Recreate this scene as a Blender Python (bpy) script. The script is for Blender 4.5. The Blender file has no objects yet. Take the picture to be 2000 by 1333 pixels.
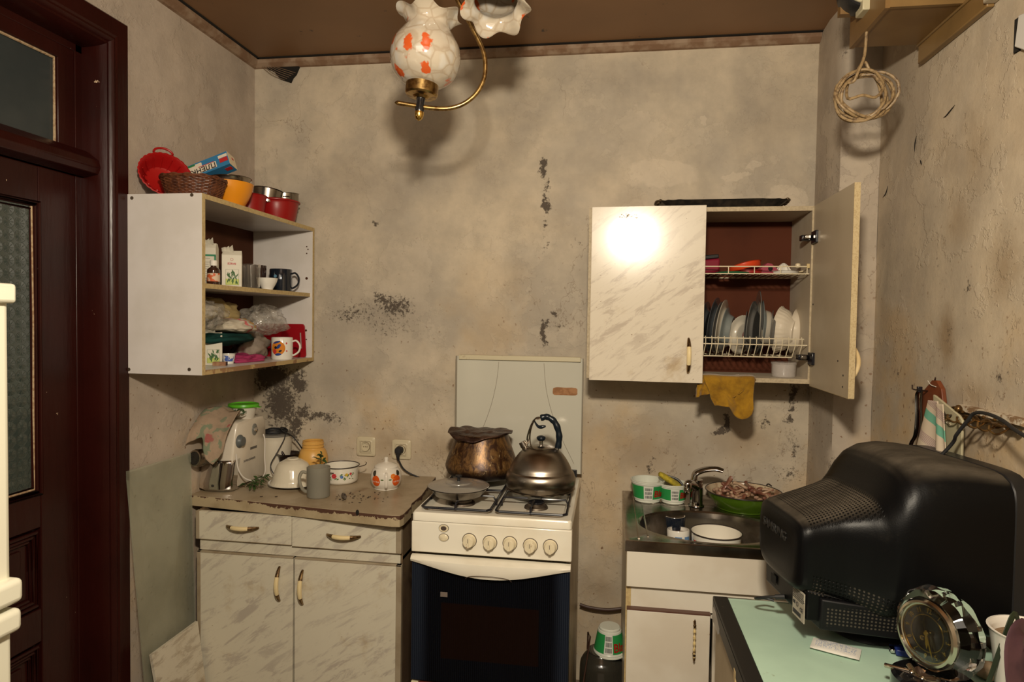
import bpy, bmesh, math, random
from mathutils import Matrix, Vector, Euler, noise as mn
random.seed(11)
S = bpy.context.scene
COL = S.collection
pi = math.pi

# ---------------------------------------------------------------- camera
CAM = (1.596, -2.7615, 1.5295); YAW, PIT, ROL, FPX = .1494, .0321, .0145, 1280.6
def _basis():
    cy, sy, cp, sp = math.cos(YAW), math.sin(YAW), math.cos(PIT), math.sin(PIT)
    f = Vector((-sy*cp, cy*cp, -sp)); r = Vector((cy, sy, 0)); u = r.cross(f)
    c, s = math.cos(ROL), math.sin(ROL)
    return f, c*r+s*u, -s*r+c*u
_F, _R, _U = _basis()
cd = bpy.data.cameras.new('camera'); cam = bpy.data.objects.new('camera', cd); COL.objects.link(cam)
cam.matrix_world = Matrix(((_R.x, _U.x, -_F.x, CAM[0]), (_R.y, _U.y, -_F.y, CAM[1]), (_R.z, _U.z, -_F.z, CAM[2]), (0, 0, 0, 1)))
cd.sensor_width = 36; cd.lens = FPX/2000*36; cd.clip_start = .02; cd.clip_end = 50
S.camera = cam
def at(px, py, X=None, Y=None, Z=None):
    """point of the room seen at a pixel of the photograph, on the plane X, Y or Z = const"""
    d = _F + (px-1000)/FPX*_R + (666.5-py)/FPX*_U; c = Vector(CAM)
    t = (X-c.x)/d.x if X is not None else (Y-c.y)/d.y if Y is not None else (Z-c.z)/d.z
    return c+t*d

# ---------------------------------------------------------------- light
w = bpy.data.worlds.new('world'); S.world = w; w.use_nodes = True
w.node_tree.nodes['Background'].inputs[0].default_value = (1, .8, .6, 1)
w.node_tree.nodes['Background'].inputs[1].default_value = .03
def area(name, loc, target, size, power, col, sy=None):
    l = bpy.data.lights.new(name, 'AREA'); l.energy = power; l.color = col; l.size = size
    if sy: l.shape = 'RECTANGLE'; l.size_y = sy
    o = bpy.data.objects.new(name, l); COL.objects.link(o); o.location = loc
    o.rotation_euler = (Vector(target)-Vector(loc)).to_track_quat('-Z', 'Y').to_euler(); return o
area('flash_light', (1.58, -2.62, 2.13), (1.35, 0, 1.15), .15, 46, (1, .875, .685), .11)
area('bounce_light', (1.3, -3.2, 2.5), (1.3, 0, 1.9), 1.7, 19, (1, .86, .69), 1.0)
S.view_settings.view_transform = 'Standard'; S.view_settings.look = 'None'
S.view_settings.exposure = 0; S.view_settings.gamma = 1; S.view_settings.use_curve_mapping = False

# ---------------------------------------------------------------- mesh helpers
def TR(loc=(0, 0, 0), rot=(0, 0, 0), s=1):
    sc = Matrix.Diagonal((s, s, s, 1)) if not isinstance(s, (tuple, list)) else Matrix.Diagonal((*s, 1))
    return Matrix.Translation(loc) @ Euler(rot).to_matrix().to_4x4() @ sc
WM = {}
class MB:
    def __init__(s, t=None): s.v = []; s.f = []; s.m = []; s.mi = 0; s.t = t
    def add(s, vs, fs, t=None):
        n = len(s.v)
        for p in vs:
            p = Vector(p)
            if t is not None: p = t @ p
            if s.t is not None: p = s.t @ p
            s.v.append(tuple(p))
        for f in fs: s.f.append(tuple(i+n for i in f)); s.m.append(s.mi)
        return s
    def box(s, x0, x1, y0, y1, z0, z1, t=None):
        vs = [(x, y, z) for z in (z0, z1) for y in (y0, y1) for x in (x0, x1)]
        return s.add(vs, [(0, 2, 3, 1), (4, 5, 7, 6), (0, 1, 5, 4), (2, 6, 7, 3), (0, 4, 6, 2), (1, 3, 7, 5)], t)
    def lathe(s, prof, n=40, t=None, wave=None, a0=0, a1=2*pi):
        full = abs(a1-a0-2*pi) < 1e-6; k = n if full else n+1; rings = []; vs = []; fs = []
        for j, (r, z) in enumerate(prof):
            if r <= 1e-6: rings.append([len(vs)]); vs.append((0, 0, z)); continue
            rg = []
            for i in range(k):
                a = a0+(a1-a0)*i/n; rr, zz = r, z
                if wave: rr, zz = wave(r, z, a, j)
                rg.append(len(vs)); vs.append((rr*math.cos(a), rr*math.sin(a), zz))
            rings.append(rg)
        for A, B in zip(rings, rings[1:]):
            m = n
            for i in range(m):
                i2 = (i+1) % k
                if len(A) == 1 and len(B) == 1: break
                if len(A) == 1: fs.append((A[0], B[i2], B[i]))
                elif len(B) == 1: fs.append((A[i], A[i2], B[0]))
                else: fs.append((A[i], A[i2], B[i2], B[i]))
        return s.add(vs, fs, t)
    def cyl(s, r, z0, z1, n=24, t=None, r2=None):
        return s.lathe([(0, z0), (r, z0), (r if r2 is None else r2, z1), (0, z1)], n, t)
    def tube(s, pts, r, n=8, closed=False, t=None, flat=1):
        P = [Vector(p) for p in pts]; m = len(P); vs = []; fs = []; up = None
        for i in range(m):
            a = P[(i-1) % m] if closed or i else P[0]; b = P[(i+1) % m] if closed or i < m-1 else P[-1]
            d = (b-a).normalized() if (b-a).length > 1e-9 else Vector((0, 0, 1))
            if up is None:
                up = Vector((0, 0, 1)) if abs(d.z) < .9 else Vector((1, 0, 0))
            up = (up-up.dot(d)*d); up = up.normalized() if up.length > 1e-6 else d.orthogonal().normalized()
            q = d.cross(up); rr = r[i] if isinstance(r, (list, tuple)) else r
            for j in range(n):
                an = 2*pi*j/n; vs.append(P[i]+rr*(math.cos(an)*up*flat+math.sin(an)*q))
        for i in range(m if closed else m-1):
            i2 = (i+1) % m
            for j in range(n): fs.append((i*n+j, i*n+(j+1) % n, i2*n+(j+1) % n, i2*n+j))
        if not closed: fs.append(tuple(range(n-1, -1, -1))); fs.append(tuple((m-1)*n+j for j in range(n)))
        return s.add(vs, fs, t)
    def prism(s, poly, z0, z1, t=None):
        n = len(poly); vs = [(x, y, z0) for x, y in poly]+[(x, y, z1) for x, y in poly]
        return s.add(vs, [tuple(range(n-1, -1, -1)), tuple(range(n, 2*n))]+[(i, (i+1) % n, n+(i+1) % n, n+i) for i in range(n)], t)
    def loft(s, rings, cap=True, t=None, closed=True):
        n = len(rings[0]); vs = [p for r in rings for p in r]; fs = []
        for i in range(len(rings)-1):
            for j in range(n if closed else n-1): fs.append((i*n+j, i*n+(j+1) % n, (i+1)*n+(j+1) % n, (i+1)*n+j))
        if cap: fs.append(tuple(range(n-1, -1, -1))); fs.append(tuple((len(rings)-1)*n+j for j in range(n)))
        return s.add(vs, fs, t)
    def grid(s, fn, nu, nv, t=None):
        vs = [fn(i/nu, j/nv) for j in range(nv+1) for i in range(nu+1)]; k = nu+1
        return s.add(vs, [(j*k+i, j*k+i+1, (j+1)*k+i+1, (j+1)*k+i) for j in range(nv) for i in range(nu)], t)
    def build(s, name, mats, parent=None, bevel=0, smooth=35, world=True, solid=0, sub=0, seg=2):
        me = bpy.data.meshes.new(name); vs = s.v
        if parent is not None and world:
            inv = WM[parent.name].inverted(); vs = [tuple(inv @ Vector(p)) for p in vs]
        me.from_pydata(vs, [], s.f)
        for m in (mats if isinstance(mats, (list, tuple)) else [mats]): me.materials.append(m)
        me.polygons.foreach_set('material_index', s.m)
        bm = bmesh.new(); bm.from_mesh(me); bmesh.ops.recalc_face_normals(bm, faces=bm.faces); bm.to_mesh(me); bm.free()
        if smooth:
            me.shade_smooth(); me.set_sharp_from_angle(angle=math.radians(smooth))
        o = bpy.data.objects.new(name, me); COL.objects.link(o)
        if parent is not None: o.parent = parent; WM[o.name] = WM[parent.name]
        else: WM[o.name] = Matrix.Identity(4)
        if solid:
            d = o.modifiers.new('solid', 'SOLIDIFY'); d.thickness = solid; d.offset = 0
        if bevel:
            d = o.modifiers.new('bevel', 'BEVEL'); d.width = bevel; d.segments = seg; d.limit_method = 'ANGLE'; d.angle_limit = .6; d.harden_normals = False
        if sub:
            d = o.modifiers.new('sub', 'SUBSURF'); d.levels = sub; d.render_levels = sub
        return o
def thing(name, label, cat, loc=(0, 0, 0), rot=(0, 0, 0), group=None):
    o = bpy.data.objects.new(name, None); COL.objects.link(o); o.location = loc; o.rotation_euler = rot
    o.empty_display_size = .05; WM[o.name] = TR(loc, rot)
    return tag(o, label, cat, group)
def tag(o, label, cat, group=None):
    o['label'] = label; o['category'] = cat
    if group: o['group'] = group
    return o
def struct(o): o['kind'] = 'structure'; return o
def spl(pts, n=8):
    """Catmull-Rom through points"""
    P = [Vector(p) for p in pts]; P = [2*P[0]-P[1]]+P+[2*P[-1]-P[-2]]; out = []
    for i in range(1, len(P)-2):
        for k in range(n):
            t = k/n; a, b, c, d = P[i-1:i+3]
            out.append(.5*((2*b)+(c-a)*t+(2*a-5*b+4*c-d)*t*t+(3*b-a-3*c+d)*t**3))
    out.append(P[-2]); return out
def shell(prof, th):
    """outer profile (r,z) bottom to top -> closed thin vessel"""
    inn = []
    for i, (r, z) in enumerate(prof):
        a = prof[max(i-1, 0)]; b = prof[min(i+1, len(prof)-1)]
        dx, dz = b[0]-a[0], b[1]-a[1]; L = math.hypot(dx, dz) or 1
        inn.append((max(r-th*dz/L, 0), z+th*dx/L))
    inn[0] = (0, prof[0][1]+th); inn[-1] = (prof[-1][0]-th, prof[-1][1])
    return list(prof)+inn[::-1]
def smooth_prof(pts, n=5): return [(max(p.x, 0), p.y) for p in spl([(a, b, 0) for a, b in pts], n)]
def text(s, size, mat, parent, org, xd, yd, name='lettering', ext=.0004, align='LEFT', sx=1, bold=0):
    cu = bpy.data.curves.new('t', 'FONT'); cu.body = s; cu.size = size; cu.extrude = ext; cu.align_x = align; cu.offset = bold; cu.resolution_u = 2
    ob = bpy.data.objects.new('t', cu); COL.objects.link(ob)
    dg = bpy.context.evaluated_depsgraph_get(); me = bpy.data.meshes.new_from_object(ob.evaluated_get(dg))
    bpy.data.objects.remove(ob); me.name = name; me.materials.clear(); me.materials.append(mat)
    x = Vector(xd).normalized(); y = Vector(yd); y = (y-y.dot(x)*x).normalized(); z = x.cross(y)
    M = Matrix(((x.x*sx, y.x, z.x, org[0]), (x.y*sx, y.y, z.y, org[1]), (x.z*sx, y.z, z.z, org[2]), (0, 0, 0, 1)))
    if parent is not None: M = WM[parent.name].inverted() @ M
    me.transform(M); o = bpy.data.objects.new(name, me); COL.objects.link(o)
    if parent is not None: o.parent = parent; WM[o.name] = WM[parent.name]
    return o

# ---------------------------------------------------------------- material helpers
class NT:
    def __init__(s, name):
        s.mat = bpy.data.materials.new(name); s.mat.use_nodes = True; s.t = s.mat.node_tree; s.n = s.t.nodes; s.l = s.t.links
        s.b = s.n['Principled BSDF']; s.tc = s.n.new('ShaderNodeTexCoord')
        s.co = s.tc.outputs['Object']
    def put(s, sock, v):
        if hasattr(v, 'is_linked') or isinstance(v, bpy.types.NodeSocket): s.l.new(v, sock)
        elif isinstance(v, (tuple, list)) and len(v) == 3 and sock.type == 'RGBA': sock.default_value = (*v, 1)
        else: sock.default_value = v
    def set(s, **k):
        for a, v in k.items(): s.put(s.b.inputs[a.replace('_', ' ')], v)
        return s
    def map(s, loc=(0, 0, 0), rot=(0, 0, 0), sc=(1, 1, 1), v=None):
        m = s.n.new('ShaderNodeMapping'); s.l.new(v or s.co, m.inputs[0])
        m.inputs[1].default_value = loc; m.inputs[2].default_value = rot; m.inputs[3].default_value = sc; return m.outputs[0]
    def noise(s, scale, detail=4, rough=.55, v=None, dist=0, out=0):
        m = s.n.new('ShaderNodeTexNoise'); s.l.new(v or s.co, m.inputs['Vector']); m.inputs['Scale'].default_value = scale
        m.inputs['Detail'].default_value = detail; m.inputs['Roughness'].default_value = rough; m.inputs['Distortion'].default_value = dist
        return m.outputs[out]
    def voro(s, scale, feat='F1', v=None, rnd=1, out=0):
        m = s.n.new('ShaderNodeTexVoronoi'); m.feature = feat; s.l.new(v or s.co, m.inputs['Vector']); m.inputs['Scale'].default_value = scale
        m.inputs['Randomness'].default_value = rnd; return m.outputs[out]
    def math(s, op, a, b=0, c=None, clamp=False):
        m = s.n.new('ShaderNodeMath'); m.operation = op; m.use_clamp = clamp; s.put(m.inputs[0], a); s.put(m.inputs[1], b)
        if c is not None: s.put(m.inputs[2], c)
        return m.outputs[0]
    def vm(s, op, a, b=(0, 0, 0), out=0):
        m = s.n.new('ShaderNodeVectorMath'); m.operation = op; s.put(m.inputs[0], a); s.put(m.inputs[1], b); return m.outputs[out]
    def ramp(s, f, a, b, va=0, vb=1):
        m = s.n.new('ShaderNodeMapRange'); m.interpolation_type = 'SMOOTHSTEP'; s.put(m.inputs[0], f)
        for i, q in enumerate((a, b, va, vb)): m.inputs[i+1].default_value = q
        return m.outputs[0]
    def mix(s, f, a, b, mode='MIX'):
        m = s.n.new('ShaderNodeMix'); m.data_type = 'RGBA'; m.blend_type = mode; s.put(m.inputs[0], f)
        s.put(m.inputs[6], a); s.put(m.inputs[7], b); return m.outputs[2]
    def sep(s, v=None):
        m = s.n.new('ShaderNodeSeparateXYZ'); s.l.new(v or s.co, m.inputs[0]); return m.outputs
    def bump(s, h, st=.3, d=.01):
        m = s.n.new('ShaderNodeBump'); m.inputs['Strength'].default_value = st; m.inputs['Distance'].default_value = d
        s.put(m.inputs['Height'], h); s.l.new(m.outputs[0], s.b.inputs['Normal'])
    def blobs(s, lst, warp=None, lo=-9):
        """soft ellipsoid falloff, max over (center, radii, gain)"""
        acc = None; v = s.co
        if warp is not None: v = s.vm('ADD', s.co, warp)
        for c, r, g in lst:
            d = s.vm('SUBTRACT', v, tuple(c)); d = s.vm('MULTIPLY', d, tuple(1/x for x in r)); d = s.vm('LENGTH', d, out=1)
            q = s.math('MULTIPLY_ADD', d, -g, g); acc = q if acc is None else s.math('MAXIMUM', acc, q)
        return acc
def mt(name, col, rough=.5, metal=0, col2=None, vs=8, lo=.4, hi=.65, bump=0, bs=80, coat=0, trans=0, ior=1.45, alpha=1, dirt=None, spec=.5, det=4, aniso=None, sss=0):
    k = NT(name); c = col
    if col2: c = k.mix(k.ramp(k.noise(vs, det), lo, hi), col, col2)
    if dirt: c = k.mix(k.ramp(k.noise(dirt[1], 6, .7), dirt[2], dirt[3]), c, dirt[0])
    k.set(Base_Color=c, Roughness=rough, Metallic=metal, Coat_Weight=coat, Transmission_Weight=trans, IOR=ior, Alpha=alpha, Specular_IOR_Level=spec)
    if sss: k.set(Subsurface_Weight=sss, Subsurface_Scale=.01)
    if bump: k.bump(k.noise(bs, 4), bump, .004)
    return k.mat
def wallmat(name, tones, mold=(), halo=(), stain=(), yel=.5, flake=.5, pale=()):
    k = NT(name); A, B, C_ = tones
    n1 = k.noise(1.7, 5, .6); n2 = k.noise(7, 6, .65); n3 = k.noise(45, 6, .7); n4 = k.noise(3.1, 8, .7, k.map((7, 3, 1)))
    c = k.mix(k.ramp(n1, .38, .62), A, B)
    fl = k.ramp(n4, .53, .55)
    c = k.mix(k.math('MULTIPLY', fl, flake), c, C_)
    c = k.mix(k.ramp(n2, .3, .72, 0, .5), c, tuple(x*.70 for x in B))
    z = k.sep()[2]
    y = k.math('MULTIPLY', k.ramp(k.noise(2.3, 6, .6, k.map((2, 5, 9))), .47, .66), k.ramp(z, 2.1, 1.0, .15, 1))
    c = k.mix(k.math('MULTIPLY', y, yel), c, (.50, .33, .15))
    c = k.mix(k.math('MULTIPLY', k.ramp(k.noise(3, 5, .6, k.map((9, 9, 2), sc=(1, 1, .25))), .52, .75), .35), c, (.30, .26, .21))
    # small rusty specks
    sp = k.math('MULTIPLY', k.ramp(k.noise(60, 2, .5), .675, .72), k.ramp(z, 2.2, .9, .1, .8))
    c = k.mix(sp, c, (.16, .08, .035))
    wn = k.vm('MULTIPLY', k.vm('SUBTRACT', k.noise(9, 5, .6, out=1), (.5, .5, .5)), (.12, .12, .12))
    if pale: c = k.mix(k.ramp(k.blobs(pale, wn), .0, .12, 0, .32), c, tuple(min(x*1.12, 1) for x in C_))
    if stain: c = k.mix(k.math('MULTIPLY', k.ramp(k.blobs(stain, wn), -.1, .7), .6), c, (.24, .15, .065))
    if halo: c = k.mix(k.math('MULTIPLY', k.ramp(k.blobs(halo, wn), -.1, .9), .42), c, (.20, .17, .14))
    h = k.math('ADD', k.math('MULTIPLY', fl, .5*flake), k.math('MULTIPLY', n3, .16))
    h = k.math('ADD', h, k.math('MULTIPLY', n2, .35))
    if mold:
        f = k.blobs(mold, wn)
        m = k.math('ADD', f, k.math('MULTIPLY', k.math('SUBTRACT', k.noise(62, 8, .8), .5), 5.5))
        m = k.math('MULTIPLY', k.ramp(m, .35, .75), k.ramp(f, -.25, .12))
        c = k.mix(k.math('MULTIPLY', m, .93), c, k.mix(k.noise(120), (.040, .031, .025), (.10, .075, .057)))
        h = k.math('SUBTRACT', h, k.math('MULTIPLY', m, .5))
    # hairline cracks
    cr = k.math('ABSOLUTE', k.math('SUBTRACT', k.noise(2.6, 6, .62, k.map((1, 8, 3), sc=(1, 1, .6))), .5))
    cr = k.math('MULTIPLY', k.ramp(cr, .0035, .001), k.ramp(k.noise(1.9, 2, .5, k.map((4, 4, 4))), .52, .6))
    c = k.mix(k.math('MULTIPLY', cr, .45), c, (.17, .12, .08))
    k.set(Base_Color=c, Roughness=.88, Specular_IOR_Level=.25); k.bump(h, .55, .012)
    return k.mat
def P(px, py, r, ry, g=1, **pl):
    """wall blob from photo pixels"""
    p = at(px, py, **pl); d = (p-Vector(CAM)).length; s = d/FPX
    return (tuple(p), (max(r*s, .004),)*2+(max(ry*s, .004),), g)

WHITE = mt('white_laminate', (.66, .62, .59), .35, col2=(.60, .56, .52), vs=5, dirt=((.30, .2, .1), 22, .70, .78))
EDGE = mt('yellowed_edge', (.50, .38, .18), .6, col2=(.42, .30, .14), vs=90)
DARKWOOD = mt('brown_fibreboard', (.075, .028, .013), .8, col2=(.055, .019, .009), vs=3, spec=.15)
BLACK = mt('black_plastic', (.012, .012, .013), .35)
RUBBER = mt('black_rubber', (.013, .013, .014), .55)
BLACKENAMEL = mt('black_enamel', (.01, .01, .014), .22, dirt=((.06, .035, .02), 40, .6, .75))
STEEL = mt('worn_steel', (.36, .325, .28), .22, 1, col2=(.20, .175, .145), vs=14, lo=.35, hi=.75)
CHROME = mt('chrome', (.72, .70, .68), .07, 1)
BRASS = mt('antique_brass', (.50, .34, .13), .28, 1, col2=(.22, .13, .05), vs=60)
CREAM = mt('cream_plastic', (.74, .58, .33), .25, col2=(.66, .49, .25), vs=20)
ENAMEL = mt('white_enamel', (.74, .70, .60), .14, coat=.5, dirt=((.36, .2, .08), 16, .66, .76))
PORC = mt('white_porcelain', (.72, .69, .62), .12, coat=.5)
RED = mt('red_plastic', (.27, .006, .006), .32)
GLASS = mt('clear_glass', (.9, .95, .93), .03, trans=1, ior=1.45)
def textile(name, col, col2, vs=12):
    return mt(name, col, .95, col2=col2, vs=vs, bump=.5, bs=300, spec=.1)
# ================================================================ room shell
RW = 2.52; CH = 2.667; RY = -4.1; PX = 2.385; PY = -.27
tones = ((.58, .49, .365), (.43, .375, .30), (.60, .515, .40))
B = dict(Y=0)
mold = [P(530, 735, 50, 34, 1.8, **B), P(548, 790, 38, 52, 1.7, **B), P(582, 745, 22, 30, 1.5, **B), P(572, 830, 24, 36, 1.5, **B), P(540, 845, 26, 20, .5, **B), P(625, 818, 55, 13, .9, **B), P(590, 805, 24, 22, 1.3, **B),
        P(772, 600, 42, 26, 1.0, **B), P(750, 585, 26, 14, 1.1, **B), P(690, 612, 56, 20, .55, **B), P(765, 640, 50, 20, .3, **B), P(740, 443, 10, 5, 1, **B), P(665, 610, 18, 16, .45, **B),
        P(1063, 318, 10, 18, 1.7, **B), P(1061, 342, 9, 18, 1.7, **B), P(1066, 370, 13, 16, .9, **B), P(1068, 398, 11, 22, 1.7, **B), P(1064, 440, 6, 16, .5, **B), P(1062, 480, 5, 20, .5, **B),
        P(1062, 650, 12, 32, 1.8, **B), P(1082, 612, 11, 10, 1.1, **B), P(1095, 640, 16, 10, .2, **B), P(1064, 570, 4, 20, .4, **B),
        P(1547, 772, 15, 20, 1.6, **B), P(1543, 800, 12, 10, 1, **B), P(1540, 822, 10, 10, 1.2, **B), P(1424, 830, 10, 20, 1.7, **B), P(1408, 842, 16, 9, 1.6, **B), P(1490, 824, 16, 10, .7, **B), P(1553, 880, 10, 30, .6, **B), P(1545, 925, 26, 14, .5, **B), P(1270, 912, 9, 16, .7, **B), P(1306, 788, 8, 7, 1, **B),
        P(1130, 480, 8, 12, .3, **B)]
halo = [P(700, 360, 130, 80, .8, **B), P(760, 620, 110, 50, .8, **B), P(1020, 200, 60, 130, .6, **B), P(540, 780, 90, 80, .9, **B), P(1240, 150, 160, 50, .5, **B), P(1500, 220, 110, 110, .7, **B), P(1060, 600, 60, 90, .4, **B), P(880, 330, 150, 60, .4, **B), P(690, 740, 120, 50, .5, **B)]
stain = [P(870, 880, 120, 60, .5, **B), P(1260, 880, 120, 90, .5, **B), P(1450, 860, 90, 60, .5, **B), P(760, 870, 60, 50, .5, **B), P(1175, 1150, 60, 70, .5, **B)]
pale = [P(1440, 345, 26, 7, 1, **B), P(1470, 330, 14, 9, 1, **B), P(1375, 240, 6, 10, 1, **B), P(1540, 390, 40, 24, .8, **B), P(1290, 340, 70, 26, .6, **B)]
WB = wallmat('plaster_back', tones, mold, halo, stain, .42, .26, pale)
Lk = dict(X=0)
WL = wallmat('plaster_left', ((.52, .435, .35), (.45, .375, .305), (.55, .47, .39)),
             [P(505, 790, 20, 60, .2, **Lk)], [P(420, 200, 70, 100, .6, **Lk), P(470, 160, 30, 80, .7, **Lk), P(300, 1150, 50, 150, .6, **Lk)], [P(450, 310, 50, 70, .3, **Lk)],   .35, .22, [P(405, 240, 26, 32, .9, **Lk)])
Rk = dict(X=RW)
WR = wallmat('plaster_right', ((.555, .465, .34), (.44, .37, .285), (.61, .53, .41)),
             [P(1858, 655, 14, 26, .5, **Rk), P(1890, 555, 12, 12, .5, **Rk), P(1752, 735, 16, 14, .3, **Rk), P(1960, 740, 26, 14, .35, **Rk), P(1825, 500, 6, 18, .3, **Rk)], [P(1730, 560, 30, 130, .7, **Rk), P(1760, 180, 60, 80, .5, **Rk)],
             [P(1850, 660, 40, 60, .9, **Rk), P(1905, 300, 60, 90, .4, **Rk), P(1870, 430, 60, 60, .5, **Rk), P(1960, 520, 60, 80, .6, **Rk), P(1900, 780, 90, 40, .5, **Rk)], .75, .32)
struct(MB().box(-.12, PX+.3, 0, .12, 0, CH+.05).build('wall_back', WB, smooth=0))
# left wall with the door opening Y -1.80..-1.0, Z 0..2.40
m = MB(); m.box(-.12, 0, -.898, 0, 0, CH+.05); m.box(-.12, 0, RY, -1.92, 0, CH+.05); m.box(-.12, 0, -1.92, -.898, 2.39, CH+.05)
struct(m.build('wall_left', WL, smooth=0))
struct(MB().box(RW, RW+.12, RY, .12, 0, CH+.05).build('wall_right', WR, smooth=0))
struct(MB().box(-.12, RW+.12, RY-.12, RY, 0, CH+.05).build('wall_rear', WL, smooth=0))
# boxed-in corner beside the upper cabinet
WC = wallmat('plaster_corner', ((.50, .42, .33), (.42, .355, .285), (.55, .47, .365)),
             [P(1570, 905, 10, 14, .7, Y=PY), P(1612, 920, 22, 20, .3, Y=PY), P(1645, 90, 8, 30, .3, Y=PY)], [P(1660, 180, 60, 60, .6, Y=PY), P(1620, 500, 16, 200, .5, Y=-.15)], (), .35, .45)
def _cornwave(u, v):
    z = v*CH; pts = [(PX, 0), (PX+.002, -.05), (PX-.001, -.13), (PX+.003, -.2), (PX+.008, PY+.012), (PX+.025, PY), (PX+.08, PY-.002), (RW, PY)]
    i = min(int(u*7+1e-6), 7); x, y = pts[i]
    return (x+.006*mn.noise((x*3, y*3, z*3)), y+.008*mn.noise((z*2.5, x*4, 7)) if 0 < i < 7 else y, z)
struct(MB().grid(_cornwave, 7, 60).build('wall_corner', WC, smooth=50))
k = NT('brown_ceiling'); c = k.mix(k.ramp(k.noise(1.3, 4), .35, .65), (.24, .125, .055), (.19, .098, .042)); c = k.mix(k.ramp(k.noise(14, 5, .7), .66, .72), c, (.05, .03, .02))
k.set(Base_Color=c, Roughness=.5); k.bump(k.noise(4, 3), .1, .01)
CEIL = k.mat
struct(MB().box(-.12, RW+.12, RY, .12, CH, CH+.06).build('ceiling', CEIL, smooth=0))
TRIMW = mt('pale_plaster_band', (.20, .115, .065), .8, col2=(.30, .21, .14), vs=18, bump=.4, bs=40)
m = MB()
m.loft([[(-0, 0, CH), (0, -.034, CH), (0, -.030, CH-.018), (0, -.012, CH-.032), (0, 0, CH-.034)], [(PX, 0, CH), (PX, -.034, CH), (PX, -.030, CH-.018), (PX, -.012, CH-.032), (PX, 0, CH-.034)]])
struct(m.build('trim_1', TRIMW, smooth=0))
m = MB(); a = [(0, 0, CH), (.034, 0, CH), (.030, 0, CH-.018), (.012, 0, CH-.032), (0, 0, CH-.034)]
m.loft([[(x, y-.001, z) for x, y, z in a], [(x, RY, z) for x, y, z in a]])
struct(m.build('trim_2', TRIMW, smooth=0))
BLK = mt('dark_gap', (.01, .008, .006), 1)
m = MB(); m.box(.034, PX, -.046, -.032, CH-.004, CH+.001); m.box(.032, .044, -2.5, -.032, CH-.004, CH+.001)
struct(m.build('trim_3', BLK, smooth=0))
k = NT('grey_tiles'); kk = k.noise(6); k.set(Base_Color=k.mix(kk, (.16, .12, .09), (.22, .17, .12)), Roughness=.6)
struct(MB().box(-.12, RW+.12, RY, .12, -.05, 0).build('floor', k.mat, smooth=0))
# broken plaster hole with loose straws in the ceiling corner
m = MB(); h = [(.06, 2.632), (.10, 2.615), (.13, 2.58), (.175, 2.565), (.185, 2.585), (.20, 2.60), (.215, 2.633)]
m.prism(h, 0, .012, Matrix(((1, 0, 0, 0), (0, 0, -1, 0), (0, 1, 0, 0), (0, 0, 0, 1))))
for i in range(6): m.mi = 1; m.tube(spl([(.04+.01*i, -.014, 2.64), (.09+.012*i, -.018, 2.60+.004*i), (.15+.01*i, -.013, 2.575+.006*i)], 4), .0012, 5)
struct(m.build('wall_hole', [BLK, mt('straw', (.20, .13, .08), .9)], smooth=30))

# thin cracks where the plaster lifts off the right wall
m = MB(); Rx = RW-.003
for pts in ([(1865, 205), (1857, 215), (1848, 226), (1842, 230)], [(1734, 363), (1730, 378), (1724, 386)], [(1790, 265), (1787, 280), (1786, 297)], [(1797, 312), (1800, 322)]):
    q = [at(x, y, X=Rx) for x, y in pts]; n = len(q)
    m.tube(spl(q, 4), [.0004+.0013*math.sin(pi*i/((n-1)*4)) for i in range((n-1)*4+1)], 6)
struct(m.build('wall_crack', BLK))

# ================================================================ door in the left wall
k = NT('maroon_gloss_paint'); c = k.mix(k.ramp(k.noise(5, 5), .35, .7), (.027, .0045, .0032), (.019, .0035, .0026))
ch = k.ramp(k.noise(30, 4, .6), .745, .755); c = k.mix(ch, c, (.45, .33, .22))
k.set(Base_Color=c, Roughness=.28, Specular_IOR_Level=.25); k.bump(k.noise(20, 4, .6, k.map(sc=(1, 1, .15))), .3, .006)
PAINT = k.mat
m = MB()
def casing(m, y0, y1, z0, z1):
    m.box(-.02, .022, y0, y1, z0, z1)
# moulded casing profile swept up the right side and over the top
prof = [(-.806, 0), (-.806, .019), (-.811, .024), (-.862, .024), (-.867, .033), (-.874, .030), (-.882, .034), (-.889, .029), (-.893, .022), (-.901, .024), (-.908, .012), (-.915, -.012), (-.918, -.055)]
q0 = [(x, y) for y, x in prof]+[(-.07, -.918), (-.07, -.806)]; ZC = 2.470
def zc(y): return ZC+(y+.806)
m.loft([[(x, y, 0) for x, y in q0], [(x, y, zc(y)) for x, y in q0], [(x, -2.0-(y+.806), zc(y)) for x, y in q0], [(x, -2.0-(y+.806), 0) for x, y in q0]])
struct(m.build('trim_4', PAINT, smooth=30))
m = MB(); m.box(-.11, -.050, -.943, -.905, 0, 2.38); m.box(-.11, -.02, -1.90, -1.81, 0, 2.38); m.box(-.11, -.050, -1.82, -.91, 2.335, 2.40)
m.box(-.11, -.035, -1.82, -.92, 1.96, 2.035)
m.loft([[(-.04, -1.82, 1.955), (.0, -1.82, 1.965), (.008, -1.82, 1.985), (.002, -1.82, 2.01), (-.025, -1.82, 2.03), (-.04, -1.82, 2.04)], [(-.04, -.915, 1.955), (.0, -.905, 1.965), (.008, -.902, 1.985), (.002, -.905, 2.01), (-.025, -.91, 2.03), (-.04, -.915, 2.04)]])
struct(m.build('trim_5', PAINT, bevel=.003))
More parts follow.
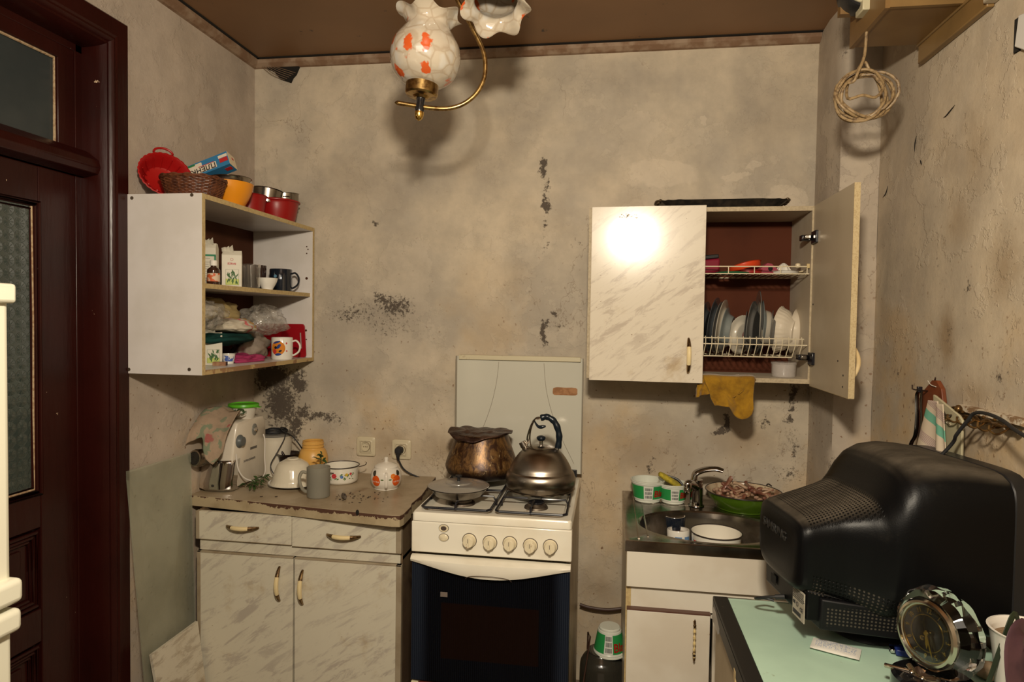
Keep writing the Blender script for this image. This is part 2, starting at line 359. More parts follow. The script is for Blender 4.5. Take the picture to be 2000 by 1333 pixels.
# transom light
wn = MB(); wn.box(-.075, -.052, -1.82, -1.0, 2.295, 2.34); wn.box(-.075, -.052, -1.82, -1.0, 2.03, 2.042); wn.box(-.075, -.052, -1.005, -.943, 2.03, 2.34)
win = struct(wn.build('window_1', PAINT, bevel=.003))
k = NT('dusty_pane'); e = k.sep(); k.set(Base_Color=k.mix(k.noise(25, 6, .7), (.020, .028, .032), (.035, .045, .047)), Roughness=.3, Coat_Weight=.4); k.bump(k.noise(500), .1, .001)
MB().box(-.072, -.066, -1.82, -1.0, 2.04, 2.297).build('pane', k.mat, win, smooth=0)
PUT = mt('old_putty', (.45, .33, .20), .9, col2=(.30, .18, .10), vs=90, bump=.6)
m = MB(); m.tube([(-.062, -1.80, 2.293), (-.062, -1.008, 2.293), (-.062, -1.008, 2.045)], .004, 6); m.build('putty', PUT, win)
# door leaf: stiles, rails, glass, lower panels
d = struct(MB().box(-.095, -.062, -1.80, -.946, .01, 1.955).build('door_1', PAINT, smooth=0))
m = MB(); m.box(-.07, -.048, -1.08, -.946, .01, 1.955); m.box(-.07, -.048, -1.80, -1.715, .01, 1.955)
for z0, z1 in ((1.85, 1.955), (.90, 1.0), (.56, .66), (.01, .2)): m.box(-.07, -.048, -1.715, -1.08, z0, z1)
m.build('stile_and_rail', PAINT, d, bevel=.003)
m = MB()
for y0, y1, z0, z1 in ((-1.715, -1.08, .66, .90), (-1.715, -1.08, .2, .56)):
    for k_, (a, b) in enumerate(((.0, .012), (.014, .024), (.028, .034))):
        m.tube([(-.052+.002*k_-.006*k_, y0+b, z0+b), (-.052-.004*k_, y1-b, z0+b), (-.052-.004*k_, y1-b, z1-b), (-.052-.004*k_, y0+b, z1-b)], .007, 8, True)
    m.box(-.07, -.056, y0+.06, y1-.06, z0+.05, z1-.05)
m.build('panel_moulding', PAINT, d, bevel=.003)
m = MB()
for k_, b in enumerate((.0, .011, .021)): m.tube([(-.047-.004*k_, -1.715+b, 1.0+b), (-.047-.004*k_, -1.08-b, 1.0+b), (-.047-.004*k_, -1.08-b, 1.85-b), (-.047-.004*k_, -1.715+b, 1.85-b)], .0062, 8, True)
m.build('glass_bead', PAINT, d)
k = NT('patterned_glass'); s_ = k.sep(); V = k.map(sc=(1, 1/.036, 1/.036)); fr = k.n.new('ShaderNodeVectorMath'); fr.operation = 'FRACTION'; k.l.new(V, fr.inputs[0])
fs = k.sep(fr.outputs[0]); a = k.math('SUBTRACT', fs[1], .5); b = k.math('SUBTRACT', fs[2], .5)
ang = k.math('ARCTAN2', a, b); star = k.math('ABSOLUTE', k.math('SINE', k.math('MULTIPLY', ang, 4))); rad = k.math('SQRT', k.math('ADD', k.math('MULTIPLY', a, a), k.math('MULTIPLY', b, b)))
hh = k.math('ADD', k.math('MULTIPLY', k.ramp(star, .0, .5), k.ramp(rad, .5, .1)), k.ramp(rad, .48, .52))
k.set(Base_Color=(.038, .052, .047), Roughness=.12, Specular_IOR_Level=.9); k.bump(hh, .3, .004)
MB().box(-.06, -.054, -1.70, -1.095, 1.01, 1.84).build('door_pane', k.mat, d, smooth=0)
m = MB(); m.tube([(-.051, -1.101, 1.835), (-.051, -1.099, 1.5), (-.0505, -1.101, 1.25), (-.051, -1.10, 1.017), (-.051, -1.5, 1.017)], .0035, 6); m.build('putty', PUT, d)
MB().box(-.30, -.12, -2.1, -.7, -.02, 2.6).build('wall_hallway', mt('dark_hall', (.02, .02, .02), .9), smooth=0)['kind'] = 'structure'
# ================================================================ marble laminate and handles
def marble(name, base, vein, rot=.62, seed=0, glossy=.18, dirty=.5):
    k = NT(name); v = k.map((seed, 0, seed*2), (0, 0, 0), (3.4, 3.4, 15), k.map(rot=(0, rot, 0)))
    w1 = k.noise(1.9, 8, .72, v, .6); w2 = k.noise(3, 6, .7, v)
    f = k.math('MULTIPLY', k.ramp(w1, .49, .61), k.ramp(k.noise(3, 3, .5), .3, .6, .35, 1))
    c = k.mix(f, base, vein); c = k.mix(k.ramp(w2, .56, .68, 0, .5), c, vein)
    c = k.mix(k.math('MULTIPLY', k.ramp(k.noise(5, 5, .7), .55, .75), dirty), c, (.36, .24, .10))
    c = k.mix(k.ramp(k.noise(70, 3, .6), .72, .75), c, (.14, .07, .03))
    k.set(Base_Color=c, Roughness=glossy, Specular_IOR_Level=.32); k.bump(k.noise(6, 2), .04, .004); return k.mat
MARB = marble('marbled_laminate', (.62, .555, .45), (.46, .395, .32), glossy=.17)
MARB2 = marble('grimy_marbled_laminate', (.62, .575, .455), (.45, .40, .33), .58, 3, .3, .6)
RAW = mt('worn_chipboard_edge', (.33, .25, .155), .8, col2=(.21, .14, .075), vs=30, bump=.3)
OLDB = mt('aged_bronze_tip', (.36, .25, .13), .3, 1, col2=(.12, .07, .04), vs=90)
HND = mt('ivory_handle', (.74, .60, .33), .22, coat=.3)
def handle(parent, c, L=.115, axis='z', out=(0, -1, 0), sub='handle', hs=.027, tipmat=None):
    """bow handle: ivory bar with two metal tips, centred at c"""
    c = Vector(c); u = Vector((0, 0, 1)) if axis == 'z' else Vector((1, 0, 0)); o = Vector(out); m = MB()
    pts = [c+u*L*(t-.5)+o*(.003+hs*math.sin(pi*t)**.75) for t in [i/20 for i in range(21)]]
    r = [.0036+.0048*math.sin(pi*min(max(t, .0), 1))**.6 for t in [i/20 for i in range(21)]]
    m.tube(pts[5:16], r[5:16], 10); m.mi = 1; m.tube(pts[:6], [x*1.08 for x in r[:6]], 10); m.tube(pts[15:], [x*1.08 for x in r[15:]], 10)
    return m.build(sub, [HND, tipmat or OLDB], parent)

# ================================================================ open cabinet on the left wall
t_cab = thing('wall_cabinet', 'white open shelf cabinet with yellowed edges hung on the left wall', 'cabinet', (0, -.815, 1.335))
X1, Y0, Y1, Z0, Z1, T = .289, -.815, -.008, 1.335, 1.923, .016
def panel(name, x0, x1, y0, y1, z0, z1, edge, parent, mat=None, emat=None):
    m = MB(); m.box(x0, x1, y0, y1, z0, z1); m.mi = 1
    if edge == 'x': m.box(x1, x1+.0012, y0, y1, z0, z1)
    if edge == 'y': m.box(x0, x1, y0-.0012, y0, z0, z1)
    return m.build(name, [mat or WHITE, emat or EDGE], parent, smooth=0)
sp = panel('side_panel', .004, X1, Y0, Y0+T, Z0, Z1, 'x', t_cab)
SCR = mt('dull_screw', (.12, .09, .06), .4, .6)
for px, py in ((258, 387), (375, 381), (252, 722), (370, 722)):
    p = at(px, py, Y=Y0); MB().cyl(.0055, 0, .003, 14, TR((p.x, Y0+.001, p.z), (pi/2, 0, 0))).build('screw', SCR, sp)
sp2 = panel('side_panel', .004, X1, Y1-T, Y1, Z0, Z1, 'x', t_cab)
for x, z, r in ((.262, 1.84, .003), (.268, 1.828, .003), (.262, 1.81, .003), (.262, 1.70, .006), (.26, 1.47, .005), (.262, 1.43, .003)): MB().cyl(r, 0, .001, 10, TR((x, Y1-T-.0002, z), (pi/2, 0, 0))).build('screw_hole', DARKWOOD, sp2)
panel('top_panel', .004, X1, Y0+T, Y1-T, Z1-T, Z1, 'x', t_cab)
panel('bottom_panel', .004, X1, Y0+T, Y1-T, Z0, Z0+T, 'x', t_cab, None, mt('worn_brown_edge', (.27, .15, .07), .7, col2=(.46, .33, .15), vs=9, lo=.45, hi=.5, bump=.3))
panel('shelf', .012, X1-.012, Y0+T, Y1-T, 1.619, 1.635, 'x', t_cab)
MB().box(.003, .008, Y0+T, Y1-T, Z0+T, Z1-T).build('back_panel', DARKWOOD, t_cab, smooth=0)

# ================================================================ base cabinet with the chipped worktop
t_base = thing('base_cabinet', 'base cabinet with marbled doors and two drawers under the chipped worktop', 'cabinet', (.07, -.52, 0))
x0, x1, yf = .070, .868, -.52
m = MB(); m.box(x0, x0+.016, yf+.018, -.02, 0, .798); m.box(x1-.016, x1, yf+.018, -.02, 0, .798); m.box(x0, x1, -.03, -.02, .05, .798); m.box(x0, x1, yf+.02, -.03, .08, .096); m.box(x0, x1, -.46, -.44, 0, .08); m.box(x0, x1, yf+.02, -.03, .655, .668)
m.build('body', mt('grimy_side_board', (.17, .115, .062), .7, col2=(.10, .06, .032), vs=6, bump=.3), t_base, smooth=0)
MB().box(x0+.006, x1-.006, yf+.010, yf+.022, .645, .690).build('rail', MARB2, t_base, bevel=.001)
GRIM = mt('greyed_edge_strip', (.33, .27, .185), .6, col2=(.25, .19, .12), vs=10)
def front(name, a, b, z0, z1, y=yf, th=.017, le=True, re=True):
    m = MB(); m.box(a, b, y, y+th, z0, z1); m.mi = 1; e = .0006
    if le: m.box(a-e, a+.015, y-e, y+th, z0-e, z1+e)
    if re: m.box(b-.020, b+e, y-e, y+th, z0-e, z1+e)
    m.box(a, b, y-e, y+th, z1-.006 if name == 'door' else z0-e, z1+e if name == 'door' else z0+.002)
    return m.build(name, [MARB2, GRIM], t_base, bevel=.0015)
d1 = front('drawer', .068, .4505, .690, .796, yf-.004, re=False); handle(d1, at(475, 1029, Y=yf-.004), .128, 'x')
d2 = front('drawer', .4525, .869, .686, .796, yf-.004, le=False); handle(d2, at(672, 1046, Y=yf-.004), .128, 'x')
d3 = front('door', .070, .4545, .03, .643, re=False); handle(d3, at(547, 1140, Y=yf), .128, 'z')
d4 = front('door', .4615, .869, .03, .643, le=False); handle(d4, at(592, 1147, Y=yf), .128, 'z')
# worktop: slightly skewed slab, laminate top with a chipped front edge strip
k = NT('mottled_worktop'); c = k.mix(k.ramp(k.noise(5, 6, .65), .35, .65), (.42, .335, .225), (.31, .235, .145))
c = k.mix(k.ramp(k.noise(9, 4, .6), .62, .72), c, (.24, .155, .085)); c = k.mix(k.ramp(k.noise(60, 4, .7), .70, .76), c, (.09, .05, .03))
k.set(Base_Color=c, Roughness=.38); TOPM = k.mat
k = NT('chipped_edge_strip'); s_ = k.sep(); n = k.noise(28, 6, .7); nn = k.noise(6, 3)
lim = k.math('ADD', k.math('MULTIPLY', k.math('SUBTRACT', n, .5), -.05), .0285)
lim = k.math('ADD', lim, k.math('MULTIPLY', k.math('SUBTRACT', nn, .5), .03))
edge = k.ramp(s_[0], -.34, .1, .010, -.002); lim = k.math('ADD', lim, edge)
f = k.ramp(k.math('SUBTRACT', s_[2], lim), 0, .0008)
c = k.mix(k.ramp(k.noise(8, 5, .6), .4, .65), (.42, .335, .205), (.32, .245, .14)); c = k.mix(f, c, (.075, .03, .015))
k.set(Base_Color=c, Roughness=.75); k.bump(f, -.5, .003); EDM = k.mat
t_top = tag(None or thing('worktop', 'mottled beige worktop with chipped brown front edge on the base cabinet', 'worktop', (.44, -.28, .80)), 'mottled beige worktop with chipped brown front edge on the base cabinet', 'worktop')
tl, tr_ = at(371, 968, Z=.84), at(783, 1010, Z=.84)
poly = [(.012, -.003), (.012, tl.y+.005), (.85, -.578), (.879, -.575), (.886, -.55), (.884, -.46), (.874, -.42), (.877, -.3), (.862, -.14), (.853, -.003)]
m = MB(); m.prism(poly, .8385, .8405); m.mi = 1; m.prism([(x*1.0005, y*1.0005) for x, y in poly], .800, .8385)
m.build('slab', [TOPM, EDM], t_top, smooth=0)
p = at(699, 1001, Y=-.558)
m = MB(); m.lathe([(0, 0), (.008, .001), (.008, .002), (0, .0025)], 12, TR((p.x, -.561, p.z), (pi/2, 0, 0), (.8, 1.3, 1)))
m.build('burn_mark', BLK, t_top)

# ================================================================ glass sheet and board leaning on the left wall
k = NT('greenish_glass'); k.set(Roughness=.05, Specular_IOR_Level=.35, IOR=1.3, Alpha=.36)
c = k.mix(k.ramp(k.noise(3, 6, .7), .35, .7), (.50, .51, .38), (.35, .36, .26)); k.put(k.b.inputs['Base Color'], c)
m = MB(); q = [(.022, at(245, 922, X=.022).y, 1.012), (.012, -.480, 1.005), (.045, -.484, .004), (.092, -.80, .004)]
m.loft([[Vector(p)+Vector((d, 0, 0)) for p in q] for d in (0, .005)])
o = m.build('glass_sheet', [k.mat], smooth=0)
tag(o, 'greenish sheet of glass leaning on the left wall beside the base cabinet', 'glass sheet')
m = MB(); q = [(.075, -.538, at(384, 1212, X=.075).z), (.080, at(291, 1280, X=.080).y, at(291, 1280, X=.080).z), (.128, -.765, .002), (.128, -.538, .002)]
m.mi = 0; m.loft([[Vector(p)+Vector((d, 0, 0)) for p in q] for d in (0, .010)])
MARB3 = marble('offcut_laminate', (.62, .57, .46), (.40, .34, .26), .8, 8, .4, .3)
o = m.build('marbled_board', MARB3, smooth=0); tag(o, 'small marbled laminate offcut leaning on the glass sheet, low beside the base cabinet', 'board')

# ================================================================ fridge at the left edge
FR = mt('fridge_enamel', (.76, .74, .60), .3); FRD = mt('fridge_gasket', (.18, .16, .12), .6)
t_fr = thing('fridge', 'cream white fridge freezer at the left edge in front of the door', 'fridge', (.3, -2.1, 0))
MB().box(.02, .545, -2.36, -1.80, .02, 1.575).build('body', FR, t_fr, bevel=.006)
MB().box(.545, .553, -2.35, -1.81, .05, 1.56).build('gasket', FRD, t_fr, smooth=0)
p = at(17, 560, X=.6)
MB().box(.553, .600, -2.362, -1.799, 1.062, 1.572).build('door', FR, t_fr, bevel=.012, seg=4)
MB().box(.553, .600, -2.362, -1.799, .06, 1.012).build('door', FR, t_fr, bevel=.012, seg=4)
MB().box(.54, .612, -2.366, -1.797, 1.545, 1.578).build('top_trim', FR, t_fr, bevel=.006, seg=3)
MB().box(.552, .619, -2.366, -1.795, 1.040, 1.082).build('handle_lip', FR, t_fr, bevel=.010, seg=4)
MB().box(.552, .616, -2.366, -1.795, .990, 1.030).build('handle_lip', FR, t_fr, bevel=.010, seg=4)
MB().cyl(.02, 0, .012, 20, TR((.585, -1.85, 1.578))).build('hinge_cap', FR, t_fr, bevel=.002)

# ================================================================ gas cooker
SX0, SX1, SY0, SY1, SZ = .952, 1.484, -.668, -.065, .885
t_st = thing('gas_cooker', 'white gas cooker with dark oven door and rust stains beside the worktop', 'cooker', (1.22, -.37, 0))
STW = mt('stained_white_enamel', (.76, .72, .61), .18, coat=.3, col2=(.70, .64, .51), vs=5, dirt=((.34, .17, .06), 13, .66, .76))
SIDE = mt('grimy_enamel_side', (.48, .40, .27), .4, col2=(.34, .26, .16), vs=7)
m = MB(); m.box(SX0+.004, SX0+.02, SY0+.03, SY1, .03, SZ-.03); m.box(SX1-.02, SX1-.004, SY0+.03, SY1, .03, SZ-.03); m.box(SX0+.01, SX1-.01, SY1-.02, SY1-.005, .03, SZ-.03); m.box(SX0+.01, SX1-.01, SY0+.05, SY1, .03, .05); m.box(SX0+.02, SX1-.02, SY0+.06, SY0+.07, .05, .3)
m.box(SX0+.012, SX1-.012, SY0+.035, SY0+.05, .3, .76)
m.build('body', SIDE, t_st, bevel=.002)
m = MB()   # hob tray with raised rim
def rr(x0, x1, y0, y1, r, z, n=5):
    out = []
    for cx, cy, a in ((x1-r, y1-r, 0), (x0+r, y1-r, pi/2), (x0+r, y0+r, pi), (x1-r, y0+r, 1.5*pi)):
        for i in range(n+1): out.append((cx+r*math.cos(a+i*pi/2/n), cy+r*math.sin(a+i*pi/2/n), z))
    return out
m.loft([rr(SX0, SX1, SY0, SY1, .012, SZ-.028), rr(SX0, SX1, SY0, SY1, .012, SZ-.006), rr(SX0+.004, SX1-.004, SY0+.004, SY1-.004, .012, SZ), rr(SX0+.028, SX1-.028, SY0+.03, SY1-.03, .02, SZ), rr(SX0+.036, SX1-.036, SY0+.038, SY1-.038, .02, SZ-.010)])
m.build('hob', STW, t_st, smooth=40)
MB().box(SX0-.001, SX1+.001, SY0-.001, SY0+.03, .752, SZ-.030).build('control_panel', STW, t_st, bevel=.004, seg=3)
DK = mt('knob_slot', (.06, .04, .03), .6)
KN = mt('ivory_knob', (.68, .60, .42), .3, dirt=((.25, .14, .06), 60, .60, .70))
for px, py, a in ((917, 1056, .05), (957, 1060, -.02), (996, 1062, .03), (1036, 1066, 0), (1075, 1068, -.04)):
    p = at(px, py, Y=SY0); t = TR((p.x, SY0-.001, p.z), (pi/2, a, 0))
    m = MB(); m.lathe([(0, 0), (.0225, 0), (.0225, .004), (.0195, .007), (.0185, .022), (.016, .026), (0, .026)], 30, t); m.mi = 0
    m.box(-.0042, .0042, -.0165, .0165, .0245, .030, t); m.mi = 1; m.box(-.0009, .0009, -.0, .014, .0295, .0304, t); m.lathe([(.0225, 0), (.0245, 0), (.0245, .0012), (.0225, .0012)], 30, t)
    m.build('knob', [KN, DK], t_st, bevel=.0012)
for py, hole in ((1032, 1), (1050, 0)):
    p = at(867, py, Y=SY0); t = TR((p.x, SY0-.001, p.z), (pi/2, 0, 0), (1.25, .95, 1)); m = MB()
    m.lathe([(0, 0), (.0125, 0), (.0125, .004), (.0105, .0045), (.0095, .003 if hole else .0055), (0, .003 if hole else .007)], 26, t)
    m.mi = 1; m.lathe([(.0127, 0), (.0137, 0), (.0137, .0015), (.0127, .0015)], 26, t)
    if hole: m.lathe([(0, .0034), (.0078, .0034), (.0078, .0038), (0, .0038)], 20, t)
    m.build('button', [KN, DK], t_st)
# oven door with ribbed dark glass
dr = MB().box(SX0+.003, SX1-.003, SY0-.002, SY0+.03, .318, .738).build('oven_door', BLACK, t_st, bevel=.004)
k = NT('ribbed_oven_glass'); s_ = k.sep(); rib = k.math('SINE', k.math('MULTIPLY', s_[0], 950))
kx = k.math('ABSOLUTE', k.math('SUBTRACT', s_[0], 0.0)); edg = k.ramp(kx, .20, .245)
win_ = k.math('MULTIPLY', k.ramp(kx, .166, .160), k.math('MULTIPLY', k.ramp(s_[2], .40, .405), k.ramp(s_[2], .592, .587)))
c = k.mix(k.ramp(rib, -.2, .6), (.0015, .0018, .003), (.0035, .0042, .007)); c = k.mix(edg, c, k.mix(k.ramp(rib, -.2, .6), (.008, .011, .019), (.016, .021, .033)))
c = k.mix(k.math('MULTIPLY', win_, .8), c, (.008, .003, .0015))
k.set(Base_Color=c, Roughness=.22, Specular_IOR_Level=.08); k.bump(rib, .08, .001)
MB().box(SX0+.004, SX1-.004, SY0-.006, SY0-.002, .322, .730).build('oven_glass', k.mat, dr, smooth=0)
p = at(867, 1162, Y=SY0-.007)
MB().box(p.x-.012, p.x+.012, SY0-.0072, SY0-.0062, p.z-.008, p.z+.008).build('rating_plate', mt('dull_plate', (.16, .13, .11), .4), dr, smooth=0)
m = MB(); rings = []   # bowed handle strip
for i in range(25):
    u = i/24; x = SX0+.001+(SX1-SX0-.002)*u; d = .020+.042*math.sin(pi*u)**1.25; zt = .744
    y = SY0-.004; o_ = .012+.022*math.sin(pi*u)**.8
    rings.append([(x, y+.01, zt), (x, y-o_*.4, zt-.002), (x, y-o_, zt-.010), (x, y-o_*1.05, zt-d*.55), (x, y-o_*.8, zt-d*.92), (x, y-.002, zt-d), (x, y+.01, zt-d)])
m.loft(rings); m.mi = 1
arc = [(1.22+.075*math.cos(a), SY0-.0435+.0105*abs(math.cos(a))**2, .686+.017*math.sin(a)) for a in [pi*i/16 for i in range(17)]]
m.tube(arc, .0009, 5); m.build('handle_bar', [STW, DK], dr)
MB().box(SX0+.002, SX1-.002, SY0-.002, SY0+.03, .06, .312).build('drawer', mt('peeling_enamel', (.66, .60, .40), .4, dirt=((.12, .03, .02), 7, .47, .5)), t_st, bevel=.003)
# burners, caps and wire grates
for bx, by, r in ((1.085, -.505, .036), (1.085, -.225, .030), (1.350, -.505, .030), (1.350, -.225, .040)):
    b_ = MB().lathe([(0, SZ-.009), (r+.012, SZ-.009), (r+.01, SZ-.003), (r, SZ), (r, SZ+.008), (0, SZ+.008)], 30, TR((bx, by, 0))).build('burner', mt('burnt_alloy', (.16, .13, .10), .5, .8, col2=(.06, .04, .03), vs=40), t_st)
    MB().lathe([(0, SZ+.008), (r-.004, SZ+.008), (r-.003, SZ+.013), (0, SZ+.015)], 30, TR((bx, by, 0))).build('burner_cap', BLACKENAMEL, b_)
for gx in (1.090, 1.345):
    m = MB(); w_, z_ = .118, SZ+.006; ya, yb = -.628, -.10
    m.tube([(gx-w_, ya+.015, z_), (gx-w_+.012, ya, z_), (gx+w_-.012, ya, z_), (gx+w_, ya+.015, z_), (gx+w_, yb, z_), (gx-w_, yb, z_)], .0045, 8, True)
    m.tube([(gx-w_, -.365, z_), (gx+w_, -.365, z_)], .004, 8)
    for by in (-.505, -.225):
        for a in (0, pi/2, pi, 1.5*pi):
            dx, dy = math.cos(a), math.sin(a); L = w_ if abs(dx) > .5 else .125
            m.tube([(gx+dx*L, by+dy*L, z_), (gx+dx*(L-.01), by+dy*(L-.01), z_+.016), (gx+dx*.025, by+dy*.025, z_+.016)], .0038, 8)
    for sx in (-1, 1):
        for y in (ya+.12, yb-.12): m.tube([(gx+sx*w_, y, z_-.012), (gx+sx*w_, y, z_)], .006, 8)
    m.build('grate', BLACKENAMEL, t_st)
# raised splash lid of white glass
k = NT('back_painted_glass'); k.set(Base_Color=k.mix(k.noise(2, 3), (.55, .535, .455), (.49, .47, .39)), Roughness=.12, Coat_Weight=.2)
lx0, lx1, lz0, lz1, ly = .951, 1.487, SZ+.012, 1.3745, -.060
ld = MB().box(lx0, lx1, ly, ly+.006, lz0, lz1).build('splash_lid', k.mat, t_st, bevel=.001)
m = MB(); m.tube(spl([(x, ly-.0008, z) for x, z in ((1.135, 1.355), (1.128, 1.28), (1.11, 1.19), (1.085, 1.11), (1.06, 1.05))], 6), .0011, 4)
m.tube(spl([(x, ly-.0008, z) for x, z in ((1.325, 1.352), (1.335, 1.25), (1.36, 1.15), (1.40, 1.05), (1.455, .94))], 6), .0011, 4)
m.build('decor_line', mt('faint_line', (.36, .33, .27), .4), ld)
cp = MB().box(lx0+.014, lx1-.01, ly-.010, ly+.012, lz1-.014, lz1+.006).build('lid_cap', mt('yellowed_cap', (.52, .46, .31), .4, dirt=((.2, .12, .06), 20, .6, .7)), ld, bevel=.002)
DT = mt('dim_trim', (.22, .19, .14), .5)
MB().box(lx0-.001, lx0+.006, ly-.002, ly+.008, lz0, lz1).build('lid_frame', DT, ld, smooth=0); MB().box(lx1-.004, lx1+.001, ly-.002, ly+.008, lz0, lz1).build('lid_frame', DT, ld, smooth=0)
a, b = at(1080, 757, Y=ly), at(1127, 773, Y=ly); m = MB(); q = []
for i in range(28):
    an = 2*pi*i/28; cx, cz = (a.x+b.x)/2, (a.z+b.z)/2; sx = abs(math.cos(an))**.35*(1 if math.cos(an) > 0 else -1); sz = abs(math.sin(an))**.35*(1 if math.sin(an) > 0 else -1)
    q.append((cx+(b.x-a.x)/2*sx*(1+.04*random.random()), cz+(a.z-b.z)/2*sz*(1+.1*random.random())))
m.prism(q, ly-.0012, ly-.0002, Matrix(((1, 0, 0, 0), (0, 0, 1, 0), (0, 1, 0, 0), (0, 0, 0, 1))))
m.build('glue_patch', mt('old_glue', (.24, .10, .03), .6, col2=(.34, .16, .06), vs=50), ld, smooth=0)
for x in (lx0+.03, lx1-.03): MB().box(x-.012, x+.012, ly-.012, ly+.012, SZ-.006, SZ+.03).build('lid_hinge', BLACK, ld, bevel=.002)

# ================================================================ sink unit
KX0, KX1, KYF, KZ = 1.655, 2.20, -.640, .825
t_sk = thing('sink_cabinet', 'white sink cabinet with stained door right of the gas cooker', 'cabinet', (1.9, -.33, 0))
SK = mt('stained_white_board', (.67, .625, .53), .4, col2=(.60, .54, .44), vs=4, dirt=((.32, .2, .09), 16, .66, .75))
m = MB(); m.box(KX0+.006, KX0+.022, -.615, -.02, 0, .79); m.box(KX1-.016, KX1, -.615, -.02, 0, .79); m.box(KX0+.02, KX1-.01, -.60, -.585, .575, .79); m.mi = 1; m.box(KX0+.0055, KX0+.0225, -.617, -.6145, 0, .79)
m.build('body', [SK, EDGE], t_sk, smooth=0)
MB().box(KX0+.006, KX1, -.638, -.620, .675, .796).build('drawer_front', SK, t_sk, bevel=.0015)
MB().box(KX0+.022, KX1, -.618, -.610, .600, .672).build('rail', SK, t_sk, bevel=.001)
dd = MB().box(1.665, 1.925, -.640, -.620, .04, .600).build('door', SK, t_sk, bevel=.002)
MB().box(1.664, 1.926, -.641, -.619, .600, .6045).build('door_edge', mt('brown_edge_strip', (.10, .045, .03), .5), dd, smooth=0)
dd2 = MB().box(1.934, KX1, -.640, -.620, .04, .596).build('door', SK, t_sk, bevel=.002)
# ornate long handle
a, b = at(1355, 1205, Y=-.64), at(1357, 1287, Y=-.64); L = a.z-b.z; m = MB()
t = TR((a.x+.001, -.662, b.z)); pr = []
for i in range(61):
    u = i/60; r = .0036+.0014*math.cos(u*2*pi*7)*(1 if .12 < u < .88 else .2)
    if u < .03 or u > .97: r = .0015
    pr.append((r, u*L))
m.lathe([(0, 0)]+pr[8:53]+[(0, pr[52][1])], 12, t); m.mi = 1; m.lathe([(0, 0)]+pr[:12]+[(0, pr[11][1])], 12, t); m.lathe([(0, pr[48][1])]+pr[48:]+[(0, L)], 12, t)
for z in (.12, .88): m.tube([(a.x+.001, -.64, b.z+L*z), (a.x+.001, -.662, b.z+L*z)], .003, 8)
m.build('handle', [mt('brass_ivory', (.62, .48, .22), .3, dirt=((.2, .12, .05), 80, .5, .6)), OLDB], dd)
# steel sink top
t_s = thing('kitchen_sink', 'stained stainless steel sink top with oval basin on the white cabinet', 'sink', (1.9, -.33, KZ))
SKM = NT('brushed_sink_steel'); c = SKM.mix(SKM.ramp(SKM.noise(7, 6, .65), .35, .7), (.40, .37, .33), (.20, .17, .14)); SKM.set(Base_Color=c, Metallic=1, Roughness=SKM.ramp(SKM.noise(5, 4), .3, .7, .16, .34)); SKM = SKM.mat
cx, cy, ex, ey = 1.945, -.415, .238, .178; NN = 96; m = MB()
def rect_pt(a, x0, x1, y0, y1, px, py):
    dx, dy = math.cos(a), math.sin(a); ts = []
    if dx > 1e-9: ts.append((x1-px)/dx)
    if dx < -1e-9: ts.append((x0-px)/dx)
    if dy > 1e-9: ts.append((y1-py)/dy)
    if dy < -1e-9: ts.append((y0-py)/dy)
    t = min(ts); return px+dx*t, py+dy*t
angs = sorted([2*pi*i/NN for i in range(NN)]+[math.atan2(y-cy, x-cx) % (2*pi) for x in (KX0, KX1) for y in (KYF, -.006)])
def ringE(s, z): return [(cx+ex*s*math.cos(a), cy+ey*s*math.sin(a), z) for a in angs]
def ringR(i, z): return [(*rect_pt(a, KX0+i, KX1-i, KYF+i, -.006-i, cx, cy), z) for a in angs]
m.loft([ringR(0, KZ-.034), ringR(0, KZ-.002), ringR(.003, KZ), ringR(.012, KZ), ringR(.020, KZ-.004), ringE(1.07, KZ-.004), ringE(1.02, KZ-.004), ringE(.985, KZ-.010), ringE(.95, KZ-.05), ringE(.88, KZ-.13), ringE(.75, KZ-.150), ringE(.12, KZ-.156)], cap=False)
m.build('sink_top', SKM, t_s, smooth=30)
MB().lathe([(0, KZ-.152), (.036, KZ-.152), (.038, KZ-.149), (.03, KZ-.150), (0, KZ-.150)], 24, TR((cx, cy, 0))).build('drain', CHROME, t_s)
m = MB(); px0 = KX0+.045
m.tube([(px0, -.60, KZ-.0035), (px0, -.06, KZ-.0035)], .004, 6, flat=.4); m.tube(spl([(px0+.03, -.58, KZ-.0035), (px0+.03, -.20, KZ-.0035), (px0+.05, -.17, KZ-.0035), (px0+.3, -.17, KZ-.0035)], 5), .003, 6, flat=.4)
m.build('pressed_groove', SKM, t_s)

# ================================================================ right wall cabinet with the open leaf
t_rc = thing('wall_cabinet', 'white plate cabinet on the back wall with right door standing open', 'cabinet', (1.51, -.3, 1.316))
rx0, rx1, ry, rz0, rz1 = 1.508, 2.312, -.285, 1.316, 1.950
INN = mt('beige_board', (.50, .43, .33), .5, col2=(.44, .37, .27), vs=6, dirt=((.25, .16, .08), 25, .68, .75))
EDB = mt('aged_beige_edge', (.42, .34, .22), .6, col2=(.34, .27, .17), vs=120)
panel('side_panel', rx0, rx0+.016, ry, -.012, rz0, rz1, 'y', t_rc, INN, EDB)
panel('side_panel', rx1-.016, rx1, ry, -.012, rz0, rz1, 'y', t_rc, INN, EDB)
panel('top_panel', rx0+.016, rx1-.016, ry, -.012, rz1-.016, rz1, 'y', t_rc, INN, EDB)
panel('bottom_panel', rx0+.016, rx1-.016, ry, -.012, rz0, rz0+.016, 'y', t_rc, INN, EDB)
MB().box(rx0+.016, rx1-.016, -.020, -.015, rz0+.016, rz1-.016).build('back_panel', mt('red_brown_fibreboard', (.085, .024, .011), .8, col2=(.062, .018, .009), vs=3, spec=.15), t_rc, smooth=0)
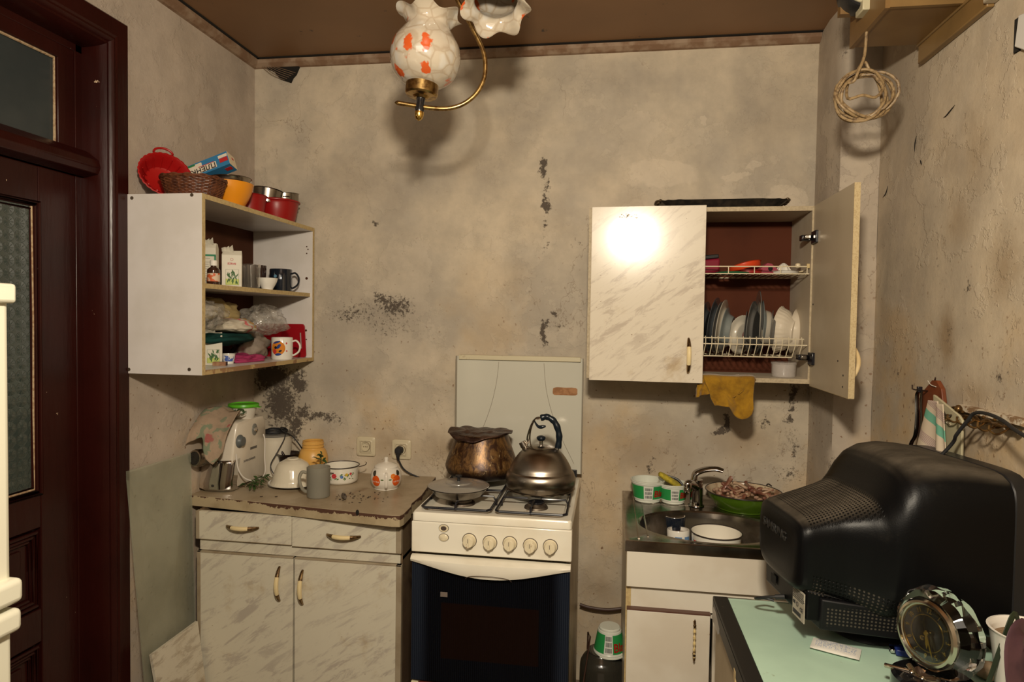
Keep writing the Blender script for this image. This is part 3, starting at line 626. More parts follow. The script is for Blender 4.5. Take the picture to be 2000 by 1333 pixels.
dl = MB(TR((rx0+.0115, ry-.003, 0), (0, 0, math.radians(-2.0)))).box(0, .4085, -.017, 0, rz0-.006, rz1+.002).build('door', MARB, t_rc, bevel=.001)
MB(TR((rx0+.0115, ry-.003, 0), (0, 0, math.radians(-2.0)))).box(-.0008, .0002, -.0172, 0, rz0-.006, rz1+.002).build('edge_strip', EDB, dl, smooth=0)
handle(dl, at(1344, 695, Y=ry-.033), .125, 'z')
m = MB(); random.seed(3); sc_ = at(1225, 424, Y=ry)
for i in range(26):
    x = sc_.x+random.gauss(0, .016); z = sc_.z+random.gauss(0, .004); m.box(x, x+random.uniform(.002, .008), ry-.0265, ry-.0245, z, z+random.uniform(.0005, .0016))
m.build('scratch', mt('scratch_brown', (.30, .20, .10), .8), dl, smooth=0)
# open leaf, hinged on the right side
M_ = TR((rx1-.002, ry-.002, 0), (0, 0, math.radians(-90.5)))
m = MB(M_); m.box(.0, .398, -.008, .009, rz0-.006, rz1+.0); m.mi = 1; m.box(.398, .3995, -.0082, .0092, rz0-.006, rz1)
m.box(0, .398, -.008, .009, rz0-.0075, rz0-.0058)
lf = m.build('door', [mt('dull_beige_leaf', (.46, .385, .275), .45, col2=(.40, .325, .225), vs=3, dirt=((.2, .12, .06), 40, .70, .76)), mt('speckled_edge', (.46, .36, .20), .6, col2=(.37, .275, .14), vs=260, lo=.45, hi=.65)], t_rc, smooth=0)
m = MB(M_)
pts = [(.335+.0*t, .010+.030*math.sin(pi*t)**.75, 1.352+.125*t) for t in [i/20 for i in range(21)]]
m.tube(pts, [.003+.0038*math.sin(pi*i/20)**.6 for i in range(21)], 10); m.build('handle', [CREAM], lf)
for x, z in ((.30, 1.416), (.352, 1.375), (.35, 1.34), (.02, 1.60)): MB(M_).cyl(.003, 0, .001, 10, TR((x, -.0083, z), (pi/2, 0, 0))).build('screw_hole', BLK, lf)
for z in (1.838, 1.41):
    h = MB(); h.box(rx1-.050, rx1-.016, ry-.002, ry+.030, z-.010, z+.010); h.box(rx1-.020, rx1-.008, ry-.058, ry-.006, z-.024, z+.020); h.mi = 1; h.box(rx1-.045, rx1-.0225, ry-.022, ry-.004, z-.006, z+.008)
    h.build('hinge', [BLACKENAMEL, STEEL], lf, bevel=.003)
# ================================================================ things on top of the left cabinet
def obj_lathe(name, label, cat, mat, prof, loc, rot=(0, 0, 0), n=48, wave=None, group=None, sm=40):
    o = MB().lathe(prof, n, wave=wave).build(name, mat, smooth=sm); o.location = loc; o.rotation_euler = rot; WM[o.name] = TR(loc, rot)
    return tag(o, label, cat, group)
ZT = 1.9232
# red plastic bread basket leaning on the wall
p = at(322, 336, X=.075)
t = thing('bread_basket', 'red plastic basket with scalloped rim tipped against the wall behind the wicker basket', 'basket', (.072, p.y, 2.004), (0, math.radians(71), math.radians(-38)))
def scal(r, z, a, j):
    return (r*(1+(.03*abs(math.sin(a*14)) if j in (5, 6, 7) else 0)), z)
REDT = NT('translucent_red'); REDT.set(Base_Color=(.33, .006, .006), Roughness=.3, Subsurface_Weight=.0, Coat_Weight=.2); REDT = REDT.mat
m = MB(); pr = [(0, -.035), (.045, -.035), (.052, -.03), (.066, -.008), (.073, .012), (.078, .016), (.080, .018), (.076, .019), (.070, .012), (.063, -.006), (.049, -.029), (.042, -.0315), (0, -.0315)]
m.lathe(pr, 84, TR(s=(1, 1.05, 1)), scal); m.build('bowl', REDT, t, world=False)
m = MB()
for i in range(14):
    a = 2*pi*i/14; m.tube([(.047*math.cos(a), .047*math.sin(a), -.029), (.0615*math.cos(a), .0615*math.sin(a), -.008), (.069*math.cos(a), .069*math.sin(a), .011)], .0018, 5)
m.build('rib', REDT, t, world=False)['kind'] = 'stuff'
m = MB(); m.tube([(-.078+.0-.020*math.sin(a), .03*math.cos(a), .018) for a in [pi*i/14 for i in range(15)]], .004, 8); m.build('handle', REDT, t, world=False)
# wicker basket: woven strands
p = at(362, 378, X=.18)
t = thing('wicker_basket', 'dark brown woven wicker basket at the near end of the cabinet top', 'basket', (.180, -.697, ZT), (0, 0, .15))
WK = mt('dark_wicker', (.13, .042, .016), .45, col2=(.06, .018, .008), vs=60)
m = MB(); ha, hb, H = .098, .084, .066
def oval(s, z, ph=0, amp=0, ns=24):
    out = []
    for i in range(96):
        a = 2*pi*i/96; e = 2.6; c, s_ = math.cos(a), math.sin(a)
        rr_ = 1/((abs(c)**e+abs(s_)**e)**(1/e)); w_ = 1+amp*math.sin(a*ns+ph)
        out.append((ha*s*rr_*c*w_, hb*s*rr_*s_*w_, z))
    return out
for i in range(13):
    z = .004+H*i/13; m.tube(oval(.78+.22*(i/13)**.8, z, pi*(i % 2), .022), .0031, 6, True)
for i in range(24):
    a = 2*pi*(i+.5)/24; pt = []
    for j in range(6):
        o_ = oval(.78+.22*(j/5)**.8, .002+H*j/5)[int((i+.5)*4) % 96]; pt.append(o_)
    m.tube(pt, .0026, 6)
m.build('weave', WK, t, world=False)['kind'] = 'stuff'
m = MB(); a = [Vector(q) for q in oval(1.02, H+.001)]
m.tube([q+Vector((0, 0, .0025*math.sin(i*.9))) for i, q in enumerate(a)], .004, 7, True); m.tube([q+Vector((0, 0, -.0025*math.sin(i*.9)+.003)) for i, q in enumerate(a)], .004, 7, True); m.build('rim', WK, t, world=False)
MB().loft([oval(.76, .001), oval(.76, .004)]).build('base', WK, t, world=False)
# cling film box
pa, pb = at(453, 314, X=.215), at(370, 347, X=.06)
ax = (pa-pb).normalized(); L = .30
t = thing('film_box', 'blue and white cling film box lying slanted on the wicker basket', 'box', pa)
rz = math.atan2(ax.y, ax.x); ry_ = -math.asin(ax.z); rotm = Euler((math.radians(-14), ry_, rz), 'XYZ').to_matrix().to_4x4()
M_ = Matrix.Translation(pa) @ rotm; WHT = mt('printed_white_card', (.66, .58, .46), .5); BLU = mt('printed_blue_card', (.03, .17, .34), .45); REDC = mt('printed_red', (.42, .02, .02), .5); GRC = mt('printed_green_card', (.02, .17, .06), .5); INK = mt('black_ink', (.015, .012, .012), .6)
hw = .0265
MB(M_).box(-L, 0, -hw, hw, -hw, hw).build('carton', BLU, t, smooth=0)
def dec(name, mat, x0, x1, z0, z1, side='y', off=.0006):
    m = MB(M_)
    if side == 'y': m.box(x0, x1, -hw-off, -hw, z0, z1)
    if side == 'x': m.box(0, off, x0, x1, z0, z1)
    if side == 'z': m.box(x0, x1, z0, z1, -hw-off, -hw)
    return m.build(name, mat, t, smooth=0)
dec('end_panel', mt('bare_card', (.66, .55, .38), .7), -hw, hw, -hw, hw, 'x')
dec('end_mark', REDC, .002, .014, .006, .014, 'x', .0012)
dec('white_panel', WHT, -.036, -.002, .008, .019, 'y', .001); dec('red_panel', REDC, -.034, -.003, -.010, .006, 'y', .0013)
dec('white_stripe', WHT, -.20, -.048, -.019, .004, 'y', .001); dec('red_stripe', REDC, -.115, -.055, .004, .0065, 'y', .0013)
dec('white_flap', WHT, -.19, -.10, .002, .021, 'y', .0012); dec('green_band', GRC, -.21, -.125, .016, .0235, 'y', .0016); dec('red_panel', REDC, -.03, -.006, -.010, .008, 'z', .001)
R3 = rotm.to_3x3()
text('ПЛЕНКА ПИЩЕВАЯ', .027, INK, t, M_ @ Vector((-.050, -hw-.0016, .0015)), R3 @ Vector((-1, 0, 0)), R3 @ Vector((0, 0, -1)), bold=.0004)
# bowls and pans
YEL = mt('orange_plastic', (.70, .26, .01), .3, coat=.15)
p = at(470, 372, X=.185)
obj_lathe('mixing_bowl', 'orange yellow plastic bowl behind the wicker basket', 'bowl', YEL, shell(smooth_prof([(0, 0), (.046, 0), (.062, .018), (.080, .055), (.088, .088)]), .002), (.205, -.535, ZT+.0005))
obj_lathe('steel_bowl', 'steel bowl sitting inside the orange plastic bowl', 'bowl', STEEL, shell(smooth_prof([(0, 0), (.04, .001), (.066, .03), (.080, .064), (.0835, .067)]), .0012), (.205, -.530, ZT+.0365), (0, math.radians(-4), 0))
obj_lathe('washing_bowl', 'red plastic bowl holding steel pans at the far end of the cabinet top', 'bowl', RED, shell(smooth_prof([(0, 0), (.066, 0), (.074, .008), (.084, .05), (.089, .086), (.096, .089), (.096, .095), (.091, .097)], 4), .002), (.180, -.138, ZT+.0005))
obj_lathe('plastic_bowl', 'dark red plastic bowl between the orange bowl and the pan bowl', 'bowl', RED, shell(smooth_prof([(0, 0), (.05, 0), (.06, .01), (.066, .06), (.071, .080), (.074, .081)], 4), .002), (.165, -.335, ZT+.0005), n=48)
t = thing('saucepan', 'small steel saucepan with lugs stacked in the red bowl', 'saucepan', (.200, -.105, ZT+.068), (math.radians(4), 0, 0))
MB().lathe(shell([(0, 0), (.052, 0), (.057, .004), (.059, .064), (.0625, .066)], .0014), 44).build('pan', STEEL, t, world=False)
for s_ in (-1, 1): m = MB(); m.loft([[(.058*math.cos(a)*1, s_*.057+s_*0, .055+z) for a, z in ((1.2, 0), (1.9, 0), (1.9, .004), (1.2, .004))], [(.012, s_*.080, .058), (-.012, s_*.080, .058), (-.012, s_*.080, .061), (.012, s_*.080, .061)]]); m.build('lug', STEEL, t, world=False, bevel=.001)
t = thing('steel_pot', 'steel pot with a rolled rim leaning in the red bowl against the wall', 'pot', (.160, -.185, ZT+.074), (math.radians(-6), math.radians(5), 0))
MB().lathe(shell([(0, 0), (.05, 0), (.055, .004), (.060, .058), (.064, .061)], .0014), 44).build('pan', STEEL, t, world=False)
m = MB(); m.tube(spl([(.05, .045, .045), (.072, .052, .05), (.078, .03, .05), (.058, .018, .045)], 5), .003, 7); m.build('handle', STEEL, t, world=False)

# ================================================================ middle shelf
ZS = 1.6353
CARD = mt('milk_carton_card', (.60, .56, .46), .5, col2=(.52, .48, .38), vs=12); GRN = mt('carton_green', (.03, .20, .10), .5); LEAF = mt('printed_leaf', (.03, .10, .02), .6); LIME = mt('printed_lime', (.42, .48, .12), .6); GREYT = mt('printed_grey', (.24, .22, .18), .7)
def carton(label, loc, rz, w_, d_, h, green=False, name='carton', cat='carton', brand=None):
    t = thing(name, label, cat, loc, (0, 0, rz)); m = MB(); a, b = w_/2, d_/2
    tilt = .006
    m.loft([[(-a, -b, 0), (a, -b, 0), (a, b, 0), (-a, b, 0)], [(-a, -b, h), (a, -b, h), (a, b, h), (-a, b, h)], [(-a*.9, -b*.45, h+.016), (a*.98, -b*.5, h+.018), (a*.98, b*.4, h+.017), (-a*.9, b*.4, h+.014)]], cap=True)
    m.build('box', CARD, t, world=False, smooth=0, bevel=.0008)
    m = MB(); random.seed(int(abs(rz)*100)+7)
    for i in range(3):
        x = -a+.012*i; m.add([(x, -b*.4, h+.012), (x+.016, -b*.5-.004*i, h+.012), (x+.012, -b*.6, h+.030+.004*i), (x-.002, -b*.3, h+.026)], [(0, 1, 2, 3)])
    m.build('torn_flap', CARD, t, world=False, solid=.0008, smooth=0)
    f = -b-.0006; Rm = WM[t.name].to_3x3(); X_ = Rm @ Vector((1, 0, 0)); Wp = lambda x, z, o=0: WM[t.name] @ Vector((x, f-o, z))
    if green:
        m = MB(); m.box(-a-.0004, -a*.72, f, -b+.001, 0, h*.8); m.box(a*.78, a+.0004, f, -b+.001, 0, h*.8); m.box(-a, a, f, -b, h*.78, h*.83); m.box(-a-.0006, -a, -b, b, 0, h*.8); m.build('green_print', GRN, t, world=False, smooth=0)
        lines = [(h*.72, .7)]+[(h*(.62-.06*i), .5+.3*random.random()) for i in range(9)]
    else:
        MB().box(-a*.62, a*.72, f, -b, h*.07, h*.26).build('lime_print', LIME, t, world=False, smooth=0)
        m = MB()
        for i in range(26):
            x = random.uniform(-a*.4, a*.55); z = random.uniform(h*.14, h*.5); an = random.uniform(-.7, .7); tt = TR((x, f-.0006, z), (0, an, 0), (.0022, .0004, .0085)); m.lathe([(0, -1), (.7, -.4), (1, 0), (.6, .5), (0, 1)], 6, tt)
        m.build('leaf_print', LEAF, t, world=False)['kind'] = 'stuff'
        m = MB(); m.tube([(-a*.6, f, h*.55), (a*.7, f, h*.55), (a*.7, f, h*.07), (-a*.6, f, h*.07)], .0004, 4, True); m.build('print_frame', LEAF, t, world=False)
        if brand:
            text(brand, h*.085, REDC, t, Wp(0, h*.70, .0004), X_, (0, 0, 1), align='CENTER', bold=.0003)
            MB().lathe([(.0042, 0), (.0052, 0), (.0052, .0006), (.0042, .0006)], 20, TR((0, f, h*.86), (pi/2, 0, 0))).build('emblem', REDC, t, world=False)
        lines = []
    m = MB()   # small print on the left side and front
    for i in range(11): z = h*(.86-.06*i); m.box(-a-.0005, -a, -b*.7, b*random.uniform(.2, .7), z, z+.0012)
    for z, l in lines: m.box(-a*.55, -a*.55+a*1.1*l, f-.0004, f, z, z+.0014)
    m.build('small_print', GREYT, t, world=False, smooth=0)['kind'] = 'stuff'
    return t
carton('green edged carton at the near end of the middle shelf', (.17, -.590, ZS), .35, .048, .045, .135, green=True)
carton('white herbal carton with red lettering standing on the middle shelf', (.20, -.500, ZS), .50, .068, .055, .118, brand='SÜRVE')
t = thing('medicine_bottle', 'brown medicine bottle with white cap on the middle shelf', 'bottle', (.255, -.700, ZS))
MB().lathe(smooth_prof([(0, 0), (.019, 0), (.0205, .003), (.0205, .045), (.018, .053), (.0095, .060), (.009, .066), (.0, .066)], 3), 30).build('glass', mt('amber_glass', (.035, .012, .006), .08, coat=.6), t, world=False)
MB().lathe([(0, .064), (.0115, .064), (.0115, .080), (.010, .082), (0, .082)], 24).build('cap', PORC, t, world=False)
MB().lathe([(.0209, .010), (.0209, .038)], 30).build('label', mt('orange_label', (.55, .42, .30), .6, col2=(.50, .10, .03), vs=70, lo=.48, hi=.52), t, world=False)
k = NT('cut_glass'); k.set(Base_Color=(.88, .85, .80), Roughness=.04, Transmission_Weight=.97, IOR=1.45); CUT = k.mat
def facet(r, z, a, j): return (r*(1-.03*abs(math.sin(a*6+z*60))), z)
obj_lathe('crystal_glass', 'cut crystal glass standing on the middle shelf beside the white carton', 'glass', CUT, shell([(0, 0), (.032, 0), (.034, .008), (.035, .03), (.036, .06), (.037, .094)], .003), (.215, -.400, ZS), n=72, wave=facet, sm=12)
obj_lathe('small_cup', 'small white cup without handle in front of the black mugs', 'cup', PORC, shell(smooth_prof([(0, 0), (.019, 0), (.022, .006), (.034, .028), (.040, .047)], 4), .0022), (.235, -.310, ZS))
def mug(name, label, loc, rz, r, h, mat, hmat=None, taper=1.0, group=None, inner=None):
    t = thing(name, label, 'mug', loc, (0, 0, rz), group); pr = shell([(0, 0), (r*.92*taper, 0), (r*taper, .005), (r*(taper+1)/2, h*.5), (r, h-.003), (r-.0015, h)], .0035)
    m = MB(); m.lathe(pr, 44)
    o = m.build('body', [mat]+([inner] if inner else []), t, world=False)
    if inner:
        for pl in o.data.polygons:
            c = pl.center
            if math.hypot(c.x, c.y) < r*.945*((taper-1)*(1-c.z/h)+1) and c.z > .003: pl.material_index = 1
    m = MB(); rr_ = r*.97
    m.tube(spl([(rr_-.004, 0, h*.80), (rr_+.016, 0, h*.84), (rr_+.030, 0, h*.62), (rr_+.026, 0, h*.36), (rr_+.008, 0, h*.20), (rr_-.006, 0, h*.17)], 6), .0052, 10, flat=.8); m.build('handle', hmat or mat, t, world=False)
    return t
NAVY = mt('black_glazed_mug', (.008, .012, .02), .08, coat=.6)
t = mug('mug', 'glossy black mug at the far end of the middle shelf', (.185, -.108, ZS), .25, .047, .098, NAVY)
MB().lathe([(0, 0), (.007, 0), (.006, .001), (0, .0012)], 14, TR((-.012, -.0465, .066), (pi/2, 0, -.25))).build('blue_dot', mt('blue_spot', (.12, .25, .36), .3), t, world=False)
mug('mug', 'dark brown mug half hidden behind the crystal glass', (.085, -.300, ZS), 2.6, .04, .095, mt('dark_brown_mug', (.02, .011, .01), .15, coat=.4))
def scl(r, z, a, j): return (r*(1+(.05*math.sin(a*12) if z > .08 else 0)), z)
obj_lathe('fluted_bowl', 'dark brown bowl with crimped rim behind the black mug', 'bowl', mt('dark_brown_glaze', (.03, .014, .012), .2, coat=.3), shell([(0, 0), (.03, 0), (.04, .03), (.044, .108)], .003), (.11, -.185, ZS), n=96, wave=scl)

# ================================================================ bottom shelf
ZB = 1.3513
k = NT('clear_plastic_film'); k.set(Base_Color=(.42, .39, .34), Roughness=.14, Transmission_Weight=.0, Alpha=k.ramp(k.noise(30, 5, .7), .38, .62, .14, .55), Specular_IOR_Level=.9); k.bump(k.voro(28, 'DISTANCE_TO_EDGE'), .9, .012); FILM = k.mat
def lump(name, label, cat, mat, loc, rad, seed, amp=.35, rot=(0, 0, 0), parent=None, sub=4, fold=6, group=None, floor=None):
    bm = bmesh.new(); bmesh.ops.create_icosphere(bm, subdivisions=sub, radius=1)
    for v in bm.verts:
        p = v.co.copy(); n_ = mn.noise(p*1.6+Vector((seed, 0, 0)))+.5*mn.noise(p*3.7+Vector((0, seed, 0))); rg = 1-abs(mn.noise(p*fold*.5+Vector((seed, seed, 3))))*2
        v.co = p*(1+amp*n_+amp*.35*rg)
        v.co = Vector((v.co.x*rad[0], v.co.y*rad[1], v.co.z*rad[2]))
    R_ = Euler(rot).to_matrix()
    for v in bm.verts:
        v.co = R_ @ v.co
        if floor is not None: v.co.z = max(v.co.z, floor-loc[2]+.0005+.0004*random.random())
    me = bpy.data.meshes.new(name); bm.to_mesh(me); bm.free(); me.materials.append(mat); me.shade_smooth()
    o = bpy.data.objects.new(name, me); COL.objects.link(o); o.location = loc; WM[o.name] = TR(loc)
    if parent is None: tag(o, label, cat, group)
    return o
lump('plastic_bag', 'clear crumpled plastic bag at the near end under the middle shelf', 'bag', FILM, (.150, -.665, 1.535), (.10, .09, .058), 1.2)
lump('plastic_bag', 'clear crumpled plastic bag bulging toward the far mug on the bottom shelf', 'bag', FILM, (.185, -.262, 1.512), (.080, .10, .058), 5.7)
lump('plastic_bag', 'yellowish plastic bag pushed up under the middle shelf at the back', 'bag', mt('yellow_film', (.42, .32, .14), .3, alpha=.8), (.095, -.46, 1.545), (.07, .11, .05), 9.1, .3)
lump('plastic_bag', 'grey plastic bag standing low at the near end of the bottom shelf', 'bag', FILM, (.125, -.705, 1.40), (.07, .06, .048), 3.3, floor=ZB)
lump('green_bag', 'dark green folded bag beneath the striped cloth', 'bag', textile('dark_green_bag', (.012, .05, .042), (.008, .03, .026)), (.145, -.475, 1.445), (.095, .145, .024), 2.2, .25, floor=ZB)
lump('pink_rag', 'bright pink rag under the grey towel on the bottom shelf', 'cloth', textile('pink_cotton', (.38, .05, .13), (.28, .03, .09)), (.17, -.37, 1.362), (.05, .10, .018), 4.4, .5, floor=ZB)
lump('grey_towel', 'crumpled grey towel behind the white mug', 'towel', textile('grey_terry', (.30, .25, .20), (.24, .20, .165)), (.135, -.26, 1.405), (.055, .105, .052), 7.7, .35, (0, 0, .1), floor=ZB)
k = NT('striped_cotton'); s_ = k.sep(); q = k.math('ADD', k.math('MULTIPLY', s_[1], 1), k.math('MULTIPLY', s_[2], .9))
c = k.mix(k.ramp(q, .035, .037), (.46, .41, .32), (.52, .30, .09)); pk = k.math('MULTIPLY', k.ramp(q, -.004, -.002), k.ramp(q, .012, .010)); c = k.mix(pk, c, (.50, .13, .13)); k.set(Base_Color=c, Roughness=.95)
lump('striped_cloth', 'cream cloth with orange and pink stripes lying on the green bag', 'cloth', k.mat, (.185, -.475, 1.492), (.07, .10, .026), 6.1, .3)
carton('torn white carton near the matchbox on the bottom shelf', (.165, -.565, ZB), .55, .062, .045, .100)
t = thing('matchbox', 'small brown matchbox at the front of the bottom shelf', 'matchbox', (.215, -.600, ZB), (0, 0, .35))
MB().box(-.022, .022, -.015, .015, 0, .013).build('sleeve', mt('matchbox_tan', (.30, .16, .08), .7, col2=(.22, .10, .05), vs=60), t, world=False, smooth=0); MB().box(.0222, .0228, -.014, .014, .001, .012).build('striker', mt('striker_brown', (.05, .02, .02), .8), t, world=False, smooth=0)
t = thing('yogurt_cup', 'small white tub with blue and red label behind the torn carton', 'tub', (.185, -.500, ZB))
MB().lathe(shell([(0, 0), (.018, 0), (.024, .035), (.026, .037)], .001), 30).build('tub', PORC, t, world=False); MB().lathe([(.0200, .009), (.0238, .031)], 30).build('label', mt('tub_label', (.60, .58, .55), .5, col2=(.05, .10, .35), vs=50, lo=.5, hi=.53), t, world=False)
t = mug('mug', 'white mug with an orange printed disc on the bottom shelf', (.235, -.190, ZB), .3, .043, .092, PORC)
m = MB()
def wrap(m, r, a0, z0, pts, off=.0004):
    """flat patch wrapped on a cylinder"""
    n = len(pts); m.add([((r+off)*math.cos(a0+x/r), (r+off)*math.sin(a0+x/r), z0+z) for x, z in pts]+[((r+off+.0003)*math.cos(a0), (r+off+.0003)*math.sin(a0), z0)], [(i, (i+1) % n, n) for i in range(n)])
def wdisc(m, r, a0, z0, ra, off=.0004, rb=None, rot=0):
    for k_ in range(4):
        pass
    N_ = 24; rings = []
    for f in (0.02, .35, .7, 1.0):
        ring = []
        for i in range(N_):
            a = 2*pi*i/N_; x, z = ra*f*math.cos(a), (rb or ra)*f*math.sin(a); x, z = x*math.cos(rot)-z*math.sin(rot), x*math.sin(rot)+z*math.cos(rot)
            ring.append(((r+off)*math.cos(a0+x/r), (r+off)*math.sin(a0+x/r), z0+z))
        rings.append(ring)
    m.loft(rings)
wdisc(m, .0425, -1.80, .048, .030, .0009); m.build('orange_disc', mt('orange_print', (.60, .20, .02), .2), t, world=False)
BLUP = mt('blue_print', (.02, .05, .20), .3); REDP = mt('red_print', (.5, .03, .03), .3); BLP = mt('black_print', (.01, .01, .01), .3)
for nm, mat, lst in (('blue_stroke', BLUP, ((-1.9, .072, .016, .004, .3), (-1.7, .055, .012, .006, .9), (-1.75, .022, .013, .005, .1))), ('red_stroke', REDP, ((-2.1, .034, .008, .010, 0), (-.98, .068, .003, .004, 0), (-.96, .036, .003, .003, 0))), ('dark_stroke', BLP, ((-2.0, .05, .006, .006, 0), (-1.55, .036, .007, .004, .6)))):
    for a_, z_, ra, rb, ro in lst:
        m = MB(); wdisc(m, .0425, a_, z_, ra, .0016, rb, ro); m.build(nm, mat, t, world=False)
t = thing('chopping_board', 'red plastic chopping board standing upright at the far end of the bottom shelf', 'chopping board', (.15, -.035, ZB), (math.radians(7), 0, 0))
def board(m, w_, h, th, r=.012, slot=None):
    q = rr(-w_/2, w_/2, 0, h, r, 0); q = [(x, z) for x, z, _ in q]
    m.prism(q, -th/2, th/2, Matrix(((1, 0, 0, 0), (0, 0, 1, 0), (0, 1, 0, 0), (0, 0, 0, 1))))
m = MB(); board(m, .235, .148, .006); m.build('board', mt('red_board', (.30, .006, .012), .3), t, world=False, bevel=.001)
m = MB(); m.tube([(.098, -.0035, .04), (.098, -.0035, .11)], .005, 8, flat=.5); m.build('grip_slot', mt('slot_grey', (.35, .28, .26), .6), t, world=False)
# ================================================================ things on the worktop (top at z .8405)
ZW = .8408
# meat grinder
GX0, GX1, GY0, GY1, GH = .016, .142, -.415, -.150, .268
t = thing('meat_grinder', 'white electric meat grinder with chrome front standing in the worktop corner', 'meat grinder', (.07, -.30, ZW))
GW = mt('grinder_white', (.66, .60, .50), .25, col2=(.60, .53, .43), vs=4, coat=.3)
side = [(GY0+.012, ZW+.008), (GY0-.0, ZW+.035), (GY0+.018, ZW+.15), (GY0+.032, ZW+GH-.05), (GY0+.045, ZW+GH-.012), (GY0+.07, ZW+GH), (GY1-.04, ZW+GH), (GY1-.012, ZW+GH-.012), (GY1, ZW+GH-.05), (GY1, ZW+.03), (GY1-.015, ZW+.008)]
side = [(p.x, p.y) for p in spl([(a, b, 0) for a, b in side], 3)]
m = MB(); m.loft([[(x, y+(0 if not i_ else 0), z) for y, z in side] for i_, x in enumerate((GX0, GX1-.012))]+[[(GX1-.003, GY0+(y-GY0)*.985+.002, ZW+(z-ZW)*.985+.002) for y, z in side], [(GX1, GY0+(y-GY0)*.95+.006, ZW+(z-ZW)*.95+.006) for y, z in side]])
m.build('housing', GW, t, smooth=45)
m = MB()   # chrome front shield with a curved lower cut
fr = []
for i in range(13):
    z = ZW+.004+.118*i/12; y = GY0-.004+.0*(i)+(.0 if z < ZW+.035 else (z-ZW-.035)*.26)-.002+(.014 if i == 0 else 0)
    fr.append([(GX0-.002, y+.03, z), (GX0-.002, y, z), (GX0+.02, y-.012, z), (GX0+.065, y-.016, z), (GX1-.02, y-.012, z), (GX1+.001, y+.004, z), (GX1+.002, y+.045, z)])
m.loft(fr, cap=False, closed=False); m.build('chrome_front', CHROME, t, solid=.002)
m = MB(); q = []
for i in range(21):
    a = pi+pi*i/20; q.append((.066+.044*math.cos(a), .118+.075*math.sin(a)))
m.prism(q, -.0, .003, Matrix(((1, 0, 0, 0), (0, -.25, -1, GY0-.016), (0, 1, 0, ZW), (0, 0, 0, 1)))) if 0 else None
m.grid(lambda u, v: (.080+(2*u-1)*.050*(v*.97+.03)**.5, GY0-.0215+(ZW+.024+.098*v-ZW-.035)*.26+.008*(2*u-1)**2, ZW+.024+.098*v), 10, 20)
m.build('grey_apron', mt('silver_grey', (.07, .065, .06), .25, .6), t, smooth=60, solid=.002)
tt = TR((.055, GY0+.010, ZW+.135), (math.radians(84), 0, math.radians(-14)))
hd = MB().lathe([(0, .0), (.026, .0), (.026, .045), (.033, .050), (.034, .075), (.031, .082), (.026, .083), (.026, .079), (0, .079)], 40, tt).build('grinding_head', STEEL, t)
k = NT('mincer_plate'); v_ = k.voro(160, rnd=.3); k.set(Base_Color=k.mix(k.ramp(v_, .25, .35), (.003, .003, .003), (.05, .045, .04)), Metallic=.6, Roughness=.4)
MB().lathe([(0, .0795), (.0255, .0795), (.0255, .081), (0, .081)], 32, tt).build('mincer_plate', k.mat, hd)
m = MB(); m.tube([(.052+.03, GY0+.0, ZW+.17), (.052+.052, GY0-.01, ZW+.178)], .007, 10); m.build('clamp_screw', CHROME, hd)
MB().lathe([(0, 0), (.026, 0), (.026, .004), (.020, .010), (.018, .018), (0, .019)], 32, TR((GX1, -.355, ZW+.190), (0, pi/2, 0))).build('release_knob', mt('slate_grey_plastic', (.10, .11, .11), .4), t)
sw = MB().lathe([(0, 0), (.020, 0), (.020, .003), (.017, .004), (0, .004)], 28, TR((GX1, -.245, ZW+.220), (0, pi/2, 0), (1.2, .9, 1))).build('switch', mt('switch_grey', (.18, .18, .16), .3), t)
MB().lathe([(0, .004), (.011, .004), (.010, .011), (0, .013)], 24, TR((GX1, -.245, ZW+.220), (0, pi/2, 0))).build('switch_knob', CHROME, sw)
MB().box(GX1, GX1+.0006, -.275, -.225, ZW+.140, ZW+.150).build('name_plate', mt('grey_print', (.10, .09, .08), .5), t, smooth=0)
text('SUPERGRINDER', .0125, mt('grey_print', (.10, .09, .08), .5), t, (GX1+.0006, -.325, ZW+.098), (0, 1, 0), (0, 0, 1))
for x in (GX0+.02, GX1-.02):
    for y in (GY0+.03, GY1-.03): MB().cyl(.009, ZW-.0002, ZW+.010, 14, TR((x, y, 0))).build('foot', PORC, t)
m = MB(); m.lathe(shell([(0, 0), (.02, 0), (.028, .05), (.055, .062), (.058, .066)], .002), 30, TR((.045, GY0+.075, ZW+GH-.002), (0, 0, 0), (1, 1.1, .5))); m.build('hopper_tray', STEEL, t)
# white cord in front of the grinder
o = MB().tube(spl([(GX1+.004, GY0+.03, ZW+.145), (GX1+.014, -.385, ZW+.085), (GX1+.03, -.365, ZW+.045), (GX1+.055, -.33, ZW+.030), (GX1+.055, -.26, ZW+.040), (GX1+.030, -.215, ZW+.10), (GX1+.022, -.20, ZW+.165), (GX1+.01, -.19, ZW+.19)], 8), .0030, 8).build('power_cord', mt('white_cord', (.62, .58, .52), .4), t)
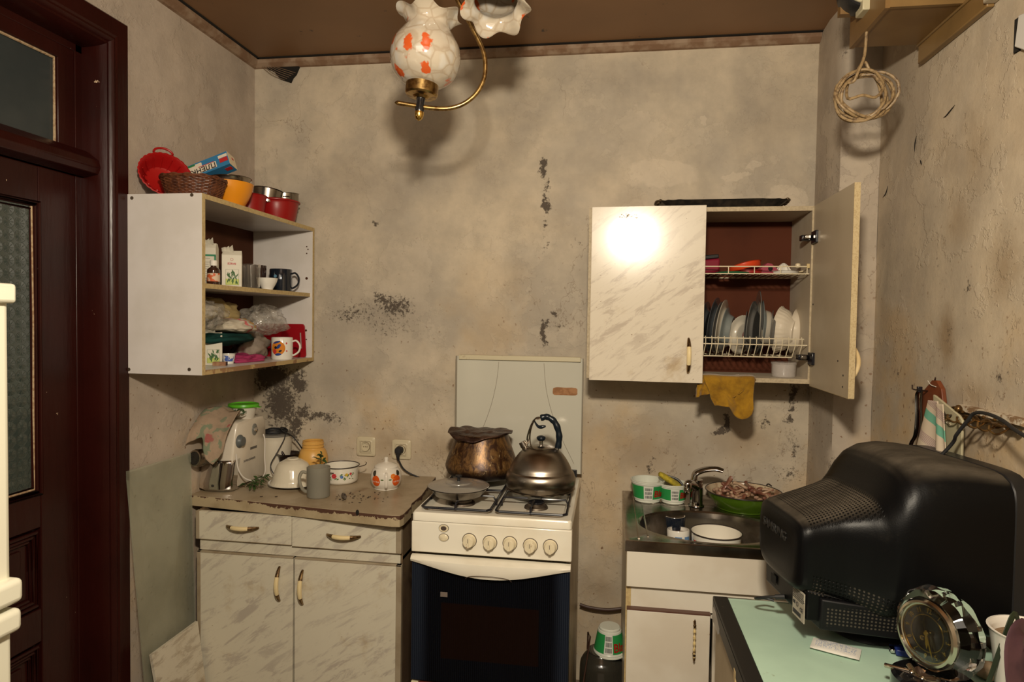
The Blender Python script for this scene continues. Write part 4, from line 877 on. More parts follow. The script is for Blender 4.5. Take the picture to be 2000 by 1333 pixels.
# flowered rag hanging over the grinder head
k = NT('faded_floral_rag'); n = k.noise(16, 3, .5, dist=1); n2 = k.noise(11, 3, .5, k.map((3, 1, 4)))
c = k.mix(k.ramp(n, .53, .56), (.34, .25, .175), (.19, .22, .145)); c = k.mix(k.ramp(n2, .64, .67), c, (.34, .10, .09)); c = k.mix(k.ramp(k.noise(40, 4), .4, .7, 0, .4), c, (.22, .17, .12)); k.set(Base_Color=c, Roughness=.95, Specular_IOR_Level=.1); k.bump(k.noise(350), .3, .002)
def rag(u, v):
    # u across (0 = left by the wall, 1 = right), v from the back top down to the front hem
    x = .004+.145*u+.010*math.sin(v*3)*(u-.3); a = v
    if v < .35: y, z = -.315-.06*(v/.35), ZW+GH+.052-.006*abs(u-.4)*6
    else:
        w_ = (v-.35)/.65; y = -.375-.125*math.sin(w_*1.35)*1.0; z = ZW+GH+.052-.105*w_**1.25-.075*w_*max(0, 1-abs(u-.80)*2.2)
    n_ = mn.noise(Vector((u*3, v*2.5, 2)))*.016+mn.noise(Vector((u*9, v*4, 5)))*.005
    z -= .07*max(0, .35-u)*v
    return (.012+max(x, .004)*.92, y-.012*math.sin(u*9+v*2)*(.3+.7*v)+n_, z+n_*.6+.012*math.sin(u*5+1))
o = MB().grid(rag, 40, 40).build('cleaning_rag', k.mat, smooth=180, solid=.0022); tag(o, 'faded floral rag draped over the meat grinder head', 'rag')
# tub with green lid on the grinder
t = thing('food_tub', 'white patterned tub with bright green lid standing on the meat grinder', 'tub', (.100, -.255, ZW+GH-.001))
k = NT('white_tub_with_dark_print'); f_ = k.blobs([((.012, -.050, .030), (.03, .03, .018), 1)]); mm = k.math('MULTIPLY', k.ramp(f_, .0, .2), k.ramp(k.noise(90, 3), .46, .5)); k.set(Base_Color=k.mix(mm, (.62, .58, .5), (.03, .06, .02)), Roughness=.3)
MB().lathe(shell(smooth_prof([(0, 0), (.038, 0), (.042, .004), (.052, .046), (.053, .050)], 4), .0015), 44).build('tub', k.mat, t, world=False)
LG = mt('bright_green_lid', (.10, .42, .02), .35)
MB().lathe([(0, .052), (.050, .052), (.052, .056), (.053, .056), (.054, .048), (.0585, .048), (.061, .052), (.0595, .060), (.050, .062), (.048, .058), (0, .058)], 44).build('lid', LG, t, world=False)
m = MB(); m.loft([[(.055, -.02, .049), (.055, .012, .049), (.055, .012, .052), (.055, -.02, .052)], [(.078, -.012, .047), (.078, .004, .047), (.078, .004, .049), (.078, -.012, .049)]]); m.build('lid_tab', LG, t, world=False)
# white canister and black cable behind the grinder
t = thing('canister', 'tall white canister behind the meat grinder with black cable on its lid', 'canister', (.150, -.085, ZW))
MB().lathe(smooth_prof([(0, 0), (.060, 0), (.066, .01), (.068, .12), (.066, .155), (.062, .17), (0, .17)], 3), 40).build('body', mt('cream_tin', (.58, .53, .43), .35), t, world=False)
MB().lathe([(.061, .169), (.069, .169), (.069, .176), (.060, .179), (0, .179)], 40).build('lid', mt('canister_lid', (.16, .15, .13), .4), t, world=False)
m = MB(); r_ = random.Random(4); pts = []
for i in range(44):
    a = i*.62; pts.append((.148+(.050+.006*math.sin(i*1.7))*math.cos(a), -.090+(.050+.006*math.cos(i))*math.sin(a), ZW+.183+.010*(i/44)+.003*math.sin(i*2.1)))
pts += [(.205, -.13, ZW+.198), (.235, -.10, ZW+.17), (.262, -.085, ZW+.13), (.27, -.05, ZW+.085)]
o = m.tube(spl(pts, 4), .0028, 7).build('appliance_cable', RUBBER); tag(o, 'thin black cable coiled on the white canister behind the meat grinder', 'cable')
o = MB().tube(spl([(.215, -.120, ZW+.186), (.218, -.14, ZW+.16), (.205, -.175, ZW+.11), (.185, -.19, ZW+.06), (.205, -.195, ZW+.02), (.215, -.18, ZW+.004)], 6), .0022, 7).build('appliance_cable', RUBBER); tag(o, 'thin black cable hanging beside the meat grinder toward the worktop', 'cable')
# mortar and pestle
BR = mt('dark_bronze', (.020, .011, .009), .28, .3)
t = thing('mortar', 'dark metal mortar standing behind the upturned bowl', 'mortar', (.228, -.120, ZW))
MB().lathe(shell(smooth_prof([(0, 0), (.028, 0), (.030, .004), (.020, .014), (.028, .03), (.036, .062), (.043, .090), (.053, .100)], 4), .004), 40).build('bowl', BR, t, world=False)
m = MB()
for s_ in (-1, 1): m.tube(spl([(s_*.034, 0, .075), (s_*.052, 0, .07), (s_*.050, 0, .045), (s_*.030, 0, .04)], 5), .004, 8)
m.build('handle', BR, t, world=False)
o = MB().lathe(smooth_prof([(0, 0), (.010, .002), (.008, .02), (.0055, .06), (.0065, .085), (.005, .09), (.009, .098), (.0105, .106), (.007, .115), (0, .117)], 3), 20).build('pestle', BR); o.location = (.228, -.120, ZW+.052); o.rotation_euler = (math.radians(4), math.radians(-28), 0); tag(o, 'dark metal pestle standing slanted in the mortar', 'pestle')
# yellow jar
obj_lathe('plastic_jar', 'open yellow plastic jar against the wall behind the upturned bowl', 'jar', mt('yellow_jar', (.66, .37, .09), .35, col2=(.60, .33, .08), vs=6), shell(smooth_prof([(0, 0), (.052, 0), (.060, .006), (.064, .05), (.062, .085), (.052, .112), (.044, .120), (.044, .124)], 4)+[(.0465, .126), (.0465, .129), (.044, .131), (.044, .137), (.0465, .139), (.0465, .142), (.044, .144), (.044, .152)], .002), (.325, -.085, ZW))
# plate and upturned bowl
obj_lathe('plate', 'white plate under the upturned cream bowl', 'plate', PORC, shell(smooth_prof([(0, 0), (.055, 0), (.065, .003), (.10, .013), (.104, .014)], 3), .0025), (.330, -.262, ZW))
def flu(r, z, a, j): return (r*(1+(.018*abs(math.sin(a*18)) if z < .012 else 0)), z)
obj_lathe('serving_bowl', 'cream bowl with fluted rim turned upside down on the plate', 'bowl', mt('cream_glaze', (.66, .60, .47), .12, coat=.5, dirt=((.28, .17, .09), 18, .66, .74)), [(0, .103), (.022, .103), (.024, .099), (.034, .096)]+smooth_prof([(.034, .096), (.060, .078), (.075, .040), (.083, .014), (.090, .0)], 5)+[(.087, .0), (.072, .038), (.055, .073), (.0, .09)], (.322, -.262, ZW+.010), n=108, wave=flu)
# herbs
k = NT('herb_leaf'); k.set(Base_Color=k.mix(k.noise(30), (.020, .05, .010), (.05, .10, .02)), Roughness=.5); HERB = k.mat; r_ = random.Random(9)
def leaf(m, p, d, L, w_, curl=.3):
    d = Vector(d).normalized(); s_ = d.cross(Vector((0, 0, 1))).normalized(); vs = []
    for i in range(5):
        u = i/4; c = Vector(p)+d*L*u+Vector((0, 0, -curl*L*u*u)); h = w_*math.sin(pi*min(u*.95+.05, 1))
        vs += [c-s_*h+Vector((0, 0, h*.35)), c, c+s_*h+Vector((0, 0, h*.35))]
    m.add(vs, [(3*i+a, 3*i+a+1, 3*i+a+4, 3*i+a+3) for i in range(4) for a in (0, 1)])
t = thing('herb_sprig', 'wilted green herb sprig lying between meat grinder and plate', 'herbs', (.19, -.33, ZW))
m = MB(); tips = []
for i in range(7):
    a = Vector((.17+.006*i, -.30+.01*i, ZW+.006)); b = Vector((.165+r_.uniform(0, .075), -.375+r_.uniform(0, .10), ZW+r_.uniform(.004, .045))); m.tube(spl([a, (a+b)/2+Vector((0, 0, .018)), b], 5), .0012, 5); tips.append(b)
m.build('stem', HERB, t); m = MB()
for b in tips:
    for j in range(7): leaf(m, b+Vector((r_.uniform(-.012, .012), r_.uniform(-.014, .014), r_.uniform(-.002, .012))), (r_.uniform(-1, 1), r_.uniform(-1, .4), r_.uniform(-.1, .5)), r_.uniform(.018, .034), r_.uniform(.004, .008))
for v_i in range(len(m.v)): x, y, z = m.v[v_i]; m.v[v_i] = (x, y, max(z, ZW+.0008))
m.build('leaves', HERB, t, smooth=180)['kind'] = 'stuff'
t = thing('herb_sprig', 'small green leaf sprig behind the frosted glass mug', 'herbs', (.425, -.225, ZW)); m = MB()
m.tube(spl([(.415, -.225, ZW+.001), (.42, -.225, ZW+.07), (.428, -.222, ZW+.118)], 5), .0015, 5); m.build('stem', HERB, t); m = MB()
for j in range(9): leaf(m, (.427+r_.uniform(-.012, .012), -.224, ZW+r_.uniform(.09, .125)), (r_.uniform(-1, 1), r_.uniform(-.4, .3), r_.uniform(-.1, .8)), r_.uniform(.024, .04), .009)
m.build('leaves', HERB, t, smooth=180)['kind'] = 'stuff'
# frosted mug
FROST = NT('frosted_glass'); FROST.set(Base_Color=(.40, .38, .31), Roughness=.42, Transmission_Weight=.55, IOR=1.3); FROST = FROST.mat
t = thing('glass_mug', 'frosted grey glass mug at the front of the worktop', 'mug', (.497, -.400, ZW), (0, 0, 3.5))
MB().lathe([(0, 0), (.040, 0), (.0425, .003), (.0440, .114), (.0425, .1155), (.0405, .114), (.0385, .014), (0, .012)], 44).build('body', FROST, t, world=False)
m = MB(); m.tube(spl([(.041, 0, .092), (.060, 0, .096), (.070, 0, .075), (.066, 0, .045), (.052, 0, .024), (.040, 0, .020)], 6), .0062, 10); m.build('handle', FROST, t, world=False)
# flowered enamel pot
RIMB = mt('dark_enamel_rim', (.03, .022, .018), .3)
def flower_patches(t, r, z0, a_mid, seed, n=1.0):
    rd = random.Random(seed); reds = mt('pot_red', (.55, .04, .05), .2); blu = mt('pot_blue', (.06, .16, .42), .2); yel = mt('pot_yellow', (.62, .40, .04), .2); grn = mt('pot_green', (.06, .15, .03), .2)
    for nm, mat, da, dz, ra in (('red_flower', reds, -.10, .004, .0095), ('blue_flower', blu, .33, .0, .006), ('yellow_flower', yel, .60, .008, .006), ('red_flower', reds, .85, .010, .005)):
        m = MB()
        for i in range(6): a = i*pi/3; wdisc(m, r, a_mid+da+math.cos(a)*ra*.62/r, z0+dz+math.sin(a)*ra*.62, ra*.5, .0006)
        m.build(nm, mat, t, world=False)
    m = MB()
    for i in range(26): wdisc(m, r, a_mid+rd.uniform(-.35, 1.05), z0+rd.uniform(-.012, .012), rd.uniform(.003, .0065), .0003, rd.uniform(.0012, .0022), rd.uniform(-1, 1))
    m.build('leaf_print', grn, t, world=False)['kind'] = 'stuff'
t = thing('enamel_pot', 'white enamel pot with painted flowers below the left socket', 'pot', (.487, -.165, ZW), (0, 0, 0))
ENI = mt('cream_enamel', (.66, .58, .44), .15, coat=.4)
m = MB(); m.lathe([(0, 0), (.060, 0), (.067, .004), (.071, .012), (.072, .066), (.075, .070), (.070, .067), (.0685, .012), (.060, .004), (0, .003)], 50); o = m.build('body', [ENAMEL, ENI], t, world=False)
m = MB(); m.tube([(.0755*math.cos(2*pi*i/48), .0755*math.sin(2*pi*i/48), .0705) for i in range(48)], .0022, 7, True); m.build('rim', RIMB, t, world=False)
flower_patches(t, .0722, .035, -1.45, 2)
DKB = mt('dark_wire', (.06, .04, .03), .4, .6)
m = MB(); m.tube(spl([(-.070*.8, -.045, .040), (-.062, -.075, .045), (-.02, -.098, .058), (.0, -.074, .052)], 6), .0028, 7, flat=.6); m.build('handle', mt('brown_handle', (.06, .03, .03), .4), t, world=False)
m = MB(); m.tube(spl([(.060, .045, .055), (.085, .055, .062), (.095, .045, .076)], 5), .0018, 6); m.build('handle', DKB, t, world=False)
# sugar pot seen from its handle
t = thing('teapot', 'small white teapot with painted orange fruit beside the pot', 'teapot', (.706, -.225, ZW), (0, 0, .34))
TP = mt('teapot_glaze', (.70, .65, .56), .14, coat=.5, dirt=((.36, .2, .08), 25, .70, .76))
MB().lathe(shell(smooth_prof([(0, 0), (.043, 0), (.046, .004), (.058, .024), (.0615, .048), (.057, .072), (.048, .084), (.047, .089)], 5), .003), 48).build('body', TP, t, world=False)
ld_ = MB().lathe(smooth_prof([(.0475, .086), (.046, .092), (.030, .101), (.012, .106)], 4)+[(.008, .108), (.007, .112), (.0085, .120), (.0075, .126), (0, .128), (0, .084)], 40).build('lid', TP, t, world=False)
m = MB(); m.tube(spl([(0, -.055, .072), (0, -.074, .070), (0, -.080, .048), (0, -.074, .022), (0, -.056, .014)], 6), .0058, 10, flat=.8); m.build('handle', TP, t, world=False)
m = MB(); m.tube(spl([(0, .05, .03), (0, .075, .045), (0, .09, .075)], 5), [.012-.0006*i for i in range(11)], 12); m.build('spout', TP, t, world=False)
ORG = mt('painted_orange', (.62, .09, .01), .2); DG = mt('painted_dark_leaf', (.035, .03, .02), .3); LGN = mt('painted_leaf', (.09, .13, .03), .3)
def rad_at(z):
    pts = [(0, .046), (.004, .047), (.024, .0585), (.048, .0618), (.072, .0575), (.084, .049)]
    for (z0, r0), (z1, r1) in zip(pts, pts[1:]):
        if z0 <= z <= z1: return r0+(r1-r0)*(z-z0)/(z1-z0)
    return pts[-1][1]
def pdisc(m, a0, z0, ra, rb, rot=0, off=.0006):
    N_ = 20; rings = []
    for f in (.02, .4, .75, 1):
        ring = []
        for i in range(N_):
            a = 2*pi*i/N_; x, z = ra*f*math.cos(a), rb*f*math.sin(a); x, z = x*math.cos(rot)-z*math.sin(rot), x*math.sin(rot)+z*math.cos(rot); R_ = rad_at(z0+z)+off; ring.append((R_*math.cos(a0+x/R_), R_*math.sin(a0+x/R_), z0+z))
        rings.append(ring)
    m.loft(rings)
for sgn in (-1, 1):
    b_ = -pi/2+sgn*.74
    m = MB(); pdisc(m, b_, .040, .020, .022); m.build('painted_fruit', ORG, t, world=False)
    if sgn > 0: m = MB(); pdisc(m, b_-.26, .058, .011, .011, 0, .0005); m.build('painted_fruit', mt('painted_orange_light', (.70, .20, .03), .2), t, world=False)
    m = MB(); pdisc(m, b_+sgn*.16, .069, .009, .011, -.3*sgn, .0009); m.build('painted_leaf', DG, t, world=False)
    m = MB(); pdisc(m, b_-sgn*.48, .046, .0065, .0028, 0, .0009); m.build('painted_leaf', LGN, t, world=False)
# dried pepper and crumbs
p = at(672, 974, Z=ZW)
t = thing('dried_pepper', 'shrivelled grey brown pepper lying on the worktop between mug and teapot', 'vegetable', (p.x, p.y, ZW), (0, 0, math.radians(-62)))
m = MB(); sh = []
for i in range(13):
    u = i/12; r = .0085*math.sin(pi*min(u*.9+.08, 1))**.5; sh.append([(-.036+.072*u, r*1.1*math.cos(a)*(1+.2*mn.noise(Vector((u*9, a, 1)))), .009+r*.9*math.sin(a)*(1+.2*mn.noise(Vector((u*9, a, 5))))) for a in [2*pi*j/12 for j in range(12)]])
m.loft(sh); m.build('body', mt('shrivelled_brown', (.085, .065, .05), .55, col2=(.14, .12, .10), vs=120, bump=.6), t, world=False)
m = MB(); m.lathe([(0, 0), (.0035, .001), (.0035, .002), (0, .003)], 10, TR((.020, .0, .0175))); m.build('hole', BLK, t, world=False)
m = MB(); rd = random.Random(5)
for i in range(44):
    x, y = rd.gauss(.655, .05), rd.gauss(-.385, .035)
    if y > -.54: m.box(-1, 1, -.35, .35, 0, .5, TR((x, y, ZW), (0, 0, rd.uniform(0, 3)), rd.uniform(.0012, .0042)))
for x, y in ((.345, -.44), (.29, -.45)): m.box(-1, 1, -.4, .4, 0, .5, TR((x, y, ZW), (0, 0, .4), .005))
o = m.build('crumbs', mt('burnt_crumb', (.03, .018, .012), .8), smooth=0); tag(o, 'dark crumbs scattered on the worktop in front of the teapot', 'crumbs'); o['kind'] = 'stuff'
# wall sockets
SKT = mt('yellowed_socket', (.56, .49, .34), .4, dirt=((.28, .17, .07), 30, .60, .72))
def socket(px, py, lab):
    p = at(px, py, Y=0); t = thing('wall_socket', lab, 'socket', (p.x, -.0015, p.z)); s_ = .0435
    def sq(h, y, r=.010): return [(x, y, z) for x, z, _ in rr(-h, h, -h, h, r, 0)]
    m = MB(); m.loft([sq(s_, 0), sq(s_, -.006), sq(s_-.003, -.009), sq(s_-.014, -.010), sq(s_-.016, -.0125), sq(s_-.019, -.0125), sq(.0001, -.0125, .00005)]); m.build('faceplate', SKT, t, world=False, bevel=.001)
    m = MB(); m.tube([(x, -.0128, z) for x, z, _ in rr(-.023, .023, -.023, .023, .003, 0)], .0007, 5, True); m.build('groove', mt('grime_line', (.12, .08, .04), .8), t, world=False)
    tt = TR((0, -.0125, 0), (pi/2, 0, 0)); m = MB(); m.lathe([(.0195, 0), (.0195, .006), (.0165, .006), (.0160, .001), (0, .001)], 32, tt); m.mi = 1; m.lathe([(.0197, 0), (.0212, 0), (.0212, .0006), (.0197, .0006)], 32, tt); m.mi = 1
    for x in (-.008, 0, .008): m.cyl(.0022, .001, .0018, 12, TR((x, -.0125, 0), (pi/2, 0, 0)))
    m.build('outlet', [SKT, mt('grime_line', (.12, .08, .04), .8)], t, world=False)
    return p
socket(716, 872, 'yellowed wall socket without plug above the flowered pot'); p = socket(785, 878, 'yellowed wall socket with the black plug pushed in')
t = thing('power_plug', 'black plug and cable in the right wall socket', 'plug', (p.x, -.03, p.z))
m = MB(); m.lathe([(0, 0), (.0165, 0), (.018, .004), (.0165, .024), (.013, .030), (0, .031)], 30, TR((p.x-.004, -.0155, p.z), (pi/2, 0, 0)))
m.tube(spl([(p.x-.004, -.032, p.z-.004), (p.x-.006, -.036, p.z-.022), (p.x-.004, -.034, p.z-.044)], 5), [.0115-.0007*i for i in range(11)], 12); m.build('plug_body', RUBBER, t)
q = [(p.x-.004, -.034, p.z-.040), at(787, 915, Y=-.028), at(800, 925, Y=-.02), at(818, 933, Y=-.02), at(838, 941, Y=-.02), (.875, -.03, .80)]
MB().tube(spl(q, 8), .0036, 8).build('cable', RUBBER, t)

# ================================================================ things on the cooker (grate top at z .907)
ZG = SZ+.0263
k = NT('burnt_brass_pot'); s_ = k.sep(); n = k.noise(30, 7, .75, k.map(sc=(1, 1, .4)), 1); sc2 = k.noise(26, 7, .75, k.map(sc=(1.6, 1.6, .5)), 2)
c = k.mix(k.ramp(n, .40, .62), (.035, .012, .005), (.19, .098, .03)); c = k.mix(k.ramp(s_[2], .055, .02), c, (.012, .006, .005)); c = k.mix(k.math('MULTIPLY', k.ramp(sc2, .60, .66), k.ramp(s_[2], .02, .06, .1, 1)), c, (.46, .36, .20)); c = k.mix(k.ramp(k.noise(14, 6, .8), .6, .68), c, (.03, .012, .006))
k.set(Base_Color=c, Metallic=.4, Roughness=.36); k.bump(sc2, .12, .003)
pc = (1.100, -.228)
obj_lathe('cooking_pot', 'large scorched brass coloured pot on the rear left burner', 'pot', k.mat, shell(smooth_prof([(0, 0), (.10, .0), (.128, .012), (.142, .038), (.139, .062), (.122, .110), (.106, .158), (.105, .168), (.110, .172)], 5), .002), (pc[0], pc[1], ZG), n=64)
def foil(u, v):
    a = 2*pi*u; r = .128*v; x, y = r*math.cos(a), r*math.sin(a)*.97; f = max(0, math.cos(a+1.85))**6
    z = .003*math.sin(9*a)*v+.006*v*v*math.cos(2*a+.4)+.004*mn.noise(Vector((x*18, y*18, 1)))
    if v > .82: z -= (v-.82)*(.02+.06*f); 
    return (x*(1+.05*mn.noise(Vector((math.cos(a), math.sin(a), 4)))), y, ZG+.177+z-.004*f*v+(.004 if v < .5 else 0))
o = MB().grid(lambda u, v: (lambda q: (q[0]+pc[0]-.006, q[1]+pc[1], q[2]))(foil(u, max(v, .004))), 90, 18).build('foil_cover', mt('scorched_foil', (.075, .035, .020), .42, .5, col2=(.03, .014, .010), vs=22, bump=.8, bs=60), smooth=180, solid=.0035); tag(o, 'crumpled scorched dark cover lying on the large pot', 'pot cover')
# shallow pan with lid
pc2 = at(894, 962, Z=ZG+.03); t = thing('frying_pan', 'shallow steel pan with flat lid on the front left burner', 'pan', (1.074, -.512, ZG-.002))
STD = mt('dull_steel', (.30, .27, .235), .3, 1, col2=(.20, .175, .15), vs=20)
MB().lathe(shell(smooth_prof([(0, 0), (.075, 0), (.085, .004), (.106, .028), (.111, .031)], 4), .002), 56).build('pan', STD, t, world=False)
k = NT('hazy_glass_lid'); k.set(Base_Color=(.33, .31, .28), Roughness=.16, Metallic=.5)
l_ = MB().lathe(smooth_prof([(.109, .033), (.105, .035), (.075, .041), (.050, .043), (.046, .046), (.03, .048)], 4)+[(0, .049), (0, .040), (.105, .031)], 56).build('lid', k.mat, t, world=False)
MB().lathe([(0, .048), (.006, .048), (.005, .058), (.011, .063), (.0115, .069), (0, .071)], 24).build('lid_knob', BLACK, l_, world=False)
# whistling kettle
t = thing('kettle', 'large brushed steel whistling kettle with dark blue grip', 'kettle', (1.352, -.390, ZG), (0, 0, 0))
k = NT('brushed_kettle_steel'); k.set(Base_Color=k.mix(k.noise(6, 5), (.30, .26, .215), (.21, .18, .145)), Metallic=1, Roughness=.27, Anisotropic=.75); k.bump(k.noise(40, 3, .6, k.map(sc=(1, 1, 40))), .04, .001); KS = k.mat
MB().lathe([(0, 0), (.116, 0), (.124, .004), (.126, .008), (.122, .010)]+smooth_prof([(.124, .012), (.1275, .030), (.1265, .048), (.120, .066), (.114, .0715)], 5)+smooth_prof([(.1135, .073), (.107, .090), (.092, .116), (.074, .138), (.054, .152)], 5)+[(.052, .1535), (.050, .152), (0, .152)], 72).build('body', KS, t, world=False)
l_ = MB().lathe([(.050, .153), (.050, .156), (.035, .162), (.012, .165), (0, .165), (0, .150)], 48).build('lid', KS, t, world=False)
MB().lathe([(0, .163), (.010, .163), (.0075, .166), (.0075, .178), (.008, .180), (0, .180)], 24).build('knob_stem', CHROME, l_, world=False)
MB().lathe(smooth_prof([(0, .178), (.010, .179), (.0165, .187), (.015, .194), (.006, .198), (0, .1985)], 4), 28).build('lid_knob', mt('dark_blue_grip', (.004, .009, .015), .3), l_, world=False)
hy = .0
def hp(px, py): p = at(px, py, Y=-.390); return (p.x-1.352, 0, p.z-ZG)
H = [hp(1079, 903), hp(1090, 880), hp(1092, 850), hp(1083, 825), hp(1068, 812), hp(1050, 813)]
m = MB(); m.tube(spl([hp(1079, 905), hp(1088, 890), hp(1091, 875)], 5), .0055, 8, flat=.5); m.build('handle_bracket', CHROME, t, world=False)
hn = MB(); c_ = spl([hp(1090, 876), hp(1092, 850), hp(1084, 826), hp(1069, 815), hp(1056, 817)], 8); n_ = len(c_)
hn.tube(c_, [.0100+.0008*math.sin(i*1.1) for i in range(n_)], 12, flat=1.15); hg = hn.build('grip', mt('dark_blue_grip', (.004, .009, .015), .3), t, world=False)
m = MB(); m.tube(spl([hp(1060, 816), hp(1046, 818), hp(1037, 838), hp(1035, 862), hp(1042, 890)], 6), .0055, 8, flat=.6); m.tube(spl([hp(1055, 818), hp(1042, 822), hp(1031, 850), hp(1030, 870)], 6), .0045, 8, flat=.7); m.build('handle_bracket', STEEL, t, world=False)
m = MB(); m.tube(spl([hp(1043, 822), hp(1052, 834), hp(1066, 833)], 5), [.003, .003, .0035, .004, .005, .006, .0065, .007, .0065, .005, .003][:11], 10); m.build('trigger', mt('dark_blue_grip', (.004, .009, .015), .3), t, world=False)
m = MB(); a = Vector(hp(1040, 902)); b = Vector(hp(1024, 872)); m.tube([a, (a*2+b)/3, b], [.018, .015, .0125], 20); m.build('spout', KS, t, world=False)
m = MB(); m.tube([b, b+(b-a)*.28], [.014, .013], 18); m.tube(spl([b+(b-a)*.1+Vector((0, 0, .006)), Vector(hp(1030, 866)), Vector(hp(1035, 858))], 4), .004, 8); m.build('whistle_cap', STD, t, world=False)
# ================================================================ plate racks and contents of the right cabinet
RKM = mt('ivory_coated_wire', (.62, .54, .38), .35, dirt=((.34, .2, .08), 60, .62, .72))
ix0, ix1 = rx0+.018, rx1-.018; yfr = ry+.010; yb = -.035
def rackY(px, py): return at(px, py, Y=yfr)
t = thing('wire_rack', 'upper ivory wire shelf inside the plate cabinet', 'rack', (1.91, -.15, 1.71)); z1_, z0_ = 1.736, 1.710
m = MB(); m.tube([(ix0, yfr, z1_), (ix1, yfr, z1_)], .0022, 7); m.tube([(ix0, yfr, z0_), (ix1, yfr, z0_)], .0022, 7); m.tube([(ix0, yb, z0_), (ix1, yb, z0_)], .0022, 7)
for i in range(10): x = 1.925+.0905*(i-4); m.tube([(x, yfr, z1_), (x, yfr, z0_)], .0018, 6)
m.build('front_rail', RKM, t); m = MB()
for i in range(34): x = ix0+.012+i*(ix1-ix0-.024)/33; m.tube([(x, yfr, z0_-.002), (x, yb, z0_-.002)], .0014, 5)
m.build('wire_floor', RKM, t)
for x in (ix0+.004, ix1-.004): MB().box(x-.005, x+.005, yfr-.004, yfr+.006, z1_-.006, z1_+.010).build('clip', mt('clip_ivory', (.50, .38, .18), .5), t, bevel=.001)
t = thing('wire_rack', 'lower ivory wire rack holding the plates upright', 'rack', (1.91, -.15, 1.41)); zt_, zm, zb_ = 1.475, 1.453, 1.407
m = MB(); m.tube([(ix0, yfr+.004, zt_), (ix1-.01, yfr+.004, zt_)], .0021, 7); m.tube([(ix0, yfr-.002, zm), (ix1, yfr-.002, zm)], .0021, 7); m.tube([(ix0, yfr+.03, zb_), (ix1-.045, yfr+.03, zb_)], .0021, 7); m.tube([(ix0, yb-.05, zb_), (ix1-.045, yb-.05, zb_)], .0021, 7); m.tube([(ix0, yb, zm), (ix1, yb, zm)], .0021, 7)
m.build('rail', RKM, t)
nw = 34; m = MB()
for i in range(nw):
    x = ix0+.012+i*(ix1-ix0-.03)/(nw-1); m.tube([(x, yfr+.005, zt_+.006), (x, yfr-.003, zt_-.002), (x, yfr-.003, zm), (x-.003, yfr+.03, zb_), (x-.003, yb-.05, zb_), (x, yb, zm)], .0016, 5)
m.build('divider_wire', RKM, t)
# plates: discs standing on edge, yawed a little toward the door side
PG = mt('grey_glazed_plate', (.13, .125, .115), .2, coat=.3); PD = mt('dark_glazed_plate', (.05, .055, .06), .18, coat=.4); PW = mt('cream_plate', (.40, .36, .29), .18, coat=.4); PB = mt('bluish_plate', (.17, .19, .185), .18, coat=.4)
k = NT('flower_plate'); ff = k.blobs([((.0, .02, .012), (.028, .035, .04), 1)]); k.set(Base_Color=k.mix(k.math('MULTIPLY', k.ramp(ff, 0, .2), k.ramp(k.noise(45, 3), .50, .54)), (.50, .46, .38), (.22, .03, .03)), Roughness=.2); PFL = k.mat
def plate(px, R, mat, label, yaw=-20, lean=-7, deep=.35, bowl=False, wave=None, name='plate', y=-.16, n=64, z=None):
    pb_ = at(px, 700, Y=y)
    if bowl: pr = shell(smooth_prof([(0, 0), (R*.45, 0), (R*.52, .006), (R*.80, R*.32), (R*.93, R*.58), (R, R*.66)], 5), .0028)
    else: pr = shell(smooth_prof([(0, 0), (R*.55, 0), (R*.64, .002), (R*.74, .012*deep*2+.002), (R*.95, .018*deep*2), (R, .019*deep*2)], 3), .0026)
    o = MB().lathe(pr, n, wave=wave).build(name, mat)
    # disc axis initially +z -> point to -x (face left) then yaw
    M_ = Matrix.Translation((pb_.x, y, (z or 1.411)+R*math.cos(math.radians(lean)))) @ Euler((0, math.radians(-90-lean), 0)).to_matrix().to_4x4()
    M_ = Matrix.Translation((pb_.x, y, 0)) @ Matrix.Rotation(math.radians(yaw), 4, 'Z') @ Matrix.Translation((-pb_.x, -y, 0)) @ M_
    o.matrix_world = M_; WM[o.name] = M_; tag(o, label, 'bowl' if bowl else 'plate', 'dishes standing in the lower wire rack'); return o
def flute(r, z, a, j): return (r*(1+(.02*abs(math.sin(a*14)) if r > .06 else 0)), z)
for px, R, mat, lab, kw in (
    (1376, .078, PD, 'dark plate nearest the closed marbled door, lowest of the dark plates', {}),
    (1381, .100, PD, 'dark blue plate second from the closed marbled door', {}),
    (1400, .108, PD, 'large dark grey plate third from the closed door', {}),
    (1409, .100, PG, 'grey plate between the large dark plate and the white edged plate', {}),
    (1416, .104, PW, 'white edged plate standing left of the pale bluish plate', {}),
    (1429, .088, PB, 'pale bluish deep plate left of the small flowered plate', dict(deep=.7)),
    (1452, .074, PFL, 'small fluted white plate painted with red flowers', dict(yaw=-48, wave=flute)),
    (1462, .083, PG, 'grey plate directly behind the small flowered plate', dict(yaw=-14, lean=-4)),
    (1475, .102, PG, 'grey plate with white edge left of the tallest plate', dict(yaw=-22, lean=-4)),
    (1485, .122, PG, 'tallest grey plate in the middle of the rack', dict(yaw=-6, lean=-2)),
    (1492, .104, PB, 'slim bluish plate just right of the tallest plate', dict(yaw=-6, lean=-2)),
    (1502, .100, PW, 'deep cream plate left of the dark edged plate', dict(yaw=-8, lean=-2, deep=1.1)),
    (1512, .086, PG, 'grey plate between the cream plate and the fluted bowl', dict(yaw=-14, lean=-5))):
    plate(px, R, mat, lab, **kw)
PB_ = mt('cream_bowl_glaze', (.60, .53, .42), .16, coat=.4)
plate(1552, .090, PB_, 'large fluted cream bowl on edge toward the open door', yaw=-30, lean=-6, bowl=True, wave=flute, name='bowl', n=112, y=-.15)
